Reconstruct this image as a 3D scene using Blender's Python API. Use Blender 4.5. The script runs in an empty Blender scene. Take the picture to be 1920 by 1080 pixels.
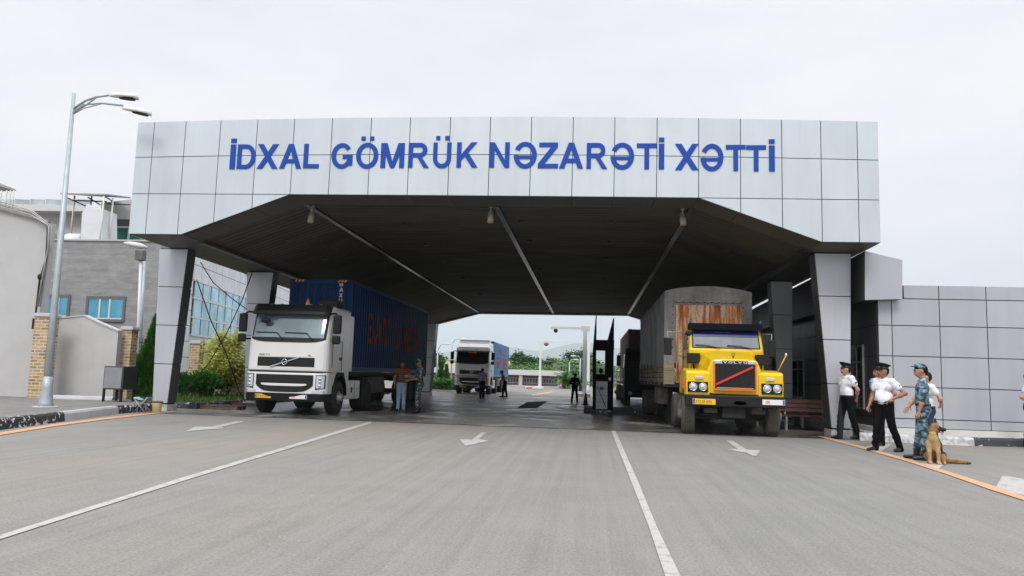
import bpy, bmesh, math, random
import numpy as np
from mathutils import Vector, Matrix
R = math.radians
random.seed(7)
S = bpy.context.scene
COL = S.collection
# ---------------------------------------------------------------- camera
H_CAM, FPX = 1.40, 1440.0
def _n(v): return v / np.linalg.norm(v)
_D = _n(np.array([145.0, 168.0, FPX]))
_D2 = _n(np.array([-960.0, 168.0 - .030 * 1105, FPX]))
_U = _n(np.cross(_D, _D2)); _U = -_U if _U[1] > 0 else _U
_X = _n(np.cross(_D, _U)); _X = -_X if _X[0] < 0 else _X
RM = np.array([_X, _D, _U])
cam_d = bpy.data.cameras.new('camera'); cam = bpy.data.objects.new('camera', cam_d); COL.objects.link(cam)
cam_d.sensor_width = 36.0; cam_d.lens = 36.0 * FPX / 1920; cam_d.clip_end = 20000; cam_d.clip_start = .1
_rt, _up, _fw = RM @ np.array([1., 0, 0]), RM @ np.array([0, -1., 0]), RM @ np.array([0, 0, 1.])
cam.matrix_world = Matrix(((_rt[0], _up[0], -_fw[0], 0), (_rt[1], _up[1], -_fw[1], 0), (_rt[2], _up[2], -_fw[2], H_CAM), (0, 0, 0, 1)))
S.camera = cam
# ---------------------------------------------------------------- world, sun, exposure
S.view_settings.view_transform = 'Standard'; S.view_settings.look = 'None'
S.view_settings.exposure = 0.0; S.view_settings.gamma = 1.0
SUN_EL, SUN_AZ = R(46), R(186)
w = bpy.data.worlds.new('World'); S.world = w; w.use_nodes = True
nt = w.node_tree; N = nt.nodes; L = nt.links
bg = N['Background']
sky = N.new('ShaderNodeTexSky'); sky.sky_type = 'NISHITA'; sky.sun_disc = False; sky.sun_elevation = SUN_EL; sky.sun_rotation = SUN_AZ
sky.air_density = 1.5; sky.dust_density = 4.0
skm = N.new('ShaderNodeVectorMath'); skm.operation = 'SCALE'; skm.inputs['Scale'].default_value = .10
L.new(sky.outputs[0], skm.inputs[0])
tc = N.new('ShaderNodeTexCoord'); sp = N.new('ShaderNodeSeparateXYZ'); L.new(tc.outputs['Generated'], sp.inputs[0])
rmp = N.new('ShaderNodeValToRGB'); L.new(sp.outputs['Z'], rmp.inputs[0])
e = rmp.color_ramp.elements; e[0].position = 0.0; e[0].color = (.82, .92, 1.02, 1); e[1].position = 1.0; e[1].color = (3.6, 3.65, 3.75, 1)
for p_, c_ in ((.045, (.84, .93, 1.02, 1)), (.09, (.94, .96, 1.02, 1)), (.20, (1.02, 1.01, 1.05, 1)), (.52, (1.04, 1.03, 1.06, 1)), (.62, (1.6, 1.62, 1.67, 1))):
    q = e.new(p_); q.color = c_
mp = N.new('ShaderNodeMapping'); mp.inputs['Scale'].default_value = (1, 1, 3.2); L.new(tc.outputs['Generated'], mp.inputs[0])
nz = N.new('ShaderNodeTexNoise'); nz.inputs['Scale'].default_value = 2.6; nz.inputs['Detail'].default_value = 7; nz.inputs['Roughness'].default_value = .55
L.new(mp.outputs[0], nz.inputs['Vector'])
nr = N.new('ShaderNodeValToRGB'); L.new(nz.outputs['Fac'], nr.inputs[0])
nr.color_ramp.elements[0].position = .3; nr.color_ramp.elements[0].color = (.87, .885, .925, 1)
nr.color_ramp.elements[1].position = .72; nr.color_ramp.elements[1].color = (1.04, 1.03, 1.01, 1)
mu = N.new('ShaderNodeMix'); mu.data_type = 'RGBA'; mu.blend_type = 'MULTIPLY'; mu.inputs[0].default_value = 1
L.new(rmp.outputs[0], mu.inputs[6]); L.new(nr.outputs[0], mu.inputs[7])
mx = N.new('ShaderNodeMix'); mx.data_type = 'RGBA'; mx.inputs[0].default_value = .93
L.new(skm.outputs[0], mx.inputs[6]); L.new(mu.outputs[2], mx.inputs[7]); L.new(mx.outputs[2], bg.inputs[0]); bg.inputs[1].default_value = 1.0
sd = bpy.data.lights.new('sun', 'SUN'); sd.energy = 1.5; sd.angle = R(20); sd.color = (1, .97, .92)
so = bpy.data.objects.new('sun', sd); COL.objects.link(so)
_sv = Vector((math.sin(SUN_AZ) * math.cos(SUN_EL), math.cos(SUN_AZ) * math.cos(SUN_EL), math.sin(SUN_EL)))
so.rotation_euler = _sv.to_track_quat('Z', 'Y').to_euler()
S.cycles.max_bounces = 8; S.cycles.diffuse_bounces = 4; S.cycles.volume_bounces = 0
# ---------------------------------------------------------------- survey helpers: a sight line of the camera met with a real plane
def _ray(px, py): return RM @ _n(np.array([px - 960., py - 540., FPX]))
def G(px, py, z=0.0):
    r = _ray(px, py); t = (z - H_CAM) / r[2]; return Vector((r[0] * t, r[1] * t, z))
def A(px, py, Y):
    r = _ray(px, py); t = Y / r[1]; return Vector((r[0] * t, Y, H_CAM + r[2] * t))
def AX(px, py, X):
    r = _ray(px, py); t = X / r[0]; return Vector((X, r[1] * t, H_CAM + r[2] * t))
def AP(px, py, P0, nrm):
    r = _ray(px, py); o = np.array([0, 0, H_CAM]); t = np.dot(np.array(P0) - o, np.array(nrm)) / np.dot(r, np.array(nrm)); return Vector(o + r * t)
# ---------------------------------------------------------------- materials
def newmat(name):
    m = bpy.data.materials.new(name); m.use_nodes = True
    return m, m.node_tree.nodes, m.node_tree.links, m.node_tree.nodes['Principled BSDF']
def ramp(N, L, src, stops):
    r = N.new('ShaderNodeValToRGB'); L.new(src, r.inputs[0]); e = r.color_ramp.elements
    while len(e) > 1: e.remove(e[-1])
    e[0].position = stops[0][0]; e[0].color = (*stops[0][1], 1)
    for p, c in stops[1:]:
        q = e.new(p); q.color = (*c, 1)
    return r
def noise(N, L, scale, detail=5, rough=.55, sc=(1, 1, 1), rot=(0, 0, 0), coord='Object', dist=0):
    t = N.new('ShaderNodeTexCoord'); m = N.new('ShaderNodeMapping'); m.inputs['Scale'].default_value = sc; m.inputs['Rotation'].default_value = rot
    L.new(t.outputs[coord], m.inputs[0]); n = N.new('ShaderNodeTexNoise'); n.inputs['Scale'].default_value = scale
    n.inputs['Detail'].default_value = detail; n.inputs['Roughness'].default_value = rough; n.inputs['Distortion'].default_value = dist
    L.new(m.outputs[0], n.inputs['Vector']); return n
def mixc(N, L, a, b, fac, mode='MIX'):
    m = N.new('ShaderNodeMix'); m.data_type = 'RGBA'; m.blend_type = mode
    for s, v in ((0, fac), (6, a), (7, b)):
        if hasattr(v, 'is_linked') or hasattr(v, 'links'): L.new(v, m.inputs[s])
        else: m.inputs[s].default_value = v if s == 0 else (*v, 1)
    return m.outputs[2]
def bump(N, L, bs, h, strength, dist=.02):
    b = N.new('ShaderNodeBump'); b.inputs['Strength'].default_value = strength; b.inputs['Distance'].default_value = dist
    L.new(h, b.inputs['Height']); L.new(b.outputs[0], bs.inputs['Normal']); return b
_mc = {}
def mat(name, col, rough=.6, metal=0.0, var=.12, vs=3.0, bmp=0.0, bs=40., sc=(1, 1, 1), spec=.5, coat=0.0, dirt=None):
    if name in _mc: return _mc[name]
    m, N, L, b = newmat(name)
    n = noise(N, L, vs, 6, .6, sc)
    lo = tuple(c * (1 - var) for c in col); hi = tuple(min(1, c * (1 + var)) for c in col)
    r = ramp(N, L, n.outputs['Fac'], [(.3, lo), (.7, hi)])
    out = r.outputs[0]
    if dirt:
        d = noise(N, L, dirt[1], 8, .65, dirt[3] if len(dirt) > 3 else (1, 1, 1))
        dr = ramp(N, L, d.outputs['Fac'], [(dirt[2], (0, 0, 0)), (dirt[2] + .15, (1, 1, 1))])
        out = mixc(N, L, out, dirt[0], dr.outputs[0])
    L.new(out, b.inputs['Base Color'])
    b.inputs['Roughness'].default_value = rough; b.inputs['Metallic'].default_value = metal
    b.inputs['Specular IOR Level'].default_value = spec; b.inputs['Coat Weight'].default_value = coat
    if coat: b.inputs['Coat Roughness'].default_value = .12
    if bmp:
        n2 = noise(N, L, bs, 4, .6); bump(N, L, b, n2.outputs['Fac'], bmp)
    _mc[name] = m; return m
def panelmat(name, col, var=.05, rough=.42, metal=.25):
    m, N, L, b = newmat(name)
    g = N.new('ShaderNodeNewGeometry')
    lo = tuple(c * (1 - var) for c in col); hi = tuple(min(1, c * (1 + var)) for c in col)
    r = ramp(N, L, g.outputs['Random Per Island'], [(0, lo), (1, hi)])
    n = noise(N, L, 1.1, 6, .6, (1, 1, .35)); r2 = ramp(N, L, n.outputs['Fac'], [(.35, (.93, .93, .92)), (.62, (1, 1, 1))])
    L.new(mixc(N, L, r.outputs[0], r2.outputs[0], 1.0, 'MULTIPLY'), b.inputs['Base Color'])
    b.inputs['Roughness'].default_value = rough; b.inputs['Metallic'].default_value = metal
    sk = noise(N, L, 3.2, 7, .7, (1, 1, .06)); r3 = ramp(N, L, sk.outputs['Fac'], [(.40, (.975, .973, .967)), (.52, (1, 1, 1))])
    fin = mixc(N, L, mixc(N, L, r.outputs[0], r2.outputs[0], 1.0, 'MULTIPLY'), r3.outputs[0], 1.0, 'MULTIPLY'); L.new(fin, b.inputs['Base Color'])
    n2 = noise(N, L, .9, 2, .5); bump(N, L, b, n2.outputs['Fac'], .16, .06)
    return m
def leafmat(name, cols, trans=.25):
    m, N, L, b = newmat(name)
    g = N.new('ShaderNodeNewGeometry')
    r = ramp(N, L, g.outputs['Random Per Island'], [(i / (len(cols) - 1), c) for i, c in enumerate(cols)])
    n = noise(N, L, 1.3, 3); r2 = ramp(N, L, n.outputs['Fac'], [(.35, (.62, .66, .6)), (.65, (1.15, 1.12, 1.0))])
    L.new(mixc(N, L, r.outputs[0], r2.outputs[0], 1.0, 'MULTIPLY'), b.inputs['Base Color'])
    b.inputs['Roughness'].default_value = .55
    t = N.new('ShaderNodeBsdfTranslucent'); L.new(r.outputs[0], t.inputs[0])
    ms = N.new('ShaderNodeMixShader'); ms.inputs[0].default_value = trans
    L.new(b.outputs[0], ms.inputs[1]); L.new(t.outputs[0], ms.inputs[2]); L.new(ms.outputs[0], N['Material Output'].inputs[0])
    return m
M = {}
# asphalt: worn grey with tan dust, long tyre streaks, fine stones and hairline cracks
def asphalt():
    m, N, L, b = newmat('asphalt')
    big = noise(N, L, .13, 5, .55, (1.3, .12, 1)); c0 = ramp(N, L, big.outputs['Fac'], [(.36, (.192, .190, .180)), (.50, (.202, .196, .182)), (.64, (.222, .200, .172))])
    st = noise(N, L, 3.0, 8, .65, (2.2, .035, 1)); c1 = ramp(N, L, st.outputs['Fac'], [(.34, (.90, .90, .905)), (.5, (.99, .99, .99)), (.66, (1.07, 1.065, 1.055))])
    o = mixc(N, L, c0.outputs[0], c1.outputs[0], 1.0, 'MULTIPLY')
    pt = noise(N, L, .9, 8, .68); c2 = ramp(N, L, pt.outputs['Fac'], [(.35, (.93, .93, .935)), (.6, (1.03, 1.025, 1.02))])
    o = mixc(N, L, o, c2.outputs[0], 1.0, 'MULTIPLY')
    gr = noise(N, L, 38, 5, .8); c3 = ramp(N, L, gr.outputs['Fac'], [(.34, (.60, .60, .60)), (.5, (1.0, 1.0, 1.0)), (.68, (1.36, 1.36, 1.34))])
    o = mixc(N, L, o, c3.outputs[0], .8, 'MULTIPLY')
    vo = N.new('ShaderNodeTexVoronoi'); vo.feature = 'DISTANCE_TO_EDGE'; vo.inputs['Scale'].default_value = .22
    t = N.new('ShaderNodeTexCoord'); wn = noise(N, L, 1.2, 5, .6)
    ad = N.new('ShaderNodeVectorMath'); ad.operation = 'MULTIPLY_ADD'; ad.inputs[1].default_value = (1.6, 1.6, 0)
    L.new(wn.outputs['Color'], ad.inputs[0]); L.new(t.outputs['Object'], ad.inputs[2]); L.new(ad.outputs[0], vo.inputs['Vector'])
    cr = ramp(N, L, vo.outputs['Distance'], [(0, (.74, .74, .74)), (.0035, (1, 1, 1))])
    o = mixc(N, L, o, cr.outputs[0], .35, 'MULTIPLY')
    oil = noise(N, L, .55, 7, .6, (1.5, .45, 1)); oc = ramp(N, L, oil.outputs['Fac'], [(.62, (1, 1, 1)), (.74, (.72, .71, .70))])
    o = mixc(N, L, o, oc.outputs[0], .7, 'MULTIPLY')
    L.new(o, b.inputs['Base Color']); b.inputs['Roughness'].default_value = .78; b.inputs['Specular IOR Level'].default_value = .3
    bump(N, L, b, gr.outputs['Fac'], .35, .006)
    return m
M['asphalt'] = asphalt()
def inner_slab():   # worn, oil-stained concrete under the canopy
    m, N, L, b = newmat('stained_concrete')
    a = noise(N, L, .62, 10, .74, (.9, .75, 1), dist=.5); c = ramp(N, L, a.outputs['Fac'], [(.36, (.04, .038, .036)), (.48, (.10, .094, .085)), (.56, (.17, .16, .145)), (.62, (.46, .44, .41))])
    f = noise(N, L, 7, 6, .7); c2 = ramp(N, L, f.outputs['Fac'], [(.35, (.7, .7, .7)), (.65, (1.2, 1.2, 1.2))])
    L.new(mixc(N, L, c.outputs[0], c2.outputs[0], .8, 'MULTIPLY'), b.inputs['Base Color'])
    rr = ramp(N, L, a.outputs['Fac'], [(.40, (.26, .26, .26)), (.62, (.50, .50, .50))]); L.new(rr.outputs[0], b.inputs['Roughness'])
    bump(N, L, b, f.outputs['Fac'], .2, .01)
    return m
M['slab'] = inner_slab()
def paintmat(name, col, worn=.50, sc=5.0):
    m, N, L, b = newmat(name)
    n = noise(N, L, sc, 9, .75); f = ramp(N, L, n.outputs['Fac'], [(worn - .12, (0, 0, 0)), (worn, (1, 1, 1))])
    n2 = noise(N, L, 60, 3); c = ramp(N, L, n2.outputs['Fac'], [(.3, tuple(x * .82 for x in col)), (.7, col)])
    L.new(mixc(N, L, (.2, .195, .185), c.outputs[0], f.outputs[0]), b.inputs['Base Color']); b.inputs['Roughness'].default_value = .7
    return m
M['white_paint'] = paintmat('road_paint_white', (.42, .405, .38), .49)
M['orange_paint'] = paintmat('road_paint_orange', (.56, .31, .16), .46)
M['fascia'] = panelmat('fascia_panel', (.545, .60, .645), .035, .38, .15)
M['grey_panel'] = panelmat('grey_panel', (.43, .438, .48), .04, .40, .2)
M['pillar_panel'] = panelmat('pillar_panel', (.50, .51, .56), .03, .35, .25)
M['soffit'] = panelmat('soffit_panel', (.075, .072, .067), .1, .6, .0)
M['dark_panel'] = panelmat('darker_panel', (.06, .06, .064), .06, .35, .3)  # much darker colour than the grey panels of the front wall
M['joint'] = mat('joint_black', (.035, .036, .04), .7)
def ceilmat():
    m, N, L, b = newmat('ceiling_slats')
    t = N.new('ShaderNodeTexCoord'); wv = N.new('ShaderNodeTexWave'); wv.wave_type = 'BANDS'; wv.bands_direction = 'Y'; wv.inputs['Scale'].default_value = 1.05
    L.new(t.outputs['Object'], wv.inputs['Vector'])
    sl = ramp(N, L, wv.outputs['Fac'], [(.0, (.05, .05, .05)), (.13, (1, 1, 1))])
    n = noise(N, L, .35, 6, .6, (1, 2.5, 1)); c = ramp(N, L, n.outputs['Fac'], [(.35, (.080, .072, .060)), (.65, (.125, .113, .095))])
    L.new(mixc(N, L, c.outputs[0], sl.outputs[0], .75, 'MULTIPLY'), b.inputs['Base Color'])
    b.inputs['Roughness'].default_value = .75; b.inputs['Specular IOR Level'].default_value = .12
    bump(N, L, b, sl.outputs[0], .5, .02)
    return m
M['ceiling'] = ceilmat()
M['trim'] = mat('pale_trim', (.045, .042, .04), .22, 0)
M['beam_dark'] = mat('beam_dark', (.05, .048, .045), .4, .3)
M['plaster'] = mat('grey_plaster', (.46, .455, .455), .9, var=.07, vs=.9, bmp=.25, bs=25, dirt=((.36, .35, .345), .7, .60))
M['plaster2'] = mat('grey_plaster_low', (.47, .47, .46), .9, var=.08, vs=1.4, bmp=.25, bs=25, dirt=((.33, .325, .31), 1.1, .56, (1, 1, .4)))
def blockmat(name, c1, c2, mortar, scale, w_, h_, ms=.02, bmp=.5, plane='XZ', off=.5):
    m, N, L, b = newmat(name)
    t = N.new('ShaderNodeTexCoord'); s = N.new('ShaderNodeSeparateXYZ'); cb = N.new('ShaderNodeCombineXYZ')
    L.new(t.outputs['Object'], s.inputs[0]); ad = N.new('ShaderNodeMath'); ad.operation = 'ADD'; L.new(s.outputs['X'], ad.inputs[0]); L.new(s.outputs['Y'], ad.inputs[1])
    L.new(ad.outputs[0], cb.inputs['X']); L.new(s.outputs['Z'], cb.inputs['Y'])
    br = N.new('ShaderNodeTexBrick'); L.new(cb.outputs[0], br.inputs['Vector'])
    br.inputs['Color1'].default_value = (*c1, 1); br.inputs['Color2'].default_value = (*c2, 1); br.inputs['Mortar'].default_value = (*mortar, 1)
    br.inputs['Scale'].default_value = scale; br.inputs['Brick Width'].default_value = w_; br.inputs['Row Height'].default_value = h_; br.inputs['Mortar Size'].default_value = ms
    br.offset = off
    n = noise(N, L, 2.5, 8, .7, (.5, .5, 2)); r = ramp(N, L, n.outputs['Fac'], [(.32, (.74, .74, .74)), (.66, (1.18, 1.18, 1.17))])
    L.new(mixc(N, L, br.outputs['Color'], r.outputs[0], .9, 'MULTIPLY'), b.inputs['Base Color']); b.inputs['Roughness'].default_value = .85
    inv = N.new('ShaderNodeMath'); inv.operation = 'SUBTRACT'; inv.inputs[0].default_value = 1; L.new(br.outputs['Fac'], inv.inputs[1])
    bump(N, L, b, inv.outputs[0], bmp, .02)
    return m
M['ashlar'] = blockmat('concrete_block', (.30, .30, .305), (.255, .255, .26), (.235, .235, .235), 1, .8, .26, .008, .3)
M['brick'] = blockmat('pale_brick', (.50, .35, .17), (.26, .155, .065), (.56, .49, .38), 1, .28, .105, .02, .9)
M['white_tile'] = blockmat('white_tile_cladding', (.66, .68, .70), (.60, .625, .65), (.34, .36, .38), 1, 1.2, .75, .012, .3, off=0)
def glassm(name, col, rough=.08, metal=.0):
    m, N, L, b = newmat(name)
    n = noise(N, L, .5, 5, .6); r = ramp(N, L, n.outputs['Fac'], [(.4, tuple(c * .75 for c in col)), (.62, tuple(min(1, c * 1.3) for c in col))])
    L.new(r.outputs[0], b.inputs['Base Color']); b.inputs['Roughness'].default_value = rough; b.inputs['Metallic'].default_value = metal
    b.inputs['Specular IOR Level'].default_value = .8
    return m
M['blue_glass'] = glassm('blue_window_glass', (.10, .34, .47), .1, .45)
M['curtain_glass'] = glassm('curtain_wall_glass', (.30, .50, .58), .04, .85)
M['dark_glass'] = glassm('dark_window_glass', (.03, .035, .04), .05)
M['cab_glass'] = glassm('windscreen_glass', (.19, .25, .27), .06, .35)
M['cab_glass_dark'] = glassm('dark_windscreen', (.012, .016, .018), .06)
M['galv'] = mat('galvanised_steel', (.36, .40, .43), .5, .35, .12, 5, dirt=((.28, .30, .31), 3, .6))
M['black'] = mat('black_plastic', (.010, .010, .011), .5, var=.2, spec=.3)
M['rubber'] = mat('tyre_rubber', (.03, .029, .028), .85, var=.25, vs=9, bmp=.3, bs=60)
M['dusty_rubber'] = mat('dusty_tyre', (.10, .088, .075), .9, var=.35, vs=4, bmp=.3, bs=50)
M['rim'] = mat('steel_rim', (.35, .35, .36), .45, .5, .15, 6)
M['chrome'] = mat('chrome', (.65, .66, .68), .18, .95, .03)
M['truck_white'] = mat('truck_white', (.72, .715, .70), .32, 0, .03, 1.2, coat=.4, dirt=((.62, .60, .55), 1.6, .64))
M['truck_yellow'] = mat('truck_yellow', (.78, .51, .004), .35, 0, .05, 1.2, spec=.35, coat=.15, dirt=((.45, .30, .04), 2.2, .66))
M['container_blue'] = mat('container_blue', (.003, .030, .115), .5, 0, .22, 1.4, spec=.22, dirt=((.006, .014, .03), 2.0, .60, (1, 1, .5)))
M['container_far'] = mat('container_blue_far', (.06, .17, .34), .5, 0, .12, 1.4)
M['maroon'] = mat('container_maroon', (.20, .10, .095), .6, 0, .15, 1.5, dirt=((.13, .08, .07), 2.0, .58))
M['orange'] = mat('orange_lettering', (.32, .065, .015), .7, 0, .3, 6, spec=.15, dirt=((.02, .03, .06), 3, .57))
M['sign_blue'] = mat('sign_blue', (.012, .062, .33), .6, 0, .03, 2, spec=.2)
M['chassis'] = mat('chassis_dark', (.02, .0195, .019), .8, .0, .3, 5)
M['dusty_metal'] = mat('dusty_metal', (.16, .15, .135), .75, .1, .3, 4)
M['red'] = mat('red_paint', (.55, .035, .02), .4)
M['orange_red'] = mat('orange_marker', (.75, .12, .03), .4)
M['amber'] = mat('amber_lens', (.75, .30, .02), .35)
M['plate_yellow'] = mat('plate_yellow', (.80, .46, .02), .45, var=.04)
M['plate_white'] = mat('plate_white', (.74, .72, .70), .45, var=.04)
M['plate_blue'] = mat('plate_blue', (.02, .10, .42), .45)
M['lamp'] = mat('headlamp_glass', (.55, .57, .60), .08, .35, .2, 25)
M['white_pole'] = mat('white_metal', (.62, .63, .65), .5, 0, .05, 2)
M['blue_tint'] = mat('blue_sunstrip', (.012, .015, .13), .25)
def tarpm():
    m, N, L, b = newmat('tarpaulin')
    n = noise(N, L, .9, 8, .7, (.5, 1, 1)); c = ramp(N, L, n.outputs['Fac'], [(.32, (.17, .17, .165)), (.5, (.28, .278, .265)), (.68, (.40, .395, .38))])
    s = noise(N, L, 3.2, 4, .6, (1, 1, .15)); c2 = ramp(N, L, s.outputs['Fac'], [(.35, (.6, .6, .6)), (.6, (1.08, 1.08, 1.07))])
    L.new(mixc(N, L, c.outputs[0], c2.outputs[0], .9, 'MULTIPLY'), b.inputs['Base Color']); b.inputs['Roughness'].default_value = .62
    w = noise(N, L, 1.7, 5, .6, (1, 1, .5)); bump(N, L, b, w.outputs['Fac'], .9, .12)
    return m
M['tarp'] = tarpm()
def rustm():
    m, N, L, b = newmat('rusty_sheet')
    n = noise(N, L, 8.5, 9, .72, (1, 1, .13)); c = ramp(N, L, n.outputs['Fac'], [(.36, (.24, .07, .02)), (.44, (.52, .19, .07)), (.50, (.62, .28, .12)), (.54, (.66, .52, .38)), (.66, (.70, .66, .56))])
    n2 = noise(N, L, 18, 5, .7); c2 = ramp(N, L, n2.outputs['Fac'], [(.35, (.7, .66, .62)), (.65, (1.15, 1.15, 1.15))])
    L.new(mixc(N, L, c.outputs[0], c2.outputs[0], .9, 'MULTIPLY'), b.inputs['Base Color']); b.inputs['Roughness'].default_value = .85
    bump(N, L, b, n.outputs['Fac'], .5, .02)
    return m
M['rust'] = rustm()
M['old_wood'] = mat('weathered_side_boards', (.30, .235, .16), .85, 0, .35, 3, sc=(.3, .3, 6), dirt=((.16, .09, .05), 3, .58), bmp=.3)
M['bench_wood'] = mat('varnished_bench_slats', (.12, .035, .018), .5, 0, .25, 6, sc=(1, .2, 4))
M['pallet'] = mat('old_pallet_wood', (.13, .085, .07), .85, 0, .4, 5, bmp=.3)
def flakem(name, base, under, th, sc=7.0):
    m, N, L, b = newmat(name)
    n = noise(N, L, sc, 6, .55, (1, 1, 1.3), dist=.6); f = ramp(N, L, n.outputs['Fac'], [(th, (0, 0, 0)), (th + .02, (1, 1, 1))])
    n2 = noise(N, L, 3, 6); c = ramp(N, L, n2.outputs['Fac'], [(.3, tuple(x * .8 for x in base)), (.7, tuple(x * 1.2 for x in base))])
    L.new(mixc(N, L, c.outputs[0], under, f.outputs[0]), b.inputs['Base Color']); b.inputs['Roughness'].default_value = .8
    bump(N, L, b, f.outputs[0], .3, .01); return m
M['kerb_black'] = flakem('peeling_black_kerb', (.028, .028, .033), (.55, .54, .54), .565, 6.5)
M['kerb_black2'] = flakem('worn_black_kerb', (.045, .048, .055), (.42, .42, .42), .60, 5)
M['kerb_grey'] = mat('grey_kerb', (.42, .42, .44), .85, var=.1, vs=2.5, bmp=.3, bs=40, dirt=((.3, .29, .28), 3, .62))
M['kerb_white'] = flakem('worn_white_kerb', (.36, .36, .36), (.52, .52, .52), .5, 5)
M['pavement'] = mat('pavement_concrete', (.17, .165, .155), .9, var=.2, vs=2.5, bmp=.4, bs=60, dirt=((.12, .115, .105), 6, .55))
M['soil'] = mat('soil', (.07, .055, .04), .95, var=.3, bmp=.5)
M['skin'] = mat('skin', (.42, .225, .15), .55, var=.08, vs=8)
M['skin_dark'] = mat('skin_tanned', (.30, .14, .085), .55, var=.08, vs=8)
M['hair'] = mat('dark_hair', (.007, .006, .005), .7, spec=.2)
M['lips'] = mat('lips', (.28, .09, .07), .5)
M['cloth_white'] = mat('white_shirt_cloth', (.76, .76, .82), .9, var=.04, vs=4, bmp=.35, bs=14, spec=.2)
M['cloth_offwhite'] = mat('off_white_shirt', (.68, .66, .63), .85, var=.05, bmp=.5, bs=9)
M['cloth_black'] = mat('black_trousers_cloth', (.006, .006, .008), .9, var=.2, spec=.1, bmp=.5, bs=9)
M['cloth_navy'] = mat('navy_trousers_cloth', (.018, .03, .075), .85, var=.2, bmp=.5, bs=9)
M['cloth_ltblue'] = mat('light_blue_shirt', (.42, .52, .72), .85, var=.05, bmp=.5, bs=9)
M['cloth_grey'] = mat('grey_blue_shirt', (.30, .33, .45), .85, var=.08, bmp=.5, bs=9)
M['cloth_dark'] = mat('dark_jacket', (.008, .008, .01), .9, var=.2, spec=.1, bmp=.5, bs=9)
M['denim'] = mat('faded_denim', (.26, .37, .50), .9, var=.22, vs=7, bmp=.5, bs=12)
M['shoe'] = mat('black_leather', (.012, .012, .012), .35)
M['cap_black'] = mat('black_cap_cloth', (.006, .007, .007), .7, spec=.2)
M['cap_green'] = mat('green_cap_band', (.012, .035, .018), .6)
M['gold'] = mat('gold_badge', (.6, .42, .08), .35, .7)
def camo(name, cols, sc=9.0):
    m, N, L, b = newmat(name)
    n = noise(N, L, sc, 3, .5, (1, 1, 1.5)); r = ramp(N, L, n.outputs['Fac'], [(0, cols[0]), (.42, cols[0]), (.425, cols[1]), (.50, cols[1]), (.505, cols[2]), (.58, cols[2]), (.585, cols[3])])
    L.new(r.outputs[0], b.inputs['Base Color']); b.inputs['Roughness'].default_value = .88
    n2 = noise(N, L, 9, 4); bump(N, L, b, n2.outputs['Fac'], .6, .02); return m
M['camo_blue'] = camo('blue_camouflage', [(.018, .03, .05), (.05, .105, .15), (.11, .20, .25), (.24, .34, .36)], 11)
M['camo_dark'] = camo('grey_camouflage', [(.02, .035, .035), (.05, .085, .09), (.10, .15, .15), (.20, .26, .25)], 11)
def stripem(name, cols, period, coord='Z', check=False):
    m, N, L, b = newmat(name)
    t = N.new('ShaderNodeTexCoord'); s = N.new('ShaderNodeSeparateXYZ'); L.new(t.outputs['Object'], s.inputs[0])
    def band(o, p):
        a = N.new('ShaderNodeMath'); a.operation = 'DIVIDE'; a.inputs[1].default_value = p; L.new(o, a.inputs[0])
        f = N.new('ShaderNodeMath'); f.operation = 'FRACT'; L.new(a.outputs[0], f.inputs[0]); return f.outputs[0]
    r = ramp(N, L, band(s.outputs[coord], period), cols); r.color_ramp.interpolation = 'CONSTANT'; o = r.outputs[0]
    if check:
        r2 = ramp(N, L, band(s.outputs['X'], period), [(0, (1, 1, 1)), (.5, (.45, .5, .7))]); r2.color_ramp.interpolation = 'CONSTANT'
        o = mixc(N, L, o, r2.outputs[0], 1.0, 'MULTIPLY')
    L.new(o, b.inputs['Base Color']); b.inputs['Roughness'].default_value = .9
    n2 = noise(N, L, 9, 4); bump(N, L, b, n2.outputs['Fac'], .5, .02); return m
M['stripes'] = stripem('striped_knit', [(0, (.035, .02, .02)), (.30, (.42, .17, .04)), (.42, (.05, .02, .02)), (.62, (.25, .03, .025)), (.78, (.04, .02, .02)), (.86, (.45, .32, .12)), (.93, (.04, .02, .02))], .145)
M['plaid'] = stripem('blue_plaid', [(0, (.60, .66, .78)), (.5, (.22, .33, .55))], .06, check=True)
M['fur_tan'] = mat('tan_fur', (.27, .145, .055), .85, var=.28, vs=9, bmp=.9, bs=55, sc=(1, 1, .35))
M['fur_cream'] = mat('cream_fur', (.44, .29, .14), .85, var=.18, vs=9, bmp=.9, bs=55, sc=(1, 1, .35))
M['fur_black'] = mat('black_fur', (.02, .016, .013), .8, var=.3, bmp=.9, bs=55)
M['tongue'] = mat('pink_tongue', (.55, .16, .20), .4)
M['leaf_dark'] = leafmat('dark_green_leaf', [(.012, .075, .008), (.03, .15, .012), (.06, .22, .02)])
M['leaf_bright'] = leafmat('bright_green_leaf', [(.04, .16, .012), (.09, .28, .02), (.06, .20, .02)])
M['leaf_yellow'] = leafmat('variegated_leaf', [(.50, .52, .10), (.75, .72, .22), (.26, .36, .05), (.80, .76, .34)], .4)
M['leaf_far'] = leafmat('woodland_leaf', [(.06, .15, .03), (.11, .24, .05), (.16, .29, .08)])
M['leaf_far_dark'] = leafmat('pine_leaf', [(.025, .085, .035), (.05, .13, .05), (.06, .15, .06)])
M['bark'] = mat('bark', (.09, .065, .045), .9, var=.3, bmp=.5)
M['hill'] = mat('wooded_hill', (.05, .10, .07), .95, var=.3, vs=.01)
M['land'] = mat('far_land', (.11, .13, .06), .95, var=.3, vs=.05)
M['cream_wall'] = mat('cream_plaster', (.62, .60, .42), .85, var=.05)
M['pinkish'] = mat('pinkish_column', (.50, .42, .40), .85, var=.06)
M['white_wall'] = mat('white_fascia_board', (.56, .55, .56), .7, var=.04)
M['teal'] = mat('teal_panel', (.01, .20, .165), .5, var=.1)
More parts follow.
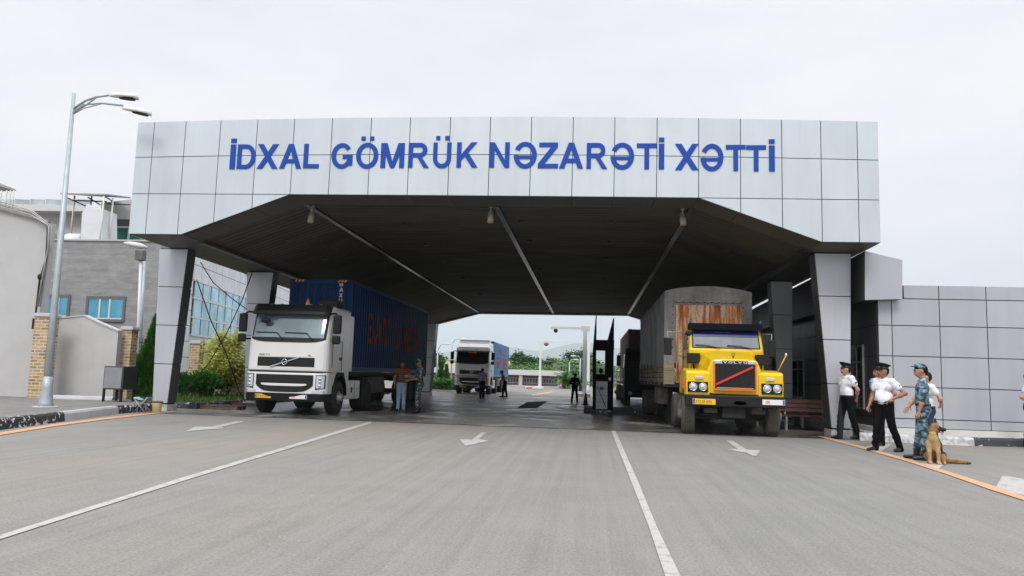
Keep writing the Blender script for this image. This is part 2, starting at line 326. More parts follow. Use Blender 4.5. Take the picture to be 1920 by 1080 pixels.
M['sheet'] = mat('galvanised_sheet', (.34, .33, .31), .55, .3, .2, 4)
M['pit'] = mat('pit_dark', (.006, .006, .007), .9)
M['bucket'] = mat('pale_yellow_bucket', (.58, .55, .30), .6, var=.05)
M['brown_cap'] = mat('rusty_lid', (.14, .07, .04), .8)
M['stool_cloth'] = stripem('striped_stool_cloth', [(0, (.08, .25, .60)), (.4, (.65, .7, .75)), (.7, (.12, .40, .42))], .12, 'X')
M['yellow_sign'] = mat('yellow_sign', (.85, .60, .02), .5)
M['paper'] = mat('paper', (.75, .76, .78), .8, var=.02)
# ---------------------------------------------------------------- mesh builder
class MB:
    def __init__(s): s.v = []; s.f = []; s.m = []; s.sm = []; s.mi = 0; s.smooth = False
    def add(s, vs, fs):
        o = len(s.v); s.v += [tuple(p) for p in vs]
        for f in fs: s.f.append([i + o for i in f]); s.m.append(s.mi); s.sm.append(s.smooth)
        return s
    def box(s, x0, x1, y0, y1, z0, z1):
        return s.add([(x0, y0, z0), (x1, y0, z0), (x1, y1, z0), (x0, y1, z0), (x0, y0, z1), (x1, y0, z1), (x1, y1, z1), (x0, y1, z1)],
                     [(0, 3, 2, 1), (4, 5, 6, 7), (0, 1, 5, 4), (1, 2, 6, 5), (2, 3, 7, 6), (3, 0, 4, 7)])
    def slab(s, pts, t):   # polygon pts moved by vector t and closed
        pts = [Vector(p) for p in pts]; t = Vector(t); n = len(pts)
        return s.add(pts + [p + t for p in pts], [list(range(n)), [n + i for i in reversed(range(n))]] + [(i, (i + 1) % n, n + (i + 1) % n, n + i) for i in range(n)])
    def poly(s, pts): return s.add(pts, [list(range(len(pts)))])
    def bar(s, a, b, w, h=None, up=(0, 0, 1)):
        a, b = Vector(a), Vector(b); d = (b - a).normalized(); u = Vector(up)
        if abs(d.dot(u)) > .95: u = Vector((0, 1, 0))
        x = d.cross(u).normalized() * w / 2; z = x.cross(d).normalized() * (h or w) / 2
        return s.slab([a - x - z, a + x - z, a + x + z, a - x + z], b - a)
    def tube(s, pts, r, n=8, caps=True):
        pts = [Vector(p) for p in pts]; rs = r if isinstance(r, (list, tuple)) else [r] * len(pts)
        vs = []; fs = []; prev = None
        for i, p in enumerate(pts):
            d = (pts[min(i + 1, len(pts) - 1)] - pts[max(i - 1, 0)]).normalized()
            if prev is None:
                u = Vector((0, 0, 1)) if abs(d.z) < .9 else Vector((1, 0, 0)); x = d.cross(u).normalized()
            else: x = (prev - d * prev.dot(d)).normalized()
            prev = x; y = d.cross(x)
            for k in range(n):
                a = 2 * math.pi * k / n; vs.append(p + (x * math.cos(a) + y * math.sin(a)) * rs[i])
        for i in range(len(pts) - 1):
            for k in range(n): fs.append((i * n + k, i * n + (k + 1) % n, (i + 1) * n + (k + 1) % n, (i + 1) * n + k))
        if caps: fs += [list(range(n))[::-1], [(len(pts) - 1) * n + k for k in range(n)]]
        sm = s.smooth; s.smooth = True; s.add(vs, fs); s.smooth = sm; return s
    def lathe(s, prof, c=(0, 0, 0), n=20, axis='Z', smooth=True):
        vs = []; fs = []; c = Vector(c)
        for r, h in prof:
            for k in range(n):
                a = 2 * math.pi * k / n; x, y = r * math.cos(a), r * math.sin(a)
                vs.append(c + (Vector((x, y, h)) if axis == 'Z' else Vector((h, x, y)) if axis == 'X' else Vector((x, h, y))))
        for i in range(len(prof) - 1):
            for k in range(n): fs.append((i * n + k, i * n + (k + 1) % n, (i + 1) * n + (k + 1) % n, (i + 1) * n + k))
        fs += [list(range(n))[::-1], [(len(prof) - 1) * n + k for k in range(n)]]
        sm = s.smooth; s.smooth = smooth; s.add(vs, fs); s.smooth = sm; return s
    def ball(s, c, rx, ry=None, rz=None, n=12):
        ry = ry or rx; rz = rz or rx
        vs = []; fs = []; m = n // 2
        for i in range(1, m):
            t = math.pi * i / m
            for k in range(n):
                a = 2 * math.pi * k / n; vs.append((c[0] + rx * math.sin(t) * math.cos(a), c[1] + ry * math.sin(t) * math.sin(a), c[2] + rz * math.cos(t)))
        for i in range(m - 2):
            for k in range(n): fs.append((i * n + k, i * n + (k + 1) % n, (i + 1) * n + (k + 1) % n, (i + 1) * n + k))
        vs += [(c[0], c[1], c[2] + rz), (c[0], c[1], c[2] - rz)]; t = (m - 1) * n
        for k in range(n): fs += [(t, (k + 1) % n, k), (t + 1, (m - 2) * n + k, (m - 2) * n + (k + 1) % n)]
        sm = s.smooth; s.smooth = True; s.add(vs, fs); s.smooth = sm; return s
    def build(s, name, mats, parent=None, bevel=0, seg=2, recalc=True, weld=False):
        me = bpy.data.meshes.new(name); me.from_pydata([tuple(v) for v in s.v], [], s.f)
        mats = mats if isinstance(mats, (list, tuple)) else [mats]
        for m in mats: me.materials.append(M[m] if isinstance(m, str) else m)
        me.polygons.foreach_set('material_index', s.m); me.polygons.foreach_set('use_smooth', s.sm)
        if recalc:
            bm = bmesh.new(); bm.from_mesh(me)
            if weld: bmesh.ops.remove_doubles(bm, verts=bm.verts, dist=1e-4)
            bmesh.ops.recalc_face_normals(bm, faces=bm.faces); bm.to_mesh(me); bm.free()
        me.update()
        o = bpy.data.objects.new(name, me); COL.objects.link(o)
        if parent: o.parent = parent
        if bevel:
            b = o.modifiers.new('bevel', 'BEVEL'); b.width = bevel; b.segments = seg; b.limit_method = 'ANGLE'; b.angle_limit = R(40)
            b.harden_normals = False
        return o
def tag(o, label=None, cat=None, group=None, kind=None):
    if label: o['label'] = label
    if cat: o['category'] = cat
    if group: o['group'] = group
    if kind: o['kind'] = kind
    return o
def thing(name, loc, label, cat, group=None, rz=0.0, scale=1.0):
    o = bpy.data.objects.new(name, None); COL.objects.link(o); o.location = loc; o.rotation_euler = (0, 0, rz); o.scale = (scale,) * 3
    o.empty_display_size = .1
    return tag(o, label, cat, group)
def struct(o): o['kind'] = 'structure'; return o
def copy_tree(o, parent=None):
    c = o.copy(); COL.objects.link(c)
    if parent: c.parent = parent
    for ch in [x for x in o.children]: copy_tree(ch, c)
    return c
def hexa(pts_front, pts_back): ...
# ---------------------------------------------------------------- lettering: glyphs as flat shapes, cap height 1
T_, H_ = .20, .17
def rect(a, b, c, d): return [(a, b), (c, b), (c, d), (a, d)]
def arc(cx, cy, rx, ry, a0, a1, t=T_, h=H_, n=14):
    o = []; i = []
    for k in range(n + 1):
        a = R(a0 + (a1 - a0) * k / n); o.append((cx + rx * math.cos(a), cy + ry * math.sin(a))); i.append((cx + (rx - t) * math.cos(a), cy + (ry - h) * math.sin(a)))
    return o + i[::-1]
def ring(cx, cy, rx, ry): return [arc(cx, cy, rx, ry, 0, 180), arc(cx, cy, rx, ry, 180, 360)]
def mir(p, w): return [(w - x, y) for x, y in p][::-1]
_dots = [rect(.2, 1.1, .38, 1.26), rect(.58, 1.1, .76, 1.26)]
GL = {
 'I': (T_, [rect(0, 0, T_, 1)]), 'İ': (T_, [rect(0, 0, T_, 1), rect(0, 1.07, T_, 1.24)]),
 'D': (.86, [rect(0, 0, T_, 1), rect(T_, 0, .42, H_), rect(T_, 1 - H_, .42, 1), arc(.42, .5, .44, .5, -90, 90)]),
 'X': (.88, [[(0, 0), (.24, 0), (.88, 1), (.64, 1)], mir([(0, 0), (.24, 0), (.88, 1), (.64, 1)], .88)]),
 'A': (.95, [[(0, 0), (.21, 0), (.575, 1), (.37, 1)], mir([(0, 0), (.21, 0), (.575, 1), (.37, 1)], .95), rect(.2, .22, .75, .38)]),
 'L': (.70, [rect(0, 0, T_, 1), rect(T_, 0, .7, H_)]),
 'G': (.93, [arc(.465, .5, .465, .51, 38, 345, n=22), rect(.5, .38, .93, .53), rect(.74, .12, .93, .38)]),
 'C': (.90, [arc(.465, .5, .465, .51, 38, 322, n=22)]),
 'O': (.98, ring(.49, .5, .49, .515)), 'Ö': (.98, ring(.49, .5, .49, .515) + _dots),
 'M': (.98, [rect(0, 0, T_, 1), rect(.98 - T_, 0, .98, 1), [(0, 1), (.26, 1), (.57, 0), (.41, 0)], [(.72, 1), (.98, 1), (.57, 0), (.41, 0)]]),
 'R': (.92, [rect(0, 0, T_, 1), rect(T_, 1 - H_, .52, 1), rect(T_, .42, .52, .42 + H_), arc(.52, .71, .31, .29, -90, 90), [(.4, .42), (.6, .42), (.92, 0), (.69, 0)]]),
 'U': (.86, [rect(0, .38, T_, 1), rect(.86 - T_, .38, .86, 1), arc(.43, .38, .43, .395, 180, 360)]),
 'Ü': (.86, [rect(0, .38, T_, 1), rect(.86 - T_, .38, .86, 1), arc(.43, .38, .43, .395, 180, 360), rect(.12, 1.1, .31, 1.26), rect(.55, 1.1, .74, 1.26)]),
 'K': (.93, [rect(0, 0, T_, 1), [(T_, .28), (T_, .52), (.63, 1), (.89, 1)], [(.31, .50), (.47, .66), (.93, 0), (.69, 0)]]),
 'N': (.85, [rect(0, 0, T_, 1), rect(.85 - T_, 0, .85, 1), [(0, 1), (.2, 1), (.85, 0), (.65, 0)]]),
 'Ə': (.95, [arc(.475, .5, .475, .515, 152, -180, n=26), rect(.03, .36, .86, .49)]),
 'Z': (.80, [rect(.04, 1 - H_, .78, 1), rect(0, 0, .8, H_), [(0, H_), (.26, H_), (.78, 1 - H_), (.52, 1 - H_)]]),
 'T': (.80, [rect(0, 1 - H_, .8, 1), rect(.305, 0, .495, 1 - H_)]),
 'V': (.91, [[(0, 1), (.22, 1), (.55, 0), (.36, 0)], mir([(0, 1), (.22, 1), (.55, 0), (.36, 0)], .91)]),
 'B': (.84, [rect(0, 0, T_, 1), rect(T_, 0, .5, H_), rect(T_, .43, .5, .43 + H_), rect(T_, 1 - H_, .5, 1), arc(.5, .295, .34, .295, -90, 90), arc(.5, .715, .29, .285, -90, 90)]),
 'Y': (.89, [[(0, 1), (.23, 1), (.54, .42), (.35, .42)], mir([(0, 1), (.23, 1), (.54, .42), (.35, .42)], .89), rect(.35, 0, .54, .42)]),
 'E': (.75, [rect(0, 0, T_, 1), rect(T_, 0, .75, H_), rect(T_, .42, .70, .42 + H_), rect(T_, 1 - H_, .74, 1)]),
 'F': (.72, [rect(0, 0, T_, 1), rect(T_, .42, .66, .42 + H_), rect(T_, 1 - H_, .72, 1)]),
 'H': (.86, [rect(0, 0, T_, 1), rect(.67, 0, .86, 1), rect(T_, .42, .67, .42 + H_)]),
 'S': (.80, [arc(.4, .72, .37, .29, 25, 262), arc(.4, .29, .4, .30, -158, 80)]),
 '٢': (.5, [rect(0, 0, .14, 1), arc(.28, 1, .28, .35, 180, 300, .12, .12)]), '٣': (.6, [rect(0, 0, .14, 1), arc(.2, 1, .2, .3, 190, 340, .1, .1), arc(.46, 1, .2, .3, 190, 340, .1, .1)]),
 '٨': (.6, [[(0, 0), (.15, 0), (.36, 1), (.24, 1)], mir([(0, 0), (.15, 0), (.36, 1), (.24, 1)], .6)]), '٧': (.6, [[(0, 1), (.15, 1), (.36, 0), (.24, 0)], mir([(0, 1), (.15, 1), (.36, 0), (.24, 0)], .6)]),
 '٥': (.5, [arc(.25, .45, .25, .4, 0, 180, .12, .12), arc(.25, .45, .25, .4, 180, 360, .12, .12)]), '١': (.2, [rect(0, 0, .14, 1)]),
 '٤': (.5, [rect(0, 0, .14, 1), rect(.14, .5, .45, .62), rect(.14, .85, .45, .97)]), 'ع': (.6, [arc(.32, .62, .3, .3, 60, 260, .12, .12), arc(.34, .08, .34, .34, 90, 280, .12, .12)]),
}
def text(mb, s, o, u, v, n, h, ws=1.0, th=.004, gap=.14, box=None):
    """glyphs of s starting at o, running along u, standing along v, raised along n"""
    o, u, v, n = Vector(o), Vector(u).normalized(), Vector(v).normalized(), Vector(n).normalized(); x = 0.0
    for ch in s:
        if ch == ' ': x += .42 * h * ws; continue
        w_, prims = GL[ch]
        for k, p in enumerate(prims):
            pts = [o + u * (x + a * h * ws) + v * (b_ * h) for a, b_ in p]
            mb.slab(pts, n * (th + k * .0008))
        x += (w_ + gap) * h * ws
    return x
# ---------------------------------------------------------------- panels: cells cut with open joints, each a thin raised tile
def clip(poly, a, b, c):   # keep a*x+b*y+c>=0
    out = []
    for i in range(len(poly)):
        p, q = poly[i], poly[(i + 1) % len(poly)]; fp = a * p[0] + b * p[1] + c; fq = a * q[0] + b * q[1] + c
        if fp >= 0: out.append(p)
        if (fp >= 0) != (fq >= 0): t = fp / (fp - fq); out.append((p[0] + (q[0] - p[0]) * t, p[1] + (q[1] - p[1]) * t))
    return out
def inset(poly, d):
    A_ = sum(poly[i][0] * poly[(i + 1) % len(poly)][1] - poly[(i + 1) % len(poly)][0] * poly[i][1] for i in range(len(poly)))
    if A_ < 0: poly = poly[::-1]
    out = poly
    for i in range(len(poly)):
        p, q = poly[i], poly[(i + 1) % len(poly)]; dx, dy = q[0] - p[0], q[1] - p[1]; l = math.hypot(dx, dy)
        if l < 1e-6: continue
        a, b = -dy / l, dx / l; out = clip(out, a, b, -(a * p[0] + b * p[1]) - d)
        if len(out) < 3: return []
    return out
def tiles(mb, cells, f, n, gap=.012, th=.012):
    for c in cells:
        c = inset(c, gap)
        if len(c) >= 3: mb.slab([f(x, y) for x, y in c], Vector(n) * th)
def grid(us, vs): return [[(us[i], vs[j]), (us[i + 1], vs[j]), (us[i + 1], vs[j + 1]), (us[i], vs[j + 1])] for i in range(len(us) - 1) for j in range(len(vs) - 1)]
# ---------------------------------------------------------------- smooth bodies: rounded cones melted together, meshed by surface nets
def surface(prims, res, k=.03):
    """prims: (a, b, ra, rb, id) -> verts, faces, ids"""
    P = [(np.array(p[0], float), np.array(p[1], float), p[2], p[3], p[4]) for p in prims]
    lo = np.min([np.minimum(a, b) - max(ra, rb) for a, b, ra, rb, _ in P], axis=0) - 3 * res - .01
    hi = np.max([np.maximum(a, b) + max(ra, rb) for a, b, ra, rb, _ in P], axis=0) + 3 * res + .01
    n = np.ceil((hi - lo) / res).astype(int) + 1
    D = np.full(n, .5)
    def dist(X, a, b, ra, rb):
        d = b - a; l2 = max(float(d @ d), 1e-9); t = np.clip(((X - a) @ d) / l2, 0, 1)
        return np.linalg.norm(X - a - t[..., None] * d, axis=-1) - (ra + (rb - ra) * t)
    for a, b, ra, rb, _ in P:
        m = max(ra, rb) + 2 * k + 2 * res
        i0 = np.maximum(((np.minimum(a, b) - m - lo) / res).astype(int), 0); i1 = np.minimum(((np.maximum(a, b) + m - lo) / res).astype(int) + 2, n)
        ax = [lo[q] + res * np.arange(i0[q], i1[q]) for q in range(3)]
        X = np.stack(np.meshgrid(*ax, indexing='ij'), -1); d = dist(X, a, b, ra, rb)
        sl = tuple(slice(i0[q], i1[q]) for q in range(3)); c = D[sl]
        h = np.clip(.5 + .5 * (c - d) / k, 0, 1); D[sl] = c * (1 - h) + d * h - k * h * (1 - h)
    ins = D < 0
    cell = np.zeros(n - 1, int); acc = np.zeros((*(n - 1), 3)); cnt = np.zeros(n - 1)
    off = [(i, j, l) for i in (0, 1) for j in (0, 1) for l in (0, 1)]
    def cs(o): return tuple(slice(o[q], n[q] - 1 + o[q]) for q in range(3))
    base = np.stack(np.meshgrid(*[np.arange(x - 1) for x in n], indexing='ij'), -1).astype(float)
    for i, a in enumerate(off):
        for b in off[i + 1:]:
            if sum(abs(a[q] - b[q]) for q in range(3)) != 1: continue
            va, vb = D[cs(a)], D[cs(b)]; x = (va < 0) != (vb < 0)
            t = np.where(x, va / np.where(x, va - vb, 1), 0)
            p = np.array(a) + t[..., None] * (np.array(b) - np.array(a)); acc += np.where(x[..., None], p, 0); cnt += x
    act = cnt > 0; idx = -np.ones(n - 1, int); idx[act] = np.arange(act.sum())
    V = lo + res * (base[act] + acc[act] / cnt[act][:, None])
    F = []
    for q in range(3):
        r, s = (q + 1) % 3, (q + 2) % 3
        sa = [slice(0, n[z]) for z in range(3)]; sb = list(sa); sa[q] = slice(0, n[q] - 1); sb[q] = slice(1, n[q])
        x = ins[tuple(sa)] != ins[tuple(sb)]; pts = np.argwhere(x)
        pts = pts[(pts[:, r] > 0) & (pts[:, s] > 0) & (pts[:, r] < n[r] - 1) & (pts[:, s] < n[s] - 1)]
        er = np.zeros(3, int); er[r] = 1; es = np.zeros(3, int); es[s] = 1
        g = lambda w_: idx[w_[:, 0], w_[:, 1], w_[:, 2]]
        quad = np.stack([g(pts), g(pts - er), g(pts - er - es), g(pts - es)], 1)
        flip = ins[tuple(pts.T)]; quad[~flip] = quad[~flip][:, ::-1]; F.append(quad)
    F = np.concatenate(F); C = V[F].mean(1)
    best = np.full(len(C), 9.); ids = np.zeros(len(C), int)
    for a, b, ra, rb, i in P:
        d = dist(C, a, b, ra, rb); w_ = d < best - 1e-5; best[w_] = d[w_]; ids[w_] = i
    return V, F, ids
def smesh(name, groups, mats, parent, post=None, fuzz=0):
    """groups: list of (prims, res, k) meshed and joined as one object"""
    mb = MB(); vs = []; fs = []; ms = []; o = 0
    for prims, res, k in groups:
        V, F, ids = surface(prims, res, k)
        if post: ids = post(V[F].mean(1), ids)
        vs.append(V); fs.append(F + o); ms.append(ids); o += len(V)
    vv = np.concatenate(vs)
    if fuzz: vv = vv + np.random.RandomState(5).normal(0, fuzz, vv.shape)
    me = bpy.data.meshes.new(name); me.from_pydata(vv.tolist(), [], np.concatenate(fs).tolist())
    for m in mats: me.materials.append(M[m])
    me.polygons.foreach_set('material_index', np.concatenate(ms).astype(np.int32)); me.polygons.foreach_set('use_smooth', [True] * len(me.polygons)); me.update()
    ob = bpy.data.objects.new(name, me); COL.objects.link(ob)
    if parent: ob.parent = parent
    return ob
# ---------------------------------------------------------------- foliage
def leaves(mb, pts, size, rng, flat=.6):
    for p in pts:
        s = size * rng.uniform(.6, 1.3); a = rng.uniform(0, 6.28); t = rng.uniform(-1.2, 1.2)
        u = Vector((math.cos(a), math.sin(a), rng.uniform(-.5, .5))) * s; w_ = Vector((-math.sin(a) * math.cos(t), math.cos(a) * math.cos(t), math.sin(t))) * s * flat
        p = Vector(p); mb.add([p - u * .5, p + w_ * .5, p + u * .5, p - w_ * .5], [(0, 1, 2, 3)])
def clumpy(rng, c, r, n, ncl=14, tight=.30, shell=.55):
    cl = []
    for _ in range(ncl):
        while True:
            q = Vector((rng.uniform(-1, 1), rng.uniform(-1, 1), rng.uniform(-1, 1)))
            if shell < q.length < 1: break
        cl.append(Vector((c[0] + q.x * r[0] * .82, c[1] + q.y * r[1] * .82, c[2] + q.z * r[2] * .82)))
    out = []
    for i in range(n):
        k = cl[i % ncl]; g = [rng.gauss(0, tight) for _ in range(3)]; out.append(k + Vector((g[0] * r[0], g[1] * r[1], g[2] * r[2])))
    return out, cl
# ================================================================ SETTING
def sheet(name, pts, z, m, kind='structure'):
    mb = MB(); mb.poly([(p[0], p[1], z) for p in pts]); o = mb.build(name, m, recalc=False); o['kind'] = kind; return o
sheet('ground', [(-9800, -100), (9800, -100), (9800, 9900), (-9800, 9900)], -.03, 'land')
sheet('road', [(-60, -30), (60, -30), (60, 118), (-60, 118)], 0, 'asphalt')
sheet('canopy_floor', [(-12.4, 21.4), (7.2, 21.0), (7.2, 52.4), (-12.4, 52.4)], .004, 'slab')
def decal(name, polys, m, z=.008):
    mb = MB()
    for p in polys: mb.poly([(q.x, q.y, z) for q in [G(*c) for c in p]])
    o = mb.build(name, m, recalc=False); o['kind'] = 'structure'; return o
decal('road_marking', [[(-60, 1024), (-60, 1032), (330, 907), (500, 854.5), (696, 794.5), (694, 790.5), (500, 849), (330, 900)]], 'white_paint')
decal('road_marking', [[(1146, 808), (1154, 808), (1197, 905), (1232, 990), (1280, 1090), (1250, 1090), (1217, 990), (1184, 905)]], 'white_paint')
decal('road_marking', [[(347, 810), (367, 800), (385, 801), (400, 800), (440, 791), (456, 790), (456, 791.5), (420, 800), (404, 802), (420, 802), (418, 804), (380, 806.5)]], 'white_paint')
decal('road_marking', [[(861, 824), (885, 825), (903, 811), (912, 811.5), (897, 824), (917, 827), (895, 832), (873, 837)]], 'white_paint')
decal('road_marking', [[(1362, 827), (1374, 827), (1400, 843.5), (1425, 845), (1418, 856), (1409, 854.5), (1400, 850), (1364, 843.5), (1384, 842.5)]], 'white_paint')
decal('road_marking', [[(1616, 841), (1638, 834), (1672, 833), (1666, 838), (1648, 850)]], 'white_paint')
decal('road_marking', [[(1719, 872), (1735, 866), (1770, 871), (1755, 884)]], 'white_paint')
decal('road_marking', [[(1866, 916.5), (1880, 892), (1990, 912), (1990, 946)]], 'white_paint')
decal('road_marking', [[(1532, 818.5), (1545, 819), (1620, 838.5), (1700, 861), (1780, 886), (1850, 908), (1980, 951), (1980, 959), (1850, 917), (1780, 892), (1700, 866), (1620, 843)]], 'orange_paint', .012)
decal('road_marking', [[(-80, 826), (0, 812), (100, 796), (200, 783.5), (283, 775), (330, 771), (330, 772.5), (283, 777.5), (200, 787), (100, 800.5), (0, 817), (-80, 832)]], 'orange_paint', .012)
decal('road_marking', [[(995, 740), (1035, 734), (1038, 735.5), (1000, 742)], [(1087, 738), (1094, 737), (1091, 746), (1085, 746)]], 'orange_paint')
o = decal('inspection_pit', [[(968, 766), (988, 754), (1027, 752.5), (1006, 766)]], 'pit', .008)
# kerbs and pavements on the left
def kerb(mb, a, b, w=.22, h=.22, side=1):
    a, b = Vector(a), Vector(b); d = (b - a).normalized(); n = Vector((-d.y, d.x, 0)) * side * w
    sec = lambda p: [p, p + Vector((0, 0, h - .05)) + n * .12, p + Vector((0, 0, h)) + n * .3, p + n + Vector((0, 0, h)), p + n]
    A_, B_ = sec(a), sec(b); o = len(mb.v); mb.add(A_ + B_, [(0, 1, 2, 3, 4), (9, 8, 7, 6, 5)] + [(i, i + 5, (i + 1) % 5 + 5, (i + 1) % 5) for i in range(5)])
kl = [G(-90, 824), G(0, 806.5), G(122, 790), G(223, 776), G(288, 770.5)]
segs = [(kl[0], kl[1], 'kerb_black'), (kl[1], kl[2], 'kerb_black'), (kl[2], kl[3], 'kerb_grey'), (kl[3], kl[4], 'kerb_black')]
for a, b, m in segs:
    mb = MB(); d = (b - a).normalized(); k = 3 if m != 'kerb_grey' else 2
    for i in range(k):
        p, q = a.lerp(b, i / k), a.lerp(b, (i + 1) / k); kerb(mb, p + d * .006, q - d * .006)
    mb.build('kerb', m)['kind'] = 'structure'
mb = MB(); mb.slab([(kl[0].x - .2, kl[0].y, 0), (kl[1].x - .2, kl[1].y, 0), (kl[3].x - .2, kl[3].y, 0), (kl[4].x - .2, kl[4].y, 0), (-15.2, 24.6, 0), (-20.5, 27.0, 0), (-40, 27, 0), (-40, 8, 0)], (0, 0, .205))
mb.build('pavement', 'pavement')['kind'] = 'structure'
# garden bed behind the pillars with a dark kerb
mb = MB(); mb.slab([(-13.3, 24.3, 0), (-12.9, 48, 0), (-30, 48, 0), (-24, 27, 0), (-15.4, 24.7, 0)], (0, 0, .17)); mb.build('garden_bed', 'soil')['kind'] = 'structure'
mb = MB(); kerb(mb, (-15.2, 24.35, 0), (-12.75, 24.15, 0), h=.2); kerb(mb, (-12.75, 24.15, 0), (-12.5, 48, 0), h=.2); mb.build('kerb', 'kerb_black2')['kind'] = 'structure'
mb = MB(); kerb(mb, (-17.6, 23.4, .2), (-15.4, 23.75, .2), w=.3, h=.12); mb.build('kerb', 'kerb_grey')['kind'] = 'structure'
# right kerb and narrow pavement
kr = [G(1612, 826), G(1668, 829), G(1828, 836.5), G(2020, 840)]
for a, b, m in ((kr[0], kr[1], 'kerb_white'), (kr[1], kr[2], 'kerb_white'), (kr[2], kr[3], 'kerb_black2')):
    mb = MB(); d = (b - a).normalized()
    for i in range(2): p, q = a.lerp(b, i / 2), a.lerp(b, (i + 1) / 2); kerb(mb, p + d * .005, q - d * .005, h=.2)
    mb.build('kerb', m)['kind'] = 'structure'
mb = MB(); mb.slab([(7.3, 21.55, 0), (8.2, 20.95, 0), (14, 20.75, 0), (14, 21.6, 0), (7.7, 21.6, 0), (7.7, 50, 0), (7.3, 50, 0)], (0, 0, .19)); mb.build('pavement', 'kerb_grey')['kind'] = 'structure'
# ================================================================ CANOPY
cano = thing('customs_canopy', (0, 20.3, 0), 'huge silver panelled drive-through canopy with dark slatted ceiling spanning the checkpoint lanes', 'canopy')
CO = Vector((0, 20.3, 0))
def cb(mb, name, m, **k):   # build a part of the canopy (its points are given in world space)
    mb.v = [(x, y - 20.3, z) for x, y, z in mb.v]; return mb.build(name, m, cano, **k)
Yf = 20.3
jx = [A(p, 227, Yf).x for p in (258, 291, 350, 415, 484, 553, 624, 697, 770, 845, 920, 997, 1075, 1153, 1232, 1310, 1388, 1465, 1538, 1606, 1645)]
def q3(pts):
    xs = [A(*p, Yf) for p in pts]; return np.polyfit([v.x for v in xs], [v.z for v in xs], 2)
c0 = q3([(258, 230), (553, 222), (920, 218.5), (1310, 222), (1645, 228)]); c1 = q3([(253, 296), (547, 290.5), (850, 289.5), (1310, 295), (1645, 300)]); c2 = q3([(249, 363), (547, 366), (920, 367), (1310, 371), (1645, 375.5)])
zt, z1, z2 = (lambda x, c=c: float(np.polyval(c, x)) for c in (c0, c1, c2))
xa, xb, xc, xd = jx[5], jx[15], A(340, 437, Yf).x, A(1540, 453, Yf).x
zl, zr = 5.06, 5.06
jx[0] = A(250, 340, Yf).x; jx[-1] = A(1648, 340, Yf).x
def zbot(x):
    if x <= xc: return zl
    if x < xa: return zl + (z2(xa) - zl) * (x - xc) / (xa - xc)
    if x <= xb: return z2(x)
    if x < xd: return z2(xb) + (zr - z2(xb)) * (x - xb) / (xd - xb)
    return zr
mb = MB(); cells = []
for i in range(20):
    a, b = jx[i], jx[i + 1]
    cells.append([(a, z1(a)), (b, z1(b)), (b, zt(b)), (a, zt(a))]); cells.append([(a, z2(a)), (b, z2(b)), (b, z1(b)), (a, z1(a))])
    if b <= xa + .01 or a >= xb - .01:
        xs = sorted({a, b} | {x for x in (xc, xd) if a < x < b})
        lo = [(x, zbot(x)) for x in xs]
        if z2(a) - zbot(a) < .02: cells.append([lo[-1], (b, z2(b)), (a, z2(a))])
        elif z2(b) - zbot(b) < .02: cells.append([lo[0], (b, z2(b)), (a, z2(a))])
        else: cells.append(lo + [(b, z2(b)), (a, z2(a))])
tiles(mb, cells, lambda x, z: (x, Yf, z), (0, -1, 0), .0105, .02)
cb(mb, 'fascia_panel', 'fascia')['label'] = 'pale blue-grey metal fascia panels with dark joints'
# backing box, roof, side walls
mb = MB(); N_ = 21
xs = [jx[0] + (jx[-1] - jx[0]) * i / 60 for i in range(61)] + [xa, xb, xc, xd]; xs = sorted(xs)
for i in range(len(xs) - 1):
    a, b = xs[i], xs[i + 1]; mb.slab([(a, Yf + .002, zbot(a) + .004), (b, Yf + .002, zbot(b) + .004), (b, Yf + .002, zt(b) - .004), (a, Yf + .002, zt(a) - .004)], (0, .2, 0))
cb(mb, 'backing_frame', 'joint', weld=False)
PF = [(jx[0], zl), (xc, zl + .01), (xa, z2(xa)), (xb, z2(xb)), (xd, zr), (jx[-1], zr)]
PR = [(-12.75, 4.42), (-11.21, 4.55), (-7.53, 5.55), (2.49, 5.64), (5.95, 4.62), (7.2, 4.55)]
def pr(i, Y): t = (Y - Yf) / (52 - Yf); return Vector((PF[i][0] + (PR[i][0] - PF[i][0]) * t, Y, PF[i][1] + (PR[i][1] - PF[i][1]) * t))
mb = MB()   # soffit band just behind the fascia: jointed dark panels
for i in range(5):
    cuts = {0: [0, 1], 1: [0, .333, .667, 1], 2: [k / 10 for k in range(11)], 3: [0, .333, .667, 1], 4: [0, 1]}[i]
    for k in range(len(cuts) - 1):
        p, q = (lambda t, Y: pr(i, Y).lerp(pr(i + 1, Y), t)), None
        a, b, c, d = p(cuts[k] , Yf + .03), p(cuts[k + 1], Yf + .03), p(cuts[k + 1], 21.4), p(cuts[k], 21.4)
        e_ = (b - a).normalized() * .008; mb.slab([a + e_, b - e_, c - e_, d + e_], (0, 0, .03))
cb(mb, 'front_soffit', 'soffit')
for i in (0, 4):   # flat outer soffits beside the pillars, full depth, cut into long panels
    mb = MB(); Y = 21.4
    while Y < 51.9:
        Y2 = min(Y + 2.9, 52); a, b, c, d = pr(i, Y + .01), pr(i + 1, Y + .01), pr(i + 1, Y2 - .01), pr(i, Y2 - .01); mb.slab([a, b, c, d], (0, 0, .03)); Y = Y2
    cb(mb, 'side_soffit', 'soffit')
mb = MB()
up = Vector((0, 0, .05))
for i in (1, 2, 3): mb.slab([pr(i, 21.4) + up, pr(i + 1, 21.4) + up, pr(i + 1, 52) + up, pr(i, 52) + up], (0, 0, .06))
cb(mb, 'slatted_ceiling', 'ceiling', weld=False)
for i, m in ((2, 'trim'), (3, 'trim')):   # ceiling channels along the two folds and the centre line
    mb = MB(); mb.bar(pr(i, 21.4) + Vector((0, 0, .02)), pr(i, 52) + Vector((0, 0, .02)), .17, .07); cb(mb, 'ceiling_channel', m)
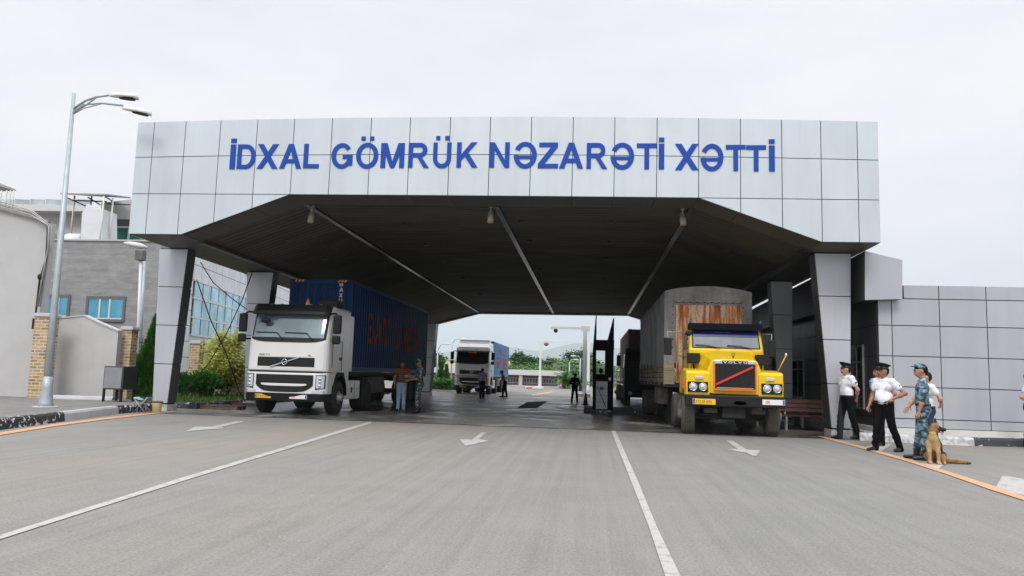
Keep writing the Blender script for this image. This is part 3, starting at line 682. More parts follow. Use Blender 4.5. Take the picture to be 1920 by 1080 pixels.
mb = MB(); f = lambda Y: pr(2, Y).lerp(pr(3, Y), .505) + Vector((0, 0, .02)); mb.bar(f(21.4), f(52), .16, .07); cb(mb, 'ceiling_channel', 'trim')
for i in (1, 4):
    mb = MB(); mb.bar(pr(i, 21.4) + Vector((0, 0, .0)), pr(i, 52), .22, .10); cb(mb, 'ceiling_channel', 'beam_dark')
mb = MB()   # roof deck, outer sides and rear
tl, tr_ = zt(jx[0]) - .01, zt(jx[-1]) - .01
mb.slab([(jx[0], Yf + .21, tl), (jx[-1], Yf + .21, tr_), (7.2, 52, tr_ - .3), (-12.75, 52, tl - .3)], (0, 0, -.12))
cb(mb, 'roof_deck', 'joint')
for x0, x1, i in ((jx[0], -12.75, 0), (jx[-1], 7.2, 5)):
    mb = MB()
    for k in range(16):
        Ya, Yb = Yf + .21 + k * 1.98, Yf + .19 + (k + 1) * 1.98
        a, b = pr(i, Ya), pr(i, min(Yb, 52)); s = -.02 if i == 0 else .02
        for f0, f1 in ((0, .33), (.335, .66), (.665, 1)):
            ta, tb = 8.3 - a.z, 8.3 - b.z
            mb.slab([(a.x, a.y, a.z + ta * f0), (b.x, b.y, b.z + tb * f0), (b.x, b.y, b.z + tb * f1), (a.x, a.y, a.z + ta * f1)], (s, 0, 0))
    cb(mb, 'side_panel', 'fascia')
mb = MB()
for i in range(5):
    a, b = pr(i, 52), pr(i + 1, 52); mb.slab([a, b, (b.x, 52, 7.9), (a.x, 52, 7.9)], (0, .15, 0))
cb(mb, 'rear_fascia', 'fascia')
mb = MB()
for i in range(5):
    a, b = pr(i, 51.6), pr(i + 1, 51.6); mb.slab([a - Vector((0, 0, .02)), b - Vector((0, 0, .02)), b + Vector((0, .38, -.02)), a + Vector((0, .38, -.02))], (0, 0, -.05))
cb(mb, 'rear_edge_trim', 'trim')
# downlights in the slats
for X, Ys in ((-6.1, (24.1, 27.5, 31, 36, 42)), (-2.2, (23.5, 26.6, 33, 39)), (.57, (23.4, 26.6, 30, 35.5, 41)), (-9.9, (24, 27.4, 31.5)), (4.3, (25, 30, 36))):
    for Y in Ys:
        i = 1 if X < -8 else 3 if X > 3 else 2; a, b = pr(i, Y), pr(i + 1, Y); t = (X - a.x) / (b.x - a.x); z = a.z + (b.z - a.z) * t + .045
        mb = MB(); mb.lathe([(.10, 0), (.10, -.035), (.075, -.06), (.05, -.065)], (X, Y, z), 12); cb(mb, 'downlight', 'beam_dark')
# pillars: tapering, vertical outside, leaning inside
def pillar(pxs, top, bot, Y, ztop, dep, side, front='pillar_panel', lab=None):
    """pxs: (outer, inner) px at top and at bottom"""
    (to, ti), (bo, bi) = pxs; xo = A(bo, bot, Y).x; xo2 = A(to, top, Y).x; xi_t = A(ti, top, Y).x; xi_b = A(bi, bot, Y).x
    o = bpy.data.objects.new('pillar', None); COL.objects.link(o); o.parent = cano; o.location = (xo, Y - 20.3, 0)
    if lab: o['label'] = lab
    core = MB(); core.slab([(xo + .02 * side, Y + .02, .1), (xi_b - .02 * side, Y + .02, .1), (xi_t - .02 * side, Y + .02, ztop), (xo2 + .02 * side, Y + .02, ztop)], (0, dep - .04, 0))
    tl_ = MB(); zs = [.24] + [.24 + (ztop - .26) * k / 4 for k in (1, 2, 3, 4)]
    fo = lambda z: xo + (xo2 - xo) * z / ztop; fi = lambda z: xi_b + (xi_t - xi_b) * z / ztop
    sd_ = MB(); sd2 = MB()
    for a, b in zip(zs, zs[1:]):
        a += .012; b -= .012
        tl_.slab([(fo(a), Y, a), (fi(a), Y, a), (fi(b), Y, b), (fo(b), Y, b)], (0, -.015, 0))
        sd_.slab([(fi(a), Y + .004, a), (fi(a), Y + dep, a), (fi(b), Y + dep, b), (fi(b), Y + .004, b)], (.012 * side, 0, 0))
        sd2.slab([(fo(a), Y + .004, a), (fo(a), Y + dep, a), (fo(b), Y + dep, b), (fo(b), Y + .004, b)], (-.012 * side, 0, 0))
    pl = MB(); x0, x1 = sorted((xo - .05 * side, xi_b + .04 * side)); pl.box(x0, x1, Y - .05, Y + dep + .05, 0, .2)
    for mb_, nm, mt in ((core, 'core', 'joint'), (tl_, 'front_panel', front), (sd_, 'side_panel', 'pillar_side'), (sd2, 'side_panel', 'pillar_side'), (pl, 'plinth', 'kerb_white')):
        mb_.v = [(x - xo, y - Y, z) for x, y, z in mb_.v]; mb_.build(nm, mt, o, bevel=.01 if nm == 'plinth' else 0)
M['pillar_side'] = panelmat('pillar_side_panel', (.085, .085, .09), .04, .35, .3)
pillar(((301, 354), (286, 312)), 449, 766, 22.5, 5.02, .48, 1)
pillar(((1594, 1527), (1594, 1561)), 455, 818, 21.75, 5.03, .55, -1)
pillar(((464, 513), (459, 478)), 503, 750, 27.0, 4.92, .5, 1)
pillar(((1485, 1445), (1485, 1462)), 520, 775, 27.2, 4.93, .5, -1)
pillar(((785, 817), (785, 804)), 615, 742, 47.5, 4.5, .8, 1)
pillar(((690, 716), (690, 704)), 600, 742, 37.0, 4.72, .8, 1)
pillar(((1338, 1310), (1338, 1322)), 600, 742, 40.0, 4.7, .8, -1)
# lettering
sg = thing('sign_lettering', (0, Yf, 0), 'large raised blue capitals naming the import customs line across the canopy fascia', 'sign')
words = [[('İ', 432.6, 442.6, 271.6, 317.8), ('D', 446, 480.2, 271.5, 317.3), ('X', 483.5, 522.5, 271, 316.8), ('A', 525.6, 566.5, 270.6, 316.6), ('L', 570.3, 599.4, 270.2, 316)],
 [('G', 622.2, 661.9, 269.4, 316.4), ('Ö', 668.4, 710, 268.9, 316.2), ('M', 714.7, 758.7, 269, 315.4), ('R', 766.3, 805.3, 268.6, 315.2), ('Ü', 812.5, 846.3, 268, 315.4), ('K', 856.9, 896.2, 267.6, 314.8)],
 [('N', 918.8, 955.6, 267.6, 315), ('Ə', 963.3, 1006.8, 267.3, 316), ('Z', 1009, 1046.9, 268, 316), ('A', 1048.7, 1093.7, 268.3, 316.4), ('R', 1100, 1138.7, 268.8, 317), ('Ə', 1144.4, 1189, 269, 318), ('T', 1193.9, 1231.4, 269.6, 317.8), ('İ', 1235, 1245.2, 270, 318)],
 [('X', 1265.5, 1309.4, 270.4, 319.4), ('Ə', 1313, 1356.2, 271, 321), ('T', 1360.7, 1397.5, 272.4, 321), ('T', 1398.6, 1436, 273, 321.8), ('İ', 1441.3, 1452.2, 273.4, 322)]]
for wd in words:
    mb = MB()
    for ch, x0, x1, y0, y1 in wd:
        xm, ym = (x0 + x1) / 2, (y0 + y1) / 2
        a, b = A(x0, ym, Yf), A(x1, ym, Yf); t_, bt = A(xm, y0, Yf), A(xm, y1, Yf); w_, prims = GL[ch]; hh = t_.z - bt.z
        for k, p in enumerate(prims): mb.slab([(a.x + (b.x - a.x) * u / w_, -.021, bt.z + hh * v) for u, v in p], (0, -.022 - .0012 * k, 0))
    mb.build('sign_word', 'sign_blue', sg)
# ================================================================ PANELLED BUILDING ON THE RIGHT
rb = thing('panelled_office_building', (7.69, 21.5, 0), 'low grey metal-panelled office building with stepped parapet right of the canopy', 'building')
def rbb(mb, name, m, par=None, **k):
    mb.v = [(x - 7.69, y - 21.5, z) for x, y, z in mb.v]; return mb.build(name, m, par or rb, **k)
YW = 21.5; x0 = 7.69; xw = 26.0
zrow = [.33] + [A(1852, p, YW).z for p in (790, 730, 672, 614, 563)] + [A(1800, 536, YW).z]
ux = [x0] + [A(p, 650, YW).x for p in (1673, 1763, 1852)]; 
while ux[-1] < xw: ux.append(ux[-1] + ux[3] - ux[2])
mb = MB(); cells = grid(ux, zrow[:-1]) + [c for c in grid([8.36] + ux[2:], zrow[-2:])]
tiles(mb, cells, lambda x, z: (x, YW, z), (0, -1, 0), .012, .015); rbb(mb, 'front_panel', 'grey_panel')
mb = MB(); mb.box(x0 + .02, xw, YW + .005, 52, .1, zrow[-2] - .01); mb.box(8.4, xw, YW + .006, YW + .5, zrow[-2] - .009, zrow[-1] - .01); rbb(mb, 'core', 'joint')
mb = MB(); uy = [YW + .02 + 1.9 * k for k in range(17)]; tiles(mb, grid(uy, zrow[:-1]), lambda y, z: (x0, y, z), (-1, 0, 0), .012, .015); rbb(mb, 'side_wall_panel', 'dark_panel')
M['plinth_white'] = mat('cream_plinth', (.56, .55, .51), .85, var=.06, dirt=((.40, .39, .36), 2, .6)); mb = MB(); mb.box(7.56, xw, YW - .12, YW - .02, .15, .325); mb.box(7.56, 7.67, YW, 50, .15, .325); rbb(mb, 'plinth', 'plinth_white')
bp = [A(1622, 470.5, 21.15), A(1692, 487.5, 21.15), A(1692, 560.5, 21.15), A(1622, 562.5, 21.15)]
mb = MB(); mb.slab(bp, (0, .02, 0)); rbb(mb, 'raised_parapet_box', 'grey_panel')
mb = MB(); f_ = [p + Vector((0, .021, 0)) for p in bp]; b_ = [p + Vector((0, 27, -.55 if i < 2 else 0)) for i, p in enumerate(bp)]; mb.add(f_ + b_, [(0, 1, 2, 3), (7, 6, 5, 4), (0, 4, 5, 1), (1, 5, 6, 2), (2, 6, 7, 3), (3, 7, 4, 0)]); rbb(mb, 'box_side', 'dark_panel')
# glazed door and windows in the side wall
def opening(y0, y1, z0, z1, name, bars=1):
    f = MB(); x = x0 - .02; fr = .06
    f.box(x - .05, x, y0, y0 + fr, z0, z1); f.box(x - .05, x, y1 - fr, y1, z0, z1); f.box(x - .05, x, y0 + fr, y1 - fr, z0, z0 + fr); f.box(x - .05, x, y0 + fr, y1 - fr, z1 - fr, z1)
    ym = (y0 + y1) / 2; f.box(x - .045, x - .002, ym - .03, ym + .03, z0 + fr, z1 - fr)
    if bars: f.box(x - .044, x - .003, y0 + fr, y1 - fr, z0 + (z1 - z0) * .72, z0 + (z1 - z0) * .72 + .05)
    o = rbb(f, name, 'rim'); g = MB(); g.box(x - .03, x - .012, y0 + fr, y1 - fr, z0 + fr, z1 - fr); rbb(g, 'pane', 'dark_glass', o) ; return o
a = AX(1621, 640, x0); b = AX(1600, 640, x0)
opening(a.y, max(b.y, a.y + 1.1), .75, 2.55, 'window'); opening(25.2, 26.5, .25, 2.5, 'door'); opening(28.6, 30.2, .9, 2.3, 'window'); opening(31.5, 33, .9, 2.3, 'window')
# ================================================================ LEFT SIDE BUILDINGS
def part(par, name, m, fn, **k):
    mb = MB(); fn(mb); l = par.location; mb.v = [(x - l[0], y - l[1], z - l[2]) for x, y, z in mb.v]; return mb.build(name, m, par, **k)
# tall plastered wall with pipes
wa = thing('plastered_shed', (-19, 24.2, .2), 'tall grey plastered shed wall with bundled pipes along its sloping top', 'building')
Yp = 24.0; p0, p1 = A(-60, 376, Yp), A(92, 417, Yp); pk = A(36, 402, Yp)
part(wa, 'wall', 'plaster', lambda mb: mb.slab([(p0.x - 4, Yp, .2), (p1.x, Yp, .2), (p1.x, Yp, p1.z), (pk.x, Yp, pk.z), (p0.x - 4, Yp, p0.z + .9)], (0, .35, 0)))
part(wa, 'capping', 'sheet', lambda mb: (mb.bar((pk.x, Yp - .04, pk.z + .03), (p1.x + .04, Yp - .04, p1.z + .02), .12, .08), mb.bar((p0.x - 4, Yp - .04, p0.z + .93), (pk.x, Yp - .04, pk.z + .03), .12, .08)))
def pipes(mb):
    for k, (dz, dy) in enumerate(((.14, -.10), (.20, -.16), (.10, -.22), (.26, -.12))):
        e_ = Vector((p1.x + .10 + .03 * k, Yp + dy, 0))
        mb.tube([(p0.x - 2, Yp + dy, p0.z + .45 + dz), (pk.x, Yp + dy, pk.z + dz), (p1.x - .5, Yp + dy, p1.z + .12 + dz * .8), (e_.x, e_.y, p1.z - .15), (e_.x + .06, e_.y, p1.z - .9), (e_.x - .02 * k, e_.y, 4.4 - .1 * k), (e_.x - .12, e_.y, 3.2)], .022, 6)
part(wa, 'pipe', 'sheet', pipes)
part(wa, 'cable', 'black', lambda mb: (mb.tube([(p1.x + .12, Yp - .2, p1.z - .2), (p1.x + .18, Yp - .2, 4.8), (p1.x + .02, Yp - .2, 4.1), (p1.x + .0, Yp - .2, 3.0), (p1.x + .08, Yp - .2, 2.6)], .03, 6), mb.ball((p1.x + .04, Yp - .22, 4.2), .09, .06, .11), mb.box(p1.x - .02, p1.x + .14, Yp - .3, Yp - .1, 2.45, 2.8)))
def brick_pier(pxl, pxr, pxt, pyb, pyt, Y, label, z0=.2, w=None):
    a, b = A(pxl, pyb, Y), A(pxr, pyb, Y); t = A(pxl + pxt, pyt, Y); o = thing('brick_pillar', ((a.x + b.x) / 2, Y, z0), label, 'pillar', 'pale brick gate pillars')
    hw = abs(b.x - a.x) / 2; h = t.z - z0
    mb = MB(); mb.box(-hw, hw, 0, hw * 2, 0, h); mb.build('shaft', 'brick', o)
    mb = MB(); mb.box(-hw - .05, hw + .05, -.05, hw * 2 + .05, h, h + .07); mb.box(-hw - .02, hw + .02, -.02, hw * 2 + .02, h + .07, h + .12); mb.build('cap', 'plaster2', o, bevel=.01)
brick_pier(50, 77, 5, 750, 593, 23.4, 'pale brick pillar against the tall plastered wall behind the tall street lamp')
brick_pier(217, 237, 1, 744, 618, 25.0, 'pale brick pillar rising behind the grey metal cabinet on legs')
brick_pier(349, 368, 1, 740, 644, 30.0, 'pale brick pillar behind the round dark green shrub', z0=.1)
brick_pier(441, 458, 1, 738, 690, 30.5, 'half-hidden pale brick pillar behind the yellow-green bush', z0=.1)
# low plaster wall
lw = thing('garden_wall', (-17, 24.6, .2), 'low grey plastered wall stepping down between the two nearer brick pillars', 'wall')
Yl = 24.6; q = [A(84, 600, Yl), A(158, 593, Yl), A(180, 604, Yl), A(222, 622, Yl)]
part(lw, 'wall', 'plaster2', lambda mb: mb.slab([(q[0].x, Yl, .2), (q[3].x, Yl, .2)] + q[::-1], (0, .22, 0)))
part(lw, 'coping', 'plaster', lambda mb: [mb.slab([a + Vector((0, -.03, 0)), b + Vector((0, -.03, 0)), b + Vector((0, .25, 0)), a + Vector((0, .25, 0))], (0, 0, .05)) for a, b in zip(q, q[1:])])
mb = MB(); a, b = A(300, 640, 30.2), A(349, 646, 30.2)
lw2 = thing('garden_wall', (a.x, 30.2, .17), 'low grey wall between the canopy pillar and the brick pillar behind the shrub', 'wall')
part(lw2, 'wall', 'plaster2', lambda mb: mb.box(a.x - 3, b.x, 30.2, 30.4, .17, A(349, 700, 30.2).z))
part(lw2, 'coping', 'plaster', lambda mb: mb.box(a.x - 3.02, b.x + .02, 30.16, 30.44, A(349, 700, 30.2).z, A(349, 700, 30.2).z + .06))
lw3 = thing('garden_wall', (a.x + 2, 30.6, .17), 'low pale wall between two brick pillars behind the yellow-green bush', 'wall')
a2, b2 = A(368, 712, 30.8), A(470, 712, 30.8)
part(lw3, 'wall', 'plaster2', lambda mb: mb.box(a2.x, b2.x, 30.8, 31.0, .17, a2.z)); part(lw3, 'coping', 'plaster', lambda mb: mb.box(a2.x - .02, b2.x + .02, 30.76, 31.04, a2.z, a2.z + .06))
M['tile_w0'] = panelmat('white_corner_tile', (.62, .64, .66), .04, .35, .05)
# concrete block annexe with blue windows
Yb = 32.0; bl, br_ = A(70, 600, Yb), A(291, 600, Yb); zt_b = A(200, 452, Yb).z
an = thing('concrete_block_annexe', (br_.x, Yb, 0), 'grey concrete block annexe with two blue windows behind the brick pillars', 'building')
part(an, 'wall', 'ashlar', lambda mb: mb.box(bl.x, br_.x, Yb, Yb + 2.3, 0, zt_b))
part(an, 'corner_pilaster', 'tile_w0', lambda mb: tiles(mb, grid([br_.x + .0, br_.x + .55], [.8 * k for k in range(9)]), lambda x, z: (x, Yb + .3, z), (0, -1, 0), .015, .3))
part(an, 'coping', 'plaster', lambda mb: mb.box(bl.x, br_.x + .05, Yb - .06, Yb + 2.35, zt_b, zt_b + .07))
def window(par, p, q_, Y, nm, frame, pane, div=(), fr=.12, sub='mullion'):
    a, b = A(*p, Y), A(*q_, Y); x0_, x1_, z1_, z0_ = a.x, b.x, a.z, b.z
    f = part(par, 'window', frame, lambda mb: (mb.box(x0_ - fr, x0_, Y - .06, Y - .001, z0_ - fr, z1_ + fr), mb.box(x1_, x1_ + fr, Y - .06, Y - .001, z0_ - fr, z1_ + fr), mb.box(x0_, x1_, Y - .06, Y - .001, z1_, z1_ + fr), mb.box(x0_, x1_, Y - .075, Y - .001, z0_ - fr, z0_)))
    mb = MB(); mb.box(x0_, x1_, Y - .03, Y - .01, z0_, z1_); l = par.location; mb.v = [(x - l[0], y - l[1], z - l[2]) for x, y, z in mb.v]; mb.build('pane', pane, f)
    mb = MB(); mb.box(x0_, x1_, Y - .05, Y - .031, z0_, z0_ + .05)
    for d in div: xx = x0_ + (x1_ - x0_) * d; mb.box(xx - .04, xx + .04, Y - .052, Y - .031, z0_ + .05, z1_)
    mb.v = [(x - l[0], y - l[1], z - l[2]) for x, y, z in mb.v]; mb.build(sub, 'white_pole', f)
M['frame_grey'] = mat('window_surround_grey', (.13, .13, .14), .7)
window(an, (168, 560), (229, 599), Yb, 'w', 'frame_grey', 'blue_glass', (.33, .62)); window(an, (92, 557), (125, 594), Yb, 'w', 'frame_grey', 'blue_glass', (.55,))
# white tower-like rooftop plant behind the annexe
YR = 36.0
def rp(p, Y=YR): return A(p[0], p[1], Y)
duct = thing('ventilation_duct', tuple(rp((150, 450))), 'white sheet-metal ventilation duct with rounded elbow on the annexe roof', 'duct')
def dfn(mb):
    a, b = rp((152, 450)), rp((205, 450)); c, d = rp((157, 392)), rp((200, 390)); e_, f_ = rp((150, 400)), rp((188, 400))
    z0_ = a.z - .6
    mb.slab([(a.x, YR, z0_), (rp((193, 450)).x, YR, z0_), (rp((190, 400)).x, YR, rp((190, 392)).z), (rp((163, 388)).x, YR, rp((163, 382)).z), (rp((153, 400)).x, YR, rp((153, 400)).z)], (0, 1.3, 0))
part(duct, 'riser', 'white_pole', dfn, bevel=.03)
part(duct, 'elbow', 'white_pole', lambda mb: mb.lathe([(.02, 0), (.42, .02), (.45, .2), (.45, .9)], (rp((118, 447)).x, YR + .3, rp((118, 452)).z), 20, axis='X'))
can = thing('roof_shelter', tuple(rp((190, 450))), 'sheet-metal lean-to roof on thin posts above the annexe roof', 'shelter')
def cfn(mb):
    a, b, c, d = rp((113, 364)), rp((200, 366)), A(245, 372, 38), A(150, 366, 41)
    mb.slab([a, b, c, d], (0, 0, .07))
part(can, 'roof', 'sheet', cfn)
for (x, yt, yb, Y) in ((193, 368, 450, YR), (210, 372, 452, YR + .6), (136, 367, 432, YR + 2.5), (168, 368, 430, YR + 3)):
    a, b = A(x + (4 if x < 180 else 2), yt, Y), A(x - 2, yb, Y); part(can, 'post', 'plinth_white', lambda mb: mb.tube([(a.x, Y, a.z), (a.x, Y, b.z - 1.0)], .045, 6))
def cbr(mb):
    for (p, q_) in (((122, 369), (160, 386)), ((140, 376), (200, 378)), ((196, 368), (215, 380)), ((165, 370), (188, 384)), ((200, 382), (244, 384))): mb.bar(rp(p, 37), rp(q_, 37), .06)
part(can, 'truss', 'beam_dark', cbr)
can2 = thing('roof_shelter', tuple(A(10, 380, 40)), 'small sheet-metal shelter roof at the far left edge above the plastered wall', 'shelter')
part(can2, 'roof', 'sheet', lambda mb: mb.slab([A(-30, 340, 40), A(0, 346, 40), A(30, 358, 40), A(-25, 360, 43)], (0, 0, .08)))
for x in (-8, 3, 13, 20, 26):
    a, b = A(x, 357, 40), A(x - 1, 400, 40); part(can2, 'post', 'plinth_white', lambda mb: mb.tube([a, (a.x, a.y, b.z)], .04, 6))
# machinery room / green clad block behind shelter
gr = thing('green_clad_plant_room', tuple(A(225, 450, 39)), 'teal-clad plant room with stained concrete band under the shelter roof', 'building')
part(gr, 'wall', 'teal', lambda mb: mb.slab([A(196, 456, 39), A(262, 456, 39), A(262, 426, 39), A(196, 424, 39)], (0, 3, 0)))
part(gr, 'band', 'beam_dark', lambda mb: mb.slab([A(190, 425, 38.9), A(262, 426, 38.9), A(262, 412, 38.9), A(190, 410, 38.9)], (0, 3, 0)))
part(gr, 'upper_wall', 'plaster', lambda mb: mb.slab([A(190, 410.5, 39), A(262, 412.5, 39), A(262, 372, 39), A(190, 380, 39)], (0, 3, 0)))
part(gr, 'frame', 'white_pole', lambda mb: (mb.bar(A(205, 425.5, 38.7), A(262, 426.5, 38.7), .08), mb.bar(A(243, 426, 38.7), A(240, 452, 38.7), .08)))
part(gr, 'machine', 'black', lambda mb: (mb.slab([A(196, 452, 38), A(208, 452, 38), A(208, 420, 38), A(197, 420, 38)], (0, .5, 0)), mb.bar(A(201, 450, 37.9), A(203, 430, 37.9), .1)))
# far-left wing with glazed parapet
wg = thing('grey_wing_building', tuple(A(60, 450, 46)), 'long grey wing with pale glazed parapet and shaded recess behind the plastered wall', 'building')
part(wg, 'wall', 'plaster', lambda mb: mb.slab([A(-60, 470, 46), A(160, 470, 46), A(160, 396, 46), A(-60, 394, 46)], (0, 8, 0)))
part(wg, 'parapet', 'white_wall', lambda mb: mb.slab([A(-60, 394, 45), A(160, 396, 45), A(160, 386, 45), A(-60, 380, 45)], (0, 1.5, 0)))
M['rail_glass'] = glassm('parapet_glass', (.42, .48, .52), .2, .2)
part(wg, 'glass_rail', 'rail_glass', lambda mb: [mb.slab([A(x + .8, 386, 45.2), A(x + 28, 387, 45.2), A(x + 28, 374.5, 45.2), A(x + .8, 373, 45.2)], (0, .04, 0)) for x in range(-60, 150, 29)])
part(wg, 'window', 'blue_glass', lambda mb: mb.slab([A(60, 450, 45.9), A(104, 450, 45.9), A(104, 438, 45.9), A(60, 437, 45.9)], (0, .06, 0)))
part(wg, 'window', 'blue_glass', lambda mb: mb.slab([A(112, 450, 45.9), A(120, 450, 45.9), A(120, 438, 45.9), A(112, 437, 45.9)], (0, .06, 0)))
# white office building with blue curtain wall, turned 8 degrees
Pw = A(372, 600, 46.0); th = R(9.0); dv = Vector((-math.sin(-th) * 0 - math.sin(th), math.cos(th), 0)); nv = Vector((math.cos(th), math.sin(th), 0))
ob = thing('white_office_building', (Pw.x, Pw.y, 0), 'white tiled office block with blue glass curtain wall seen between the left pillars', 'building')
def W(px, py): return AP(px, py, (Pw.x, Pw.y, 0), tuple(nv))
def along(s, z, out=0.0): return Vector((Pw.x, Pw.y, 0)) + dv * s + Vector((0, 0, z)) + nv * out
z_top = 14.5; zg = [W(371, y).z for y in (630, 597, 561, 528)]; s_l, s_r = -1.4, 40.0
M['tile_w'] = panelmat('white_wall_tile', (.62, .64, .66), .04, .35, .05)
def wallf(mb):
    cells = grid([-2.8 + 1.35 * k for k in range(33)], [0 + .95 * k for k in range(16)])
    cells2 = []
    for c in cells:
        a_, b_, z0_, z1_ = c[0][0], c[1][0], c[0][1], c[2][1]
        if b_ > s_l + .5 and z1_ > zg[0] and z0_ < zg[3]:
            if z0_ < zg[0]: cells2.append(grid([a_, b_], [z0_, zg[0]])[0])
            if z1_ > zg[3]: cells2.append(grid([a_, b_], [zg[3], z1_])[0])
            continue
        cells2.append(c)
    tiles(mb, cells2, lambda s_, z: along(s_, z), nv, .02, .03)
part(ob, 'tiled_wall', 'tile_w', wallf)
part(ob, 'core', 'joint', lambda mb: mb.slab([along(-2.8, 0, -.01), along(41, 0, -.01), along(41, 15.1, -.01), along(-2.8, 15.1, -.01)], -nv * 3.4))
part(ob, 'end_wall', 'tile_w', lambda mb: tiles(mb, grid([.0, 1.15, 2.3, 3.4], [.95 * k for k in range(16)]), lambda s_, z: along(-2.8, z, -.01) - nv * s_, -dv, .02, .03))
part(ob, 'curtain_wall', 'curtain_glass', lambda mb: [tiles(mb, grid([s_l + .2 + 1.55 * k for k in range(27)], [zg[i], zg[i + 1]]), lambda s_, z: along(s_, z), nv, .03, .05) for i in range(3)])
part(ob, 'mullion', 'white_pole', lambda mb: ([mb.bar(along(s_l + .2 + 1.55 * k, zg[0], .06), along(s_l + .2 + 1.55 * k, zg[3], .06), .07) for k in range(27)], [mb.bar(along(s_l, z, .065), along(s_r, z, .065), .09) for z in zg]))
for (a_, b_) in ((2.0, 3.4), (9.0, 11)):
    part(ob, 'window', 'curtain_glass', lambda mb: mb.slab([along(a_, W(400, 487).z + .0, .05), along(b_, W(400, 487).z, .05), along(b_, W(400, 487).z + 1.6, .05), along(a_, W(400, 487).z + 1.6, .05)], nv * .05))
mb = MB(); mb.slab([(-12.3, 21.36, .0045), (7.0, 20.96, .0045), (7.0, 21.02, .0045), (-12.3, 21.42, .0045)], (0, 0, .006)); struct(mb.build('road_joint', 'joint'))
# ================================================================ VEHICLES  (local: x across, y from nose (0) backwards, z up)
def wheel(par, x, y, r=.51, w=.3, side=1, dusty=False, steer=0.0, dual=False, name='wheel', deep=.06):
    """side +1: outer face looks to +x"""
    o = bpy.data.objects.new(name, None); COL.objects.link(o); o.parent = par; o.location = (x, y, r); o.rotation_euler = (0, 0, steer)
    mb = MB(); h = w / 2; prof = [(r * .60, -h), (r * .9, -h), (r * .975, -h + .03), (r, -h + .06), (r, h - .06), (r * .975, h - .03), (r * .9, h), (r * .60, h)]
    mb.lathe(prof, (0, 0, 0), 40, 'X')
    mb.smooth = False
    for k in range(40):   # tread blocks
        a = 2 * math.pi * k / 40
        for j in (-1, 0, 1):
            c = Vector((j * w * .27, math.cos(a + j * .04) * (r + .004), math.sin(a + j * .04) * (r + .004))); t = Vector((0, -math.sin(a), math.cos(a))); n_ = Vector((0, math.cos(a), math.sin(a)))
            mb.slab([c - Vector((w * .11, 0, 0)) - t * .022, c + Vector((w * .11, 0, 0)) - t * .022, c + Vector((w * .11, 0, 0)) + t * .022, c - Vector((w * .11, 0, 0)) + t * .022], n_ * .012)
    mb.build('tyre', 'dusty_rubber' if dusty else 'rubber', o)
    s = side; mb = MB()
    if dual: mb.lathe([(r * .61, s * h * .98), (r * .57, s * (h - .02)), (r * .50, -s * .02), (r * .26, -s * .06), (r * .25, s * .05), (r * .12, s * .08)], (0, 0, 0), 28, 'X')
    else: mb.lathe([(r * .61, s * h * .98), (r * .57, s * (h - .02)), (r * .48, s * h * .4), (r * .40, s * (h + .0)), (r * .24, s * (h + .03)), (r * .22, s * (h + .10)), (r * .12, s * (h + .11))], (0, 0, 0), 28, 'X')
    mb.build('rim', 'dusty_metal' if dusty else 'rim', o)
    mb = MB()
    for k in range(10):
        a = 2 * math.pi * k / 10; q = (s * (h - .005) if not dual else -s * .06, r * .31 * math.cos(a), r * .31 * math.sin(a)); mb.tube([q, (q[0] + s * .035, q[1], q[2])], .016, 6)
    mb.build('wheel_nuts', 'chassis', o); return o
def corr(par, name, m, a, b, z0, z1, n, pitch=.28, depth=.036, split=None):
    """corrugated sheet from a to b (2D), outward normal n"""
    a, b, n = Vector(a), Vector(b), Vector(n); L_ = (b - a).length; k = max(1, round(L_ / pitch)); p = L_ / k; d = (b - a).normalized(); pts = []
    for i in range(k):
        for t, h in ((0, 0), (.25, 0), (.5, -1), (.75, -1)): pts.append(a + d * ((i + t) * p) + n * (h * depth))
    pts.append(b); mb = MB()
    for p_, q_ in zip(pts, pts[1:]): mb.poly([(p_.x, p_.y, z0), (q_.x, q_.y, z0), (q_.x, q_.y, z1), (p_.x, p_.y, z1)])
    return mb.build(name, m, par, recalc=False)
def corr_h(s, L_, pitch=.28, depth=.036):
    k = max(1, round(L_ / pitch)); p = L_ / k; t = (s / p) % 1
    return 0 if t < .25 else -depth * (t - .25) / .25 if t < .5 else -depth if t < .75 else -depth * (1 - (t - .75) / .25)
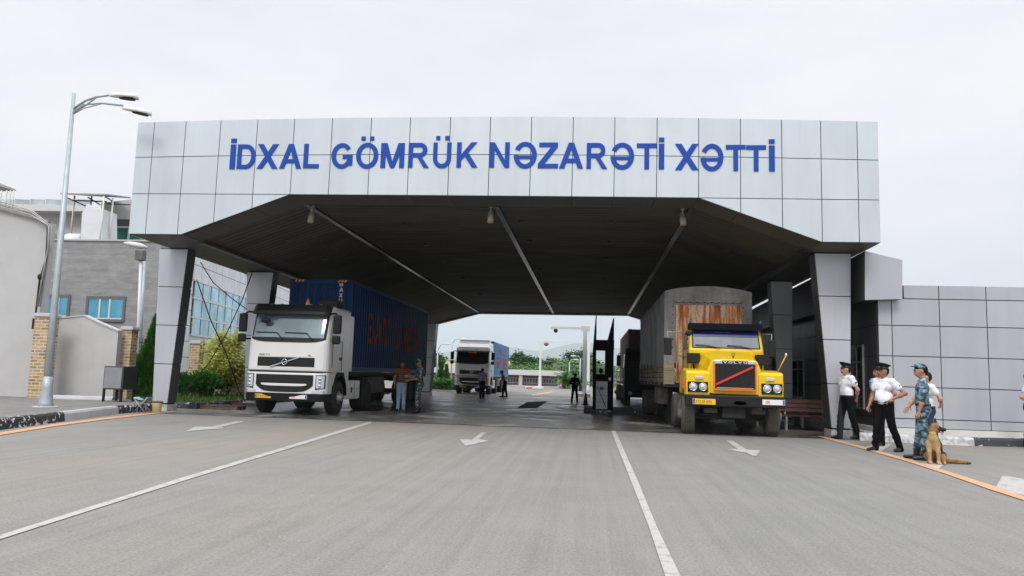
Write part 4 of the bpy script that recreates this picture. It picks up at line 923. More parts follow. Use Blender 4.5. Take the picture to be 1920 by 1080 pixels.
def container(par, x0, x1, y0, y1, z0, z1, m='container_blue', word=None, wbox=None, front=None, ncol='orange'):
    o = bpy.data.objects.new('container', None); COL.objects.link(o); o.parent = par
    i = .06
    corr(o, 'front_wall', m, (x0 + i, y0 + .04), (x1 - i, y0 + .04), z0 + .12, z1 - .1, (0, -1), .26, .045)
    corr(o, 'side_wall', m, (x1 - .01, y0 + i), (x1 - .01, y1 - i), z0 + .12, z1 - .1, (1, 0))
    corr(o, 'side_wall', m, (x0 + .01, y0 + i), (x0 + .01, y1 - i), z0 + .12, z1 - .1, (-1, 0))
    for x in (x0, x1 - .12):
        for y in (y0, y1 - .12): mb = MB(); mb.box(x, x + .12, y, y + .12, z0, z1); mb.build('corner_post', m, o)
    mb = MB(); mb.box(x0 + .12, x1 - .12, y0 + .005, y0 + .1, z1 - .11, z1 - .002); mb.box(x0 + .12, x1 - .12, y0 + .005, y0 + .1, z0 + .002, z0 + .14)
    for x in (x0 + .005, x1 - .095):
        mb.box(x, x + .09, y0 + .12, y1 - .12, z1 - .1, z1 - .003); mb.box(x, x + .09, y0 + .12, y1 - .12, z0 + .003, z0 + .15)
    mb.build('rails', m, o)
    mb = MB(); mb.box(x0 + .1, x1 - .1, y0 + .1, y1 - .1, z1 - .06, z1 - .03); mb.box(x0 + .12, x1 - .12, y1 - .1, y1 - .05, z0 + .1, z1 - .1); mb.box(x0 + .1, x1 - .1, y0 + .12, y1 - .12, z0 + .02, z0 + .08); mb.build('roof_and_floor', m, o)
    mb = MB()
    for x in (x0 - .005, x1 - .155):
        for y in (y0 - .006, y1 - .155):
            for z in (z0 - .006, z1 - .11): mb.box(x, x + .16, y, y + .16, z, z + .118)
    mb.build('corner_castings', 'chassis', o)
    if word:   # painted lettering that follows the corrugation of the +x side, running front to back
        for wd, (s0, s1, za, zb) in zip(word, wbox):
            mb = MB(); text(mb, wd, (0, 0, 0), (1, 0, 0), (0, 0, 1), (0, -1, 0), 1.0, th=.0, gap=.16)
            W_ = max(v[0] for v in mb.v); me = bpy.data.meshes.new('t'); fl = MB()
            for ch_x, polys in _flat(wd): fl.add([(x, 0, z) for x, z in polys], [list(range(len(polys)))])
            me.from_pydata([tuple(v) for v in fl.v], [], fl.f); bm = bmesh.new(); bm.from_mesh(me)
            W_ = max(v.co.x for v in bm.verts); L_ = y1 - y0 - 2 * i
            for v in bm.verts: v.co = Vector((s0 + v.co.x / W_ * (s1 - s0), 0, za + v.co.z * (zb - za)))
            k = max(1, round(L_ / .28)); p = L_ / k; c = p * .25 * math.floor(s0 / (p * .25))
            while c < s1: bmesh.ops.bisect_plane(bm, geom=bm.verts[:] + bm.edges[:] + bm.faces[:], plane_co=(c, 0, 0), plane_no=(1, 0, 0)); c += p * .25
            for v in bm.verts: s_ = v.co.x; v.co = Vector((x1 - .01 + corr_h(s_, L_) + .006, y0 + i + s_, v.co.z))
            bm.to_mesh(me); bm.free(); me.materials.append(M[ncol]); q = bpy.data.objects.new('side_lettering', me); COL.objects.link(q); q.parent = o
    if front:
        mb = MB(); zz = front[3]
        for ch in front[0]: text(mb, ch, (front[1], y0 + .03, zz), (1, 0, 0), (0, 0, 1), (0, -1, 0), front[2], th=.012); zz -= front[2] * 1.35
        mb.build('front_lettering', 'plate_white', o)
    return o
def _flat(s, gap=.16):
    x = 0
    for ch in s:
        if ch == ' ': x += .42; continue
        w_, prims = GL[ch]
        for p in prims: yield x, [(x + a, b) for a, b in p]
        x += w_ + gap
def plate(par, x0, x1, z0, z1, y, m, s, white=False):
    mb = MB(); mb.box(x0, x1, y - .012, y, z0, z1); o = mb.build('number_plate', m, par)
    mb = MB(); w_ = (x1 - x0) * .1
    if not white: mb.box(x0 + .008, x0 + w_, y - .0145, y - .012, z0 + .01, z1 - .01)
    else: mb.box(x1 - w_, x1 - .008, y - .0145, y - .012, z0 + .01, z1 - .01)
    mb.build('plate_band', 'plate_blue', o)
    mb = MB(); h = (z1 - z0) * .55; text(mb, s, (x0 + w_ * 1.5, y - .012, z0 + (z1 - z0) * .2), (1, 0, 0), (0, 0, 1), (0, -1, 0), h, .78 if not white else .95, .003, .28); mb.build('plate_lettering', 'black' if not white else 'red', o)
class Nose:   # curved cab front: y of the skin at (x, z)
    def __init__(s, hw, prof, corner, bow): s.hw, s.prof, s.c, s.bow = hw, prof, corner, bow
    def y0(s, z):
        P = s.prof
        if z <= P[0][0]: return P[0][1]
        for (a, ya), (b, yb) in zip(P, P[1:]):
            if z <= b: t = (z - a) / (b - a); return ya + (yb - ya) * t
        return P[-1][1]
    def y(s, x, z):
        ax = min(abs(x), s.hw); e_ = s.y0(z) + s.bow * (ax / s.hw) ** 2; k = ax - (s.hw - s.c)
        if k > 0: e_ += s.c - math.sqrt(max(s.c ** 2 - k ** 2, 0))
        return e_
    def patch(s, mb, x0, x1, z0, z1, out=.01, nx=12, nz=4, th=.012, edge=None):
        """a skin-hugging panel; edge(t)-> (zlow, zhigh) lets its outline slope"""
        vs = []; 
        for sgn in (out, out - th):
            for j in range(nz + 1):
                for i in range(nx + 1):
                    x = x0 + (x1 - x0) * i / nx; a, b = edge(i / nx) if edge else (z0, z1); z = a + (b - a) * j / nz; vs.append((x, s.y(x, z) - sgn, z))
        n = (nx + 1) * (nz + 1); f = []
        for j in range(nz):
            for i in range(nx):
                a = j * (nx + 1) + i; f.append((a, a + 1, a + nx + 2, a + nx + 1)); f.append((n + a, n + a + nx + 1, n + a + nx + 2, n + a + 1))
        for i in range(nx): a = i; f.append((a, n + a, n + a + 1, a + 1)); a = nz * (nx + 1) + i; f.append((a, a + 1, n + a + 1, n + a))
        for j in range(nz): a = j * (nx + 1); f.append((a, a + nx + 1, n + a + nx + 1, n + a)); a += nx; f.append((a, n + a, n + a + nx + 1, a + nx + 1))
        mb.add(vs, f); return mb
def artic(loc, label, high=False, glass='cab_glass', far=False, rz=0.0, cont=None, scale=1.0, beacon=True):
    t = thing('container_lorry', loc, label, 'lorry', None, rz, scale)
    hw = 1.23; roof = 3.22 if not high else 3.62
    nose = Nose(hw, [(.40, .04), (.62, .0), (1.22, .015), (1.30, .03), (2.1, .06), (2.25, .09), (3.05, .34), (roof, .50 if not high else .95)], .22, .07)
    mb = MB(); mb.smooth = True   # shell: rings of the outline, wheel arch cut by omitting the low side behind y .75
    zs = [.62, .9, 1.2, 1.235, 1.26, 1.3, 1.7, 2.1, 2.25, 2.5, 2.8, 3.05, roof - .06, roof]
    xs = [-hw + .0001, -hw + .02, -hw + .06, -hw + .13, -hw + .22] + [hw * k / 5 for k in range(-3, 4)] + [hw - .22, hw - .13, hw - .06, hw - .02, hw - .0001]
    def shell(m_, zlist, ylen, name, ins=0.0):
        rings = []
        for z in zlist:
            g = .03 if z in (1.235, 1.26) else 0; rr = []
            for x in xs: rr.append((x * (1 - .02 * max(0, (z - 2.1))) * (1 if z < roof else .96), nose.y(x, z) + g + (.04 if z == roof else 0), z))
            yb = ylen; k = 1 - .02 * max(0, (z - 2.1)); k *= 1 if z < roof else .96
            rr += [(hw * k, yb, z), (-hw * k, yb, z)]; rings.append(rr)
        n = len(rings[0]); mb = MB(); vs = [p for r in rings for p in r]; fs = []
        for j in range(len(rings) - 1):
            for i in range(n): fs.append((j * n + i, j * n + (i + 1) % n, (j + 1) * n + (i + 1) % n, (j + 1) * n + i))
        fs += [list(range(n))[::-1], [(len(rings) - 1) * n + i for i in range(n)]]
        mb.smooth = False; mb.add(vs, fs); return mb.build(name, m_, t, bevel=.012, seg=1)
    lo = shell('truck_white', [z for z in zs if z <= 1.235], .62, 'front_bumper')
    up = shell('truck_white', [z for z in zs if z >= 1.26], 2.15, 'cab')
    mb = MB(); mb.box(-1.16, 1.16, .16, 2.1, 1.1, 1.27); mb.build('cab_underside', 'black', t)
    # arches
    for s in (-1, 1):
        mb = MB(); pts = []
        for k in range(13): a = math.pi * k / 12; pts.append((.62 * math.cos(a), .62 * math.sin(a)))
        for (p, q_) in zip(pts, pts[1:]): mb.slab([(s * (hw - .32), 1.34 + p[0], .55 + p[1]), (s * (hw - .32), 1.34 + q_[0], .55 + q_[1]), (s * (hw - .32), 1.34 + q_[0] * 1.09, .55 + q_[1] * 1.09), (s * (hw - .32), 1.34 + p[0] * 1.09, .55 + p[1] * 1.09)], (s * .335, 0, 0))
        mb.build('mudguard', 'black', t)
        mb = MB(); mb.slab([(s * (hw - .02), .6, 1.26), (s * (hw - .02), .6, .80), (s * (hw - .02), .74, .95), (s * (hw - .02), .9, 1.18), (s * (hw - .02), 1.0, 1.262)], (s * .018, 0, 0)); mb.slab([(s * (hw - .02), 1.72, 1.262), (s * (hw - .02), 1.92, .98), (s * (hw - .02), 2.14, .98), (s * (hw - .02), 2.14, 1.262)], (s * .018, 0, 0)); mb.build('wheel_arch_panel', 'truck_white', t)
    # black front apron
    mb = MB(); nose.patch(mb, -hw + .01, hw - .01, .40, .61, .035, 20, 2, .3); mb.build('lower_apron', 'black', t)
    # windscreen
    mb = MB(); nose.patch(mb, -1.13, 1.13, 2.12, 2.98, .012, 22, 6, .02, edge=lambda q_: (2.10 + .10 * (2 * q_ - 1) ** 6, 3.0)); sc = mb.build('windscreen_surround', 'black', t)
    mb = MB(); nose.patch(mb, -1.07, 1.07, 2.24, 2.93, .018, 22, 6, .01); mb.build('windscreen', glass, t)
    if not far:
        mb = MB()
        for x, d in ((-.45, 1), (.45, 1)):
            p = Vector((x + .32, nose.y(x, 2.2) - .035, 2.16)); q_ = Vector((x + .12, nose.y(x, 2.36) - .05, 2.37)); mb.tube([p, q_], .014, 5); mb.tube([q_ + Vector((0, 0, .01)), Vector((x - .55, nose.y(x - .5, 2.38) - .045, 2.385))], .012, 5)
        mb.build('wiper', 'black', t)
        mb = MB(); mb.tube([(-.92, nose.y(-.92, 2.95) - .02, 2.95), (-.74, nose.y(-.7, 2.9) - .16, 2.9), (-.70, nose.y(-.7, 2.7) - .18, 2.80)], .015, 5); mb.ball((-.70, nose.y(-.7, 2.7) - .17, 2.73), .15, .05, .09, 12); mb.build('kerb_mirror', 'black', t)
    # sun visor
    mb = MB(); nose.patch(mb, -1.17, 1.17, 2.94, 3.2, .22, 20, 3, .18, edge=lambda q_: (2.92, 3.23)); mb.build('sun_visor', 'black' if not high else 'smoke', t, bevel=.02)
    if high:
        mb = MB(); text(mb, 'BAY LINES', (-.75, nose.y(0, 3.1) - .225, 3.02), (1, 0, 0), (0, 0, 1), (0, -1, 0), .13, 1.3, .004); mb.build('visor_lettering', 'rim', t)
        mb = MB(); mb.box(-.3, .3, nose.y(0, 2.9) - .25, nose.y(0, 2.9) - .22, 2.86, 2.93); mb.build('visor_light', 'orange_red', t)
        mb = MB(); nose.patch(mb, -1.08, 1.08, 3.27, roof + .22, .06, 16, 4, .5); mb.build('roof_spoiler', 'truck_white', t, bevel=.04)
    else:
        mb = MB(); mb.box(.60, 1.22, .78, 1.25, roof - .03, roof + .22); mb.build('roof_air_deflector', 'black', t, bevel=.05)
        mb = MB()
        for x in (-.75, -.45, .45, .75): mb.ball((x, .62, roof + .02), .07, .05, .04, 8)
        mb.build('roof_lamps', 'rim', t)
    if beacon and not high:
        mb = MB(); mb.slab([(.12, .95, roof + .02), (.30, .95, roof + .02), (.21, .95, roof + .26)], (0, .06, 0)); mb.build('warning_marker', 'amber', t)
    # upper grille
    mb = MB(); nose.patch(mb, -.90, .90, 1.34, 1.74, .008, 18, 3, .014); g = mb.build('grille_frame', 'truck_white', t, bevel=.006)
    mb = MB(); nose.patch(mb, -.86, .86, 1.39, 1.66, .012, 18, 3, .01); g = mb.build('upper_grille', 'black', t)
    mb = MB()
    for k in range(5): nose.patch(mb, -.85, .85, 1.405 + k * .053, 1.428 + k * .053, .022, 14, 1, .012)
    mb.build('grille_slats', 'chassis', g)
    mb = MB(); nose.patch(mb, -.84, .84, 1.66, 1.69, .02, 14, 1, .01); mb.build('chrome_strip', 'chrome', t)
    mb = MB(); a = Vector((-.46, nose.y(-.4, 1.4) - .045, 1.375)); b = Vector((.44, nose.y(.4, 1.66) - .045, 1.675)); mb.bar(a, b, .025, .028); mb.tube([((a.x + b.x) / 2 + .078 * math.cos(q_ * .2618), (a.y + b.y) / 2 - .03, 1.525 + .078 * math.sin(q_ * .2618)) for q_ in range(25)], .014, 6); mb.build('emblem', 'chrome', t)
    mb = MB(); text(mb, 'VOLVO', (-.83, nose.y(-.7, 1.7) - .012, 1.705), (1, 0, 0), (0, 0, 1), (0, -1, 0), .045, 1.5, .006); mb.build('badge_lettering', 'black', t); mb = MB(); text(mb, 'FH', (.66, nose.y(.7, 1.7) - .012, 1.70), (1, 0, 0), (0, 0, 1), (0, -1, 0), .04, 1.2, .006); mb.build('badge_lettering', 'black', t)
    mb = MB(); nose.patch(mb, -1.1, 1.1, 1.232, 1.262, .004, 16, 1, .05); mb.build('panel_gap', 'black', t)
    # lower grille with the white cross bar
    mb = MB(); nose.patch(mb, -.86, .86, .64, 1.16, .012, 20, 4, .014, edge=lambda q_: (.66 + .20 * abs(2 * q_ - 1) ** 5, 1.16)); g = mb.build('lower_grille', 'black', t)
    mb = MB()
    for k in range(9):
        if 2 < k < 5: continue
        nose.patch(mb, -.62, .62, .69 + k * .05, .712 + k * .05, .022, 12, 1, .012)
    mb.build('grille_slats', 'chassis', g)
    mb = MB(); nose.patch(mb, -.68, .68, .83, .905, .045, 16, 2, .04, edge=lambda q_: (.83 + .03 * abs(2 * q_ - 1) ** 6, .905)); mb.build('cross_bar', 'truck_white', t, bevel=.01)
    for s in (-1, 1):
        e1 = (lambda q_: (.74 + .04 * q_, 1.17)) if s > 0 else (lambda q_: (.78 - .04 * q_, 1.17))
        x0_, x1_ = (.93, 1.19) if s > 0 else (-1.19, -.93)
        mb = MB(); nose.patch(mb, x0_, x1_, .74, 1.17, .014, 8, 5, .02, edge=e1); h = mb.build('headlight', 'black', t)
        mb = MB(); nose.patch(mb, x0_ + .02, x1_ - .02, .79, 1.15, .02, 8, 5, .01); mb.build('lens', 'lamp', h)
        mb = MB()
        for k in range(3): z = .86 + k * .1; xx = s * 1.05; mb.lathe([(.045, 0), (.04, -.012), (.02, -.02)], (xx, nose.y(xx, z) - .02, z), 12, 'Y')
        mb.build('bulb_reflector', 'chrome', h)
        x2, x3 = (.84, 1.19) if s > 0 else (-1.19, -.84)
        mb = MB(); nose.patch(mb, x2, x3, .63, .72, .016, 8, 2, .02); h2 = mb.build('fog_light', 'lamp', t)
    plate(t, -.84, -.36, .47, .59, nose.y(-.6, .5) - .036, 'plate_yellow', '٣٣ع٨٢٨٧٥'); plate(t, .20, .72, .47, .59, nose.y(.5, .5) - .036, 'plate_white', 'LOCAL' if False else 'IR', True)
    # doors, side windows, mirrors, steps
    for s in (-1, 1):
        x = s * (hw + .001)
        mb = MB(); k = .98; mb.slab([(x * k, .55, 2.22), (x * k, 1.30, 2.22), (x * .965, 1.30, 2.92), (x * .965, .66, 2.92)], (s * .012, 0, 0)); d = mb.build('side_window', 'dark_glass', t)
        mb = MB(); mb.box(min(x, x + s * .012), max(x, x + s * .012), .50, .515, 1.4, 2.2); mb.box(min(x, x + s * .012), max(x, x + s * .012), 1.38, 1.395, 1.3, 2.2); mb.box(min(x, x + s * .01), max(x, x + s * .01), .515, 1.38, 2.185, 2.2); mb.build('door_seams', 'black', t)
        mb = MB(); mb.box(min(x, x + s * .03), max(x, x + s * .03), 1.16, 1.30, 1.62, 1.72); mb.build('door_handle', 'black', t)
        mb = MB(); xm = s * 1.44; arm = MB(); arm.tube([(s * 1.18, .42, 2.98), (s * 1.33, .30, 2.99), (xm, .22, 2.90)], .03, 6); arm.tube([(s * 1.20, .42, 2.2), (s * 1.34, .30, 2.18), (xm, .22, 2.25)], .03, 6)
        mo = arm.build('mirror_arm', 'black', t)
        mb = MB(); mb.box(xm - .12, xm + .12, .12, .28, 2.38, 2.93); mb.build('mirror_housing', 'black', mo, bevel=.05)
        mb = MB(); mb.box(xm - .13, xm + .11, .12, .26, 2.08, 2.33); mb.build('mirror_housing', 'black', mo, bevel=.05)
        mb = MB(); mb.slab([(xm - .09, .284, 2.43), (xm + .09, .284, 2.43), (xm + .09, .284, 2.88), (xm - .09, .284, 2.88)], (0, .004, 0)); mb.build('mirror_glass', 'chrome', mo)
        mb = MB(); mb.box(s * 1.19 - .04 * (s > 0) - 0, s * 1.19 + .04, 1.98, 2.12, 1.3, 3.0) if False else mb.box(min(s * 1.15, s * 1.235), max(s * 1.15, s * 1.235), 2.152, 2.45, 1.30, 3.05); mb.build('side_deflector', 'truck_white', t, bevel=.02)
        # skirt / tank fairing
        mb = MB(); mb.box(min(s * .80, s * 1.22), max(s * .80, s * 1.22), 2.06, 3.45, .42, 1.02); f = mb.build('side_fairing', 'truck_white', t, bevel=.03)
        mb = MB(); mb.box(min(s * 1.22, s * 1.232), max(s * 1.22, s * 1.232), 2.5, 2.62, .62, .80); mb.box(min(s * 1.22, s * 1.228), max(s * 1.22, s * 1.228), 2.85, 2.86, .45, 1.0); mb.box(min(s * 1.22, s * 1.228), max(s * 1.22, s * 1.228), 2.1, 3.42, .74, .75); mb.build('fairing_details', 'black', f)
        mb = MB(); mb.box(min(s * .95, s * 1.18), max(s * .95, s * 1.18), .66, .9, .38, .44); mb.build('step', 'chassis', t)
        wheel(t, s * 1.06, 1.34, .50, .32, s, steer=0); 
        wheel(t, s * .98, 4.35, .50, .52, s, dual=True)
    mb = MB(); mb.box(-.42, -.34, .5, 5.4, .72, 1.0); mb.box(.34, .42, .5, 5.4, .72, 1.0); mb.box(-1.05, 1.05, 1.28, 1.40, .42, .56); mb.box(-.95, .95, 4.28, 4.42, .42, .58); mb.box(-.34, .34, .5, .7, .7, .98); mb.box(-.3, .3, .9, 2.0, .4, .95); mb.build('chassis', 'chassis', t)
    for s in (-1, 1): mb = MB(); mb.box(min(s * .74, s * 1.22), max(s * .74, s * 1.22), 3.78, 3.82, .5, 1.08); mb.box(min(s * .74, s * 1.22), max(s * .74, s * 1.22), 3.82, 4.95, 1.06, 1.10); mb.build('rear_mudguard', 'black', t)
    # trailer
    x0_, x1_, y0_, y1_, z0_, z1_ = cont['box']
    o = bpy.data.objects.new('trailer', None); COL.objects.link(o); o.parent = t
    mb = MB(); mb.box(x0_ + .75, x0_ + .87, y0_ + .2, y1_, z0_ - .34, z0_ - .01); mb.box(x1_ - .87, x1_ - .75, y0_ + .2, y1_, z0_ - .34, z0_ - .01); mb.box(x0_ + .02, x1_ - .02, y0_ + .02, y1_, z0_ - .15, z0_ - .012)
    for y in (y1_ - 4.2, y1_ - 2.9, y1_ - 1.6): mb.box(x0_ + .1, x1_ - .1, y - .06, y + .06, .45, .58)
    mb.build('trailer_frame', 'chassis', o)
    for s, xx in ((-1, x0_ + .22), (1, x1_ - .22)):
        mb = MB(); mb.box(xx - .1, xx + .1, y0_ + 2.6, y0_ + 2.75, .25, z0_ - .16); mb.box(xx - .15, xx + .15, y0_ + 2.52, y0_ + 2.83, .2, .25); mb.build('landing_leg', 'chassis', o)
        mb = MB(); mb.box(xx - .2, xx + .2, y0_ + 3.1, y0_ + 4.6, .55, z0_ - .17); mb.build('storage_box', 'dusty_metal', o, bevel=.02)
        for y in (y1_ - 4.2, y1_ - 2.9, y1_ - 1.6):
            wheel(o, xx - s * .02, y, .5, .42, s, dual=True)
    container(t, *cont['box'], m=cont.get('m', 'container_blue'), word=cont.get('word'), wbox=cont.get('wbox'), front=cont.get('front'), ncol=cont.get('ncol', 'orange'))
    return t
M['smoke'] = mat('smoked_visor', (.05, .05, .055), .3)
# near white lorry
lx, ly = -9.25, 22.75
cb0 = (-1.05, 1.06, 2.6, 14.6, 1.30, 4.27)
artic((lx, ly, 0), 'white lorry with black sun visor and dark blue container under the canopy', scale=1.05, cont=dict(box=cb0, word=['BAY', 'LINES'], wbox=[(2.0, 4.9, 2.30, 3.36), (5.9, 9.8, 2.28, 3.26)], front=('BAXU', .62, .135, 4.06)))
mb = MB()
# hazard chevrons on the container's upper front corners
w1 = [o for o in COL.objects if o.name == 'container'][0]
for xx in (cb0[0] + .16, cb0[1] - .50):
    for k in range(3): mb.slab([(xx + k * .11, 2.595, 4.19), (xx + .06 + k * .11, 2.595, 4.19), (xx + .1 + k * .11, 2.595, 4.26), (xx + .04 + k * .11, 2.595, 4.26)], (0, -.006, 0))
mb.build('hazard_chevrons', 'amber', w1)
# far white lorry, tall roof, loaded with a lighter blue container
fx, fy = -8.15, 53.2
artic((fx, fy, 0), 'distant white high-roof lorry with lighter blue container waiting beyond the canopy', high=True, glass='cab_glass_dark', far=True, beacon=False,
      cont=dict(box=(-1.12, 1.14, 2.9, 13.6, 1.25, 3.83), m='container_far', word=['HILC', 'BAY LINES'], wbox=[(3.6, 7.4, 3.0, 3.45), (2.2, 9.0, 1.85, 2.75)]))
# ---------------------------------------------------------------- yellow bonneted lorry with tarpaulin trailer
yx, yy = 3.73, 20.35
yt = thing('bonneted_lorry', (yx, yy, 0), 'old yellow bonneted lorry with red grille bar pulling a grey tarpaulin trailer', 'lorry', scale=.96)
hw = 1.02; M['matt_black'] = mat('matt_black', (.006, .006, .009), .8, spec=.1)
# bonnet: loft of sections, widening backwards
def loft(name, m, secs, par, bevel=.03, caps=True):
    n = len(secs[0]); mb = MB(); fs = []
    for j in range(len(secs) - 1):
        for i in range(n): fs.append((j * n + i, j * n + (i + 1) % n, (j + 1) * n + (i + 1) % n, (j + 1) * n + i))
    if caps: fs += [list(range(n))[::-1], [(len(secs) - 1) * n + i for i in range(n)]]
    mb.add([p for s_ in secs for p in s_], fs); return mb.build(name, m, par, bevel=bevel, seg=3)
def sec(y, hb, ht, zb, zt_, sh=.0): return [(-hb, y, zb), (hb, y, zb), (hb, y, zt_ - .28), (ht, y, zt_ - .03), (ht * .5, y, zt_ + .012), (-ht * .5, y, zt_ + .012), (-ht, y, zt_ - .03), (-hb, y, zt_ - .28)]
loft('bonnet', 'truck_yellow', [sec(.12, .70, .60, 1.12, 2.06), sec(.6, .74, .62, 1.12, 2.13), sec(1.25, .86, .70, 1.12, 2.30), sec(1.5, .99, .80, 1.12, 2.36)], yt)
# fenders with arches
for s in (-1, 1):
    mb = MB(); pro = [(.10, 1.06), (.10, 1.66), (.16, 1.74), (.9, 1.80), (1.5, 1.62), (1.72, 1.1), (1.56, 1.1)] + [(.92 + .62 * math.cos(R(a)), .62 + .62 * math.sin(R(a))) for a in range(50, 136, 12)] + [(.30, 1.06)]
    mb.slab([(s * .62, y, z) for y, z in pro], (s * .66, 0, 0)); mb.build('wing', 'truck_yellow', yt, bevel=.04, seg=3)
    mb = MB(); x0_, x1_ = sorted((s * .70, s * 1.24)); mb.box(x0_, x1_, .055, .10, 1.16, 1.44); hl = mb.build('headlight_panel', 'black', yt, bevel=.01)
    for xx in (s * .84, s * 1.10):
        mb = MB(); mb.lathe([(.112, 0), (.112, -.03), (.098, -.042), (.09, -.03), (.02, -.005)], (xx, .055, 1.30), 24, 'Y'); mb.build('headlight_rim', 'chrome', hl)
        mb = MB(); mb.lathe([(.09, 0), (.08, -.028), (.05, -.045), (.01, -.05)], (xx, .05, 1.30), 24, 'Y'); mb.build('headlight_lens', 'lamp', hl)
    mb = MB(); x0_, x1_ = sorted((s * .82, s * 1.04)); mb.box(x0_, x1_, .06, .11, 1.50, 1.59); mb.build('side_lamp', 'lamp', yt, bevel=.015)
    mb = MB(); mb.box(*sorted((s * 1.28, s * 1.33)), .3, .4, 1.25, 1.50); mb.build('marker_lamp', 'orange_red', yt, bevel=.01)
    mb = MB(); mb.box(*sorted((s * .78, s * 1.12)), 1.0, 1.28, 1.95, 2.24); mb.tube([(s * .95, 1.2, 1.97), (s * .9, 1.25, 1.7)], .03, 6); mb.build('air_intake', 'black', yt, bevel=.04)
mb = MB(); mb.box(-.66, -.58, .10, .9, 1.1, 1.15); mb.build('inner_trim', 'black', yt)
# grille
mb = MB(); mb.box(-.55, .55, .03, .13, 1.24, 2.03); gb = mb.build('grille_surround', 'chrome', yt, bevel=.02)
mb = MB(); mb.box(-.52, .52, .015, .032, 1.27, 1.94); mb.build('grille_core', 'black', gb)
mb = MB()
for k in range(31): mb.box(-.50 + k * .033, -.488 + k * .033, .003, .016, 1.33, 1.92)
mb.build('grille_bars', 'chassis', gb)
mb = MB(); mb.bar((-.50, -.012, 1.38), (.47, -.012, 1.87), .026, .055, up=(0, 0, 1)); mb.build('red_bar', 'red', gb)
mb = MB(); mb.box(-.56, -.53, -.002, .028, 1.23, 1.95); mb.box(.53, .56, -.002, .028, 1.23, 1.95); mb.box(-.53, .53, -.002, .028, 1.225, 1.255); mb.build('reflective_edging', 'orange_red', gb)
mb = MB(); mb.box(-.48, .48, .004, .014, 1.285, 1.305); mb.build('mesh_strip', 'amber', gb)
mb = MB(); mb.box(-.34, .34, .018, .03, 1.945, 2.02); mb.build('badge_strip', 'black', gb)
mb = MB(); text(mb, 'VOLVO', (-.31, .017, 1.955), (1, 0, 0), (0, 0, 1), (0, -1, 0), .052, 2.15, .006, .3); mb.build('badge_lettering', 'plate_white', gb)
mb = MB(); mb.tube([(.0, .28, 2.10), (.0, .28, 2.17)], .02, 8); mb.tube([(.04 * math.cos(q_ * .5236), .28, 2.20 + .04 * math.sin(q_ * .5236)) for q_ in range(13)], .010, 6); mb.build('bonnet_ornament', 'chassis', yt)
# bumper
mb = MB(); mb.box(-1.30, 1.30, -.02, .14, .79, 1.10); bu = mb.build('bumper', 'black', yt, bevel=.03)
mb = MB(); mb.lathe([(.14, 0), (.14, -.012), (.12, -.012), (.12, 0)], (.12, -.02, .9), 20, 'Y'); 
mb.v = [(x * 1.5 - .06, y, .9 + (z - .9) * .5) for x, y, z in mb.v]; mb.build('tow_slot', 'chassis', bu)
plate(yt, -1.12, -.52, .84, .99, -.022, 'plate_yellow', '٢٢ع٨٢٨٧٥'); plate(yt, .70, 1.28, .88, 1.02, -.022, 'plate_white', 'IR', True)
mb = MB(); mb.tube([(1.16, .2, 1.78), (1.34, .1, 2.18)], .014, 6); ro = mb.build('width_rod', 'truck_yellow', yt); mb = MB(); mb.ball((1.35, .1, 2.22), .03, .03, .05, 8); mb.build('rod_tip', 'plate_white', ro)
# cab
def csec(y, w_, zb, zt_): return [(-w_, y, zb), (w_, y, zb), (w_ * .97, y, zt_ - .12), (w_ * .90, y, zt_ - .02), (-w_ * .90, y, zt_ - .02), (-w_ * .97, y, zt_ - .12)]
mb = MB()
cabp = [(1.36, 1.10), (1.36, 2.34), (1.62, 2.98), (1.80, 3.08), (2.95, 3.06), (3.02, 2.9), (3.02, 1.10)]
secs = [[(x * (1 if z < 2.4 else .955), y, z) for y, z in cabp] for x in (-1.06, 1.06)]
mb = MB(); n = len(cabp); mb.add(secs[0] + secs[1], [list(range(n)), [n + i for i in range(n)][::-1]] + [(i, (i + 1) % n, n + (i + 1) % n, n + i) for i in range(n)]); mb.build('cab', 'truck_yellow', yt, bevel=.06, seg=3)
yw = lambda z: 1.36 + (z - 2.34) * (.26 / .64)
def front_pane(mb, x0_, x1_, z0_, z1_, out, th=.01): mb.slab([(x0_, yw(z0_) - out, z0_), (x1_, yw(z0_) - out, z0_), (x1_ * .985, yw(z1_) - out, z1_), (x0_ * .985, yw(z1_) - out, z1_)], (0, th, 0))
mb = MB(); front_pane(mb, -.96, .96, 2.40, 2.93, .012, .03); ws = mb.build('windscreen_seal', 'black', yt, bevel=.01)
M['cab_glass2'] = glassm('grey_windscreen', (.20, .23, .24), .08, .2); mb = MB(); front_pane(mb, -.92, .92, 2.43, 2.92, .020); mb.build('windscreen', 'cab_glass2', ws)
mb = MB(); front_pane(mb, -.90, .90, 2.74, 2.925, .032, .008); mb.build('sunstrip', 'blue_tint', ws)
mb = MB()
for x in (-.45, .45): mb.tube([(x + .28, yw(2.42) - .05, 2.40), (x - .05, yw(2.47) - .06, 2.475), (x - .42, yw(2.49) - .05, 2.49)], .013, 5)
mb.build('wiper', 'black', ws)
mb = MB(); mb.slab([(-1.06, 1.38, 2.93), (1.06, 1.38, 2.93), (1.03, 1.50, 3.13), (-1.03, 1.50, 3.13)], (0, .30, 0)); mb.build('sun_visor', 'matt_black', yt, bevel=.02)
mb = MB(); text(mb, 'SCANIA' if False else 'VOLVO', (-.3, yw(2.86) - .034, 2.86), (1, 0, 0), (0, 0, 1), (0, -1, 0), .03, 3.0, .003); mb.build('sunstrip_lettering', 'plate_blue', ws)
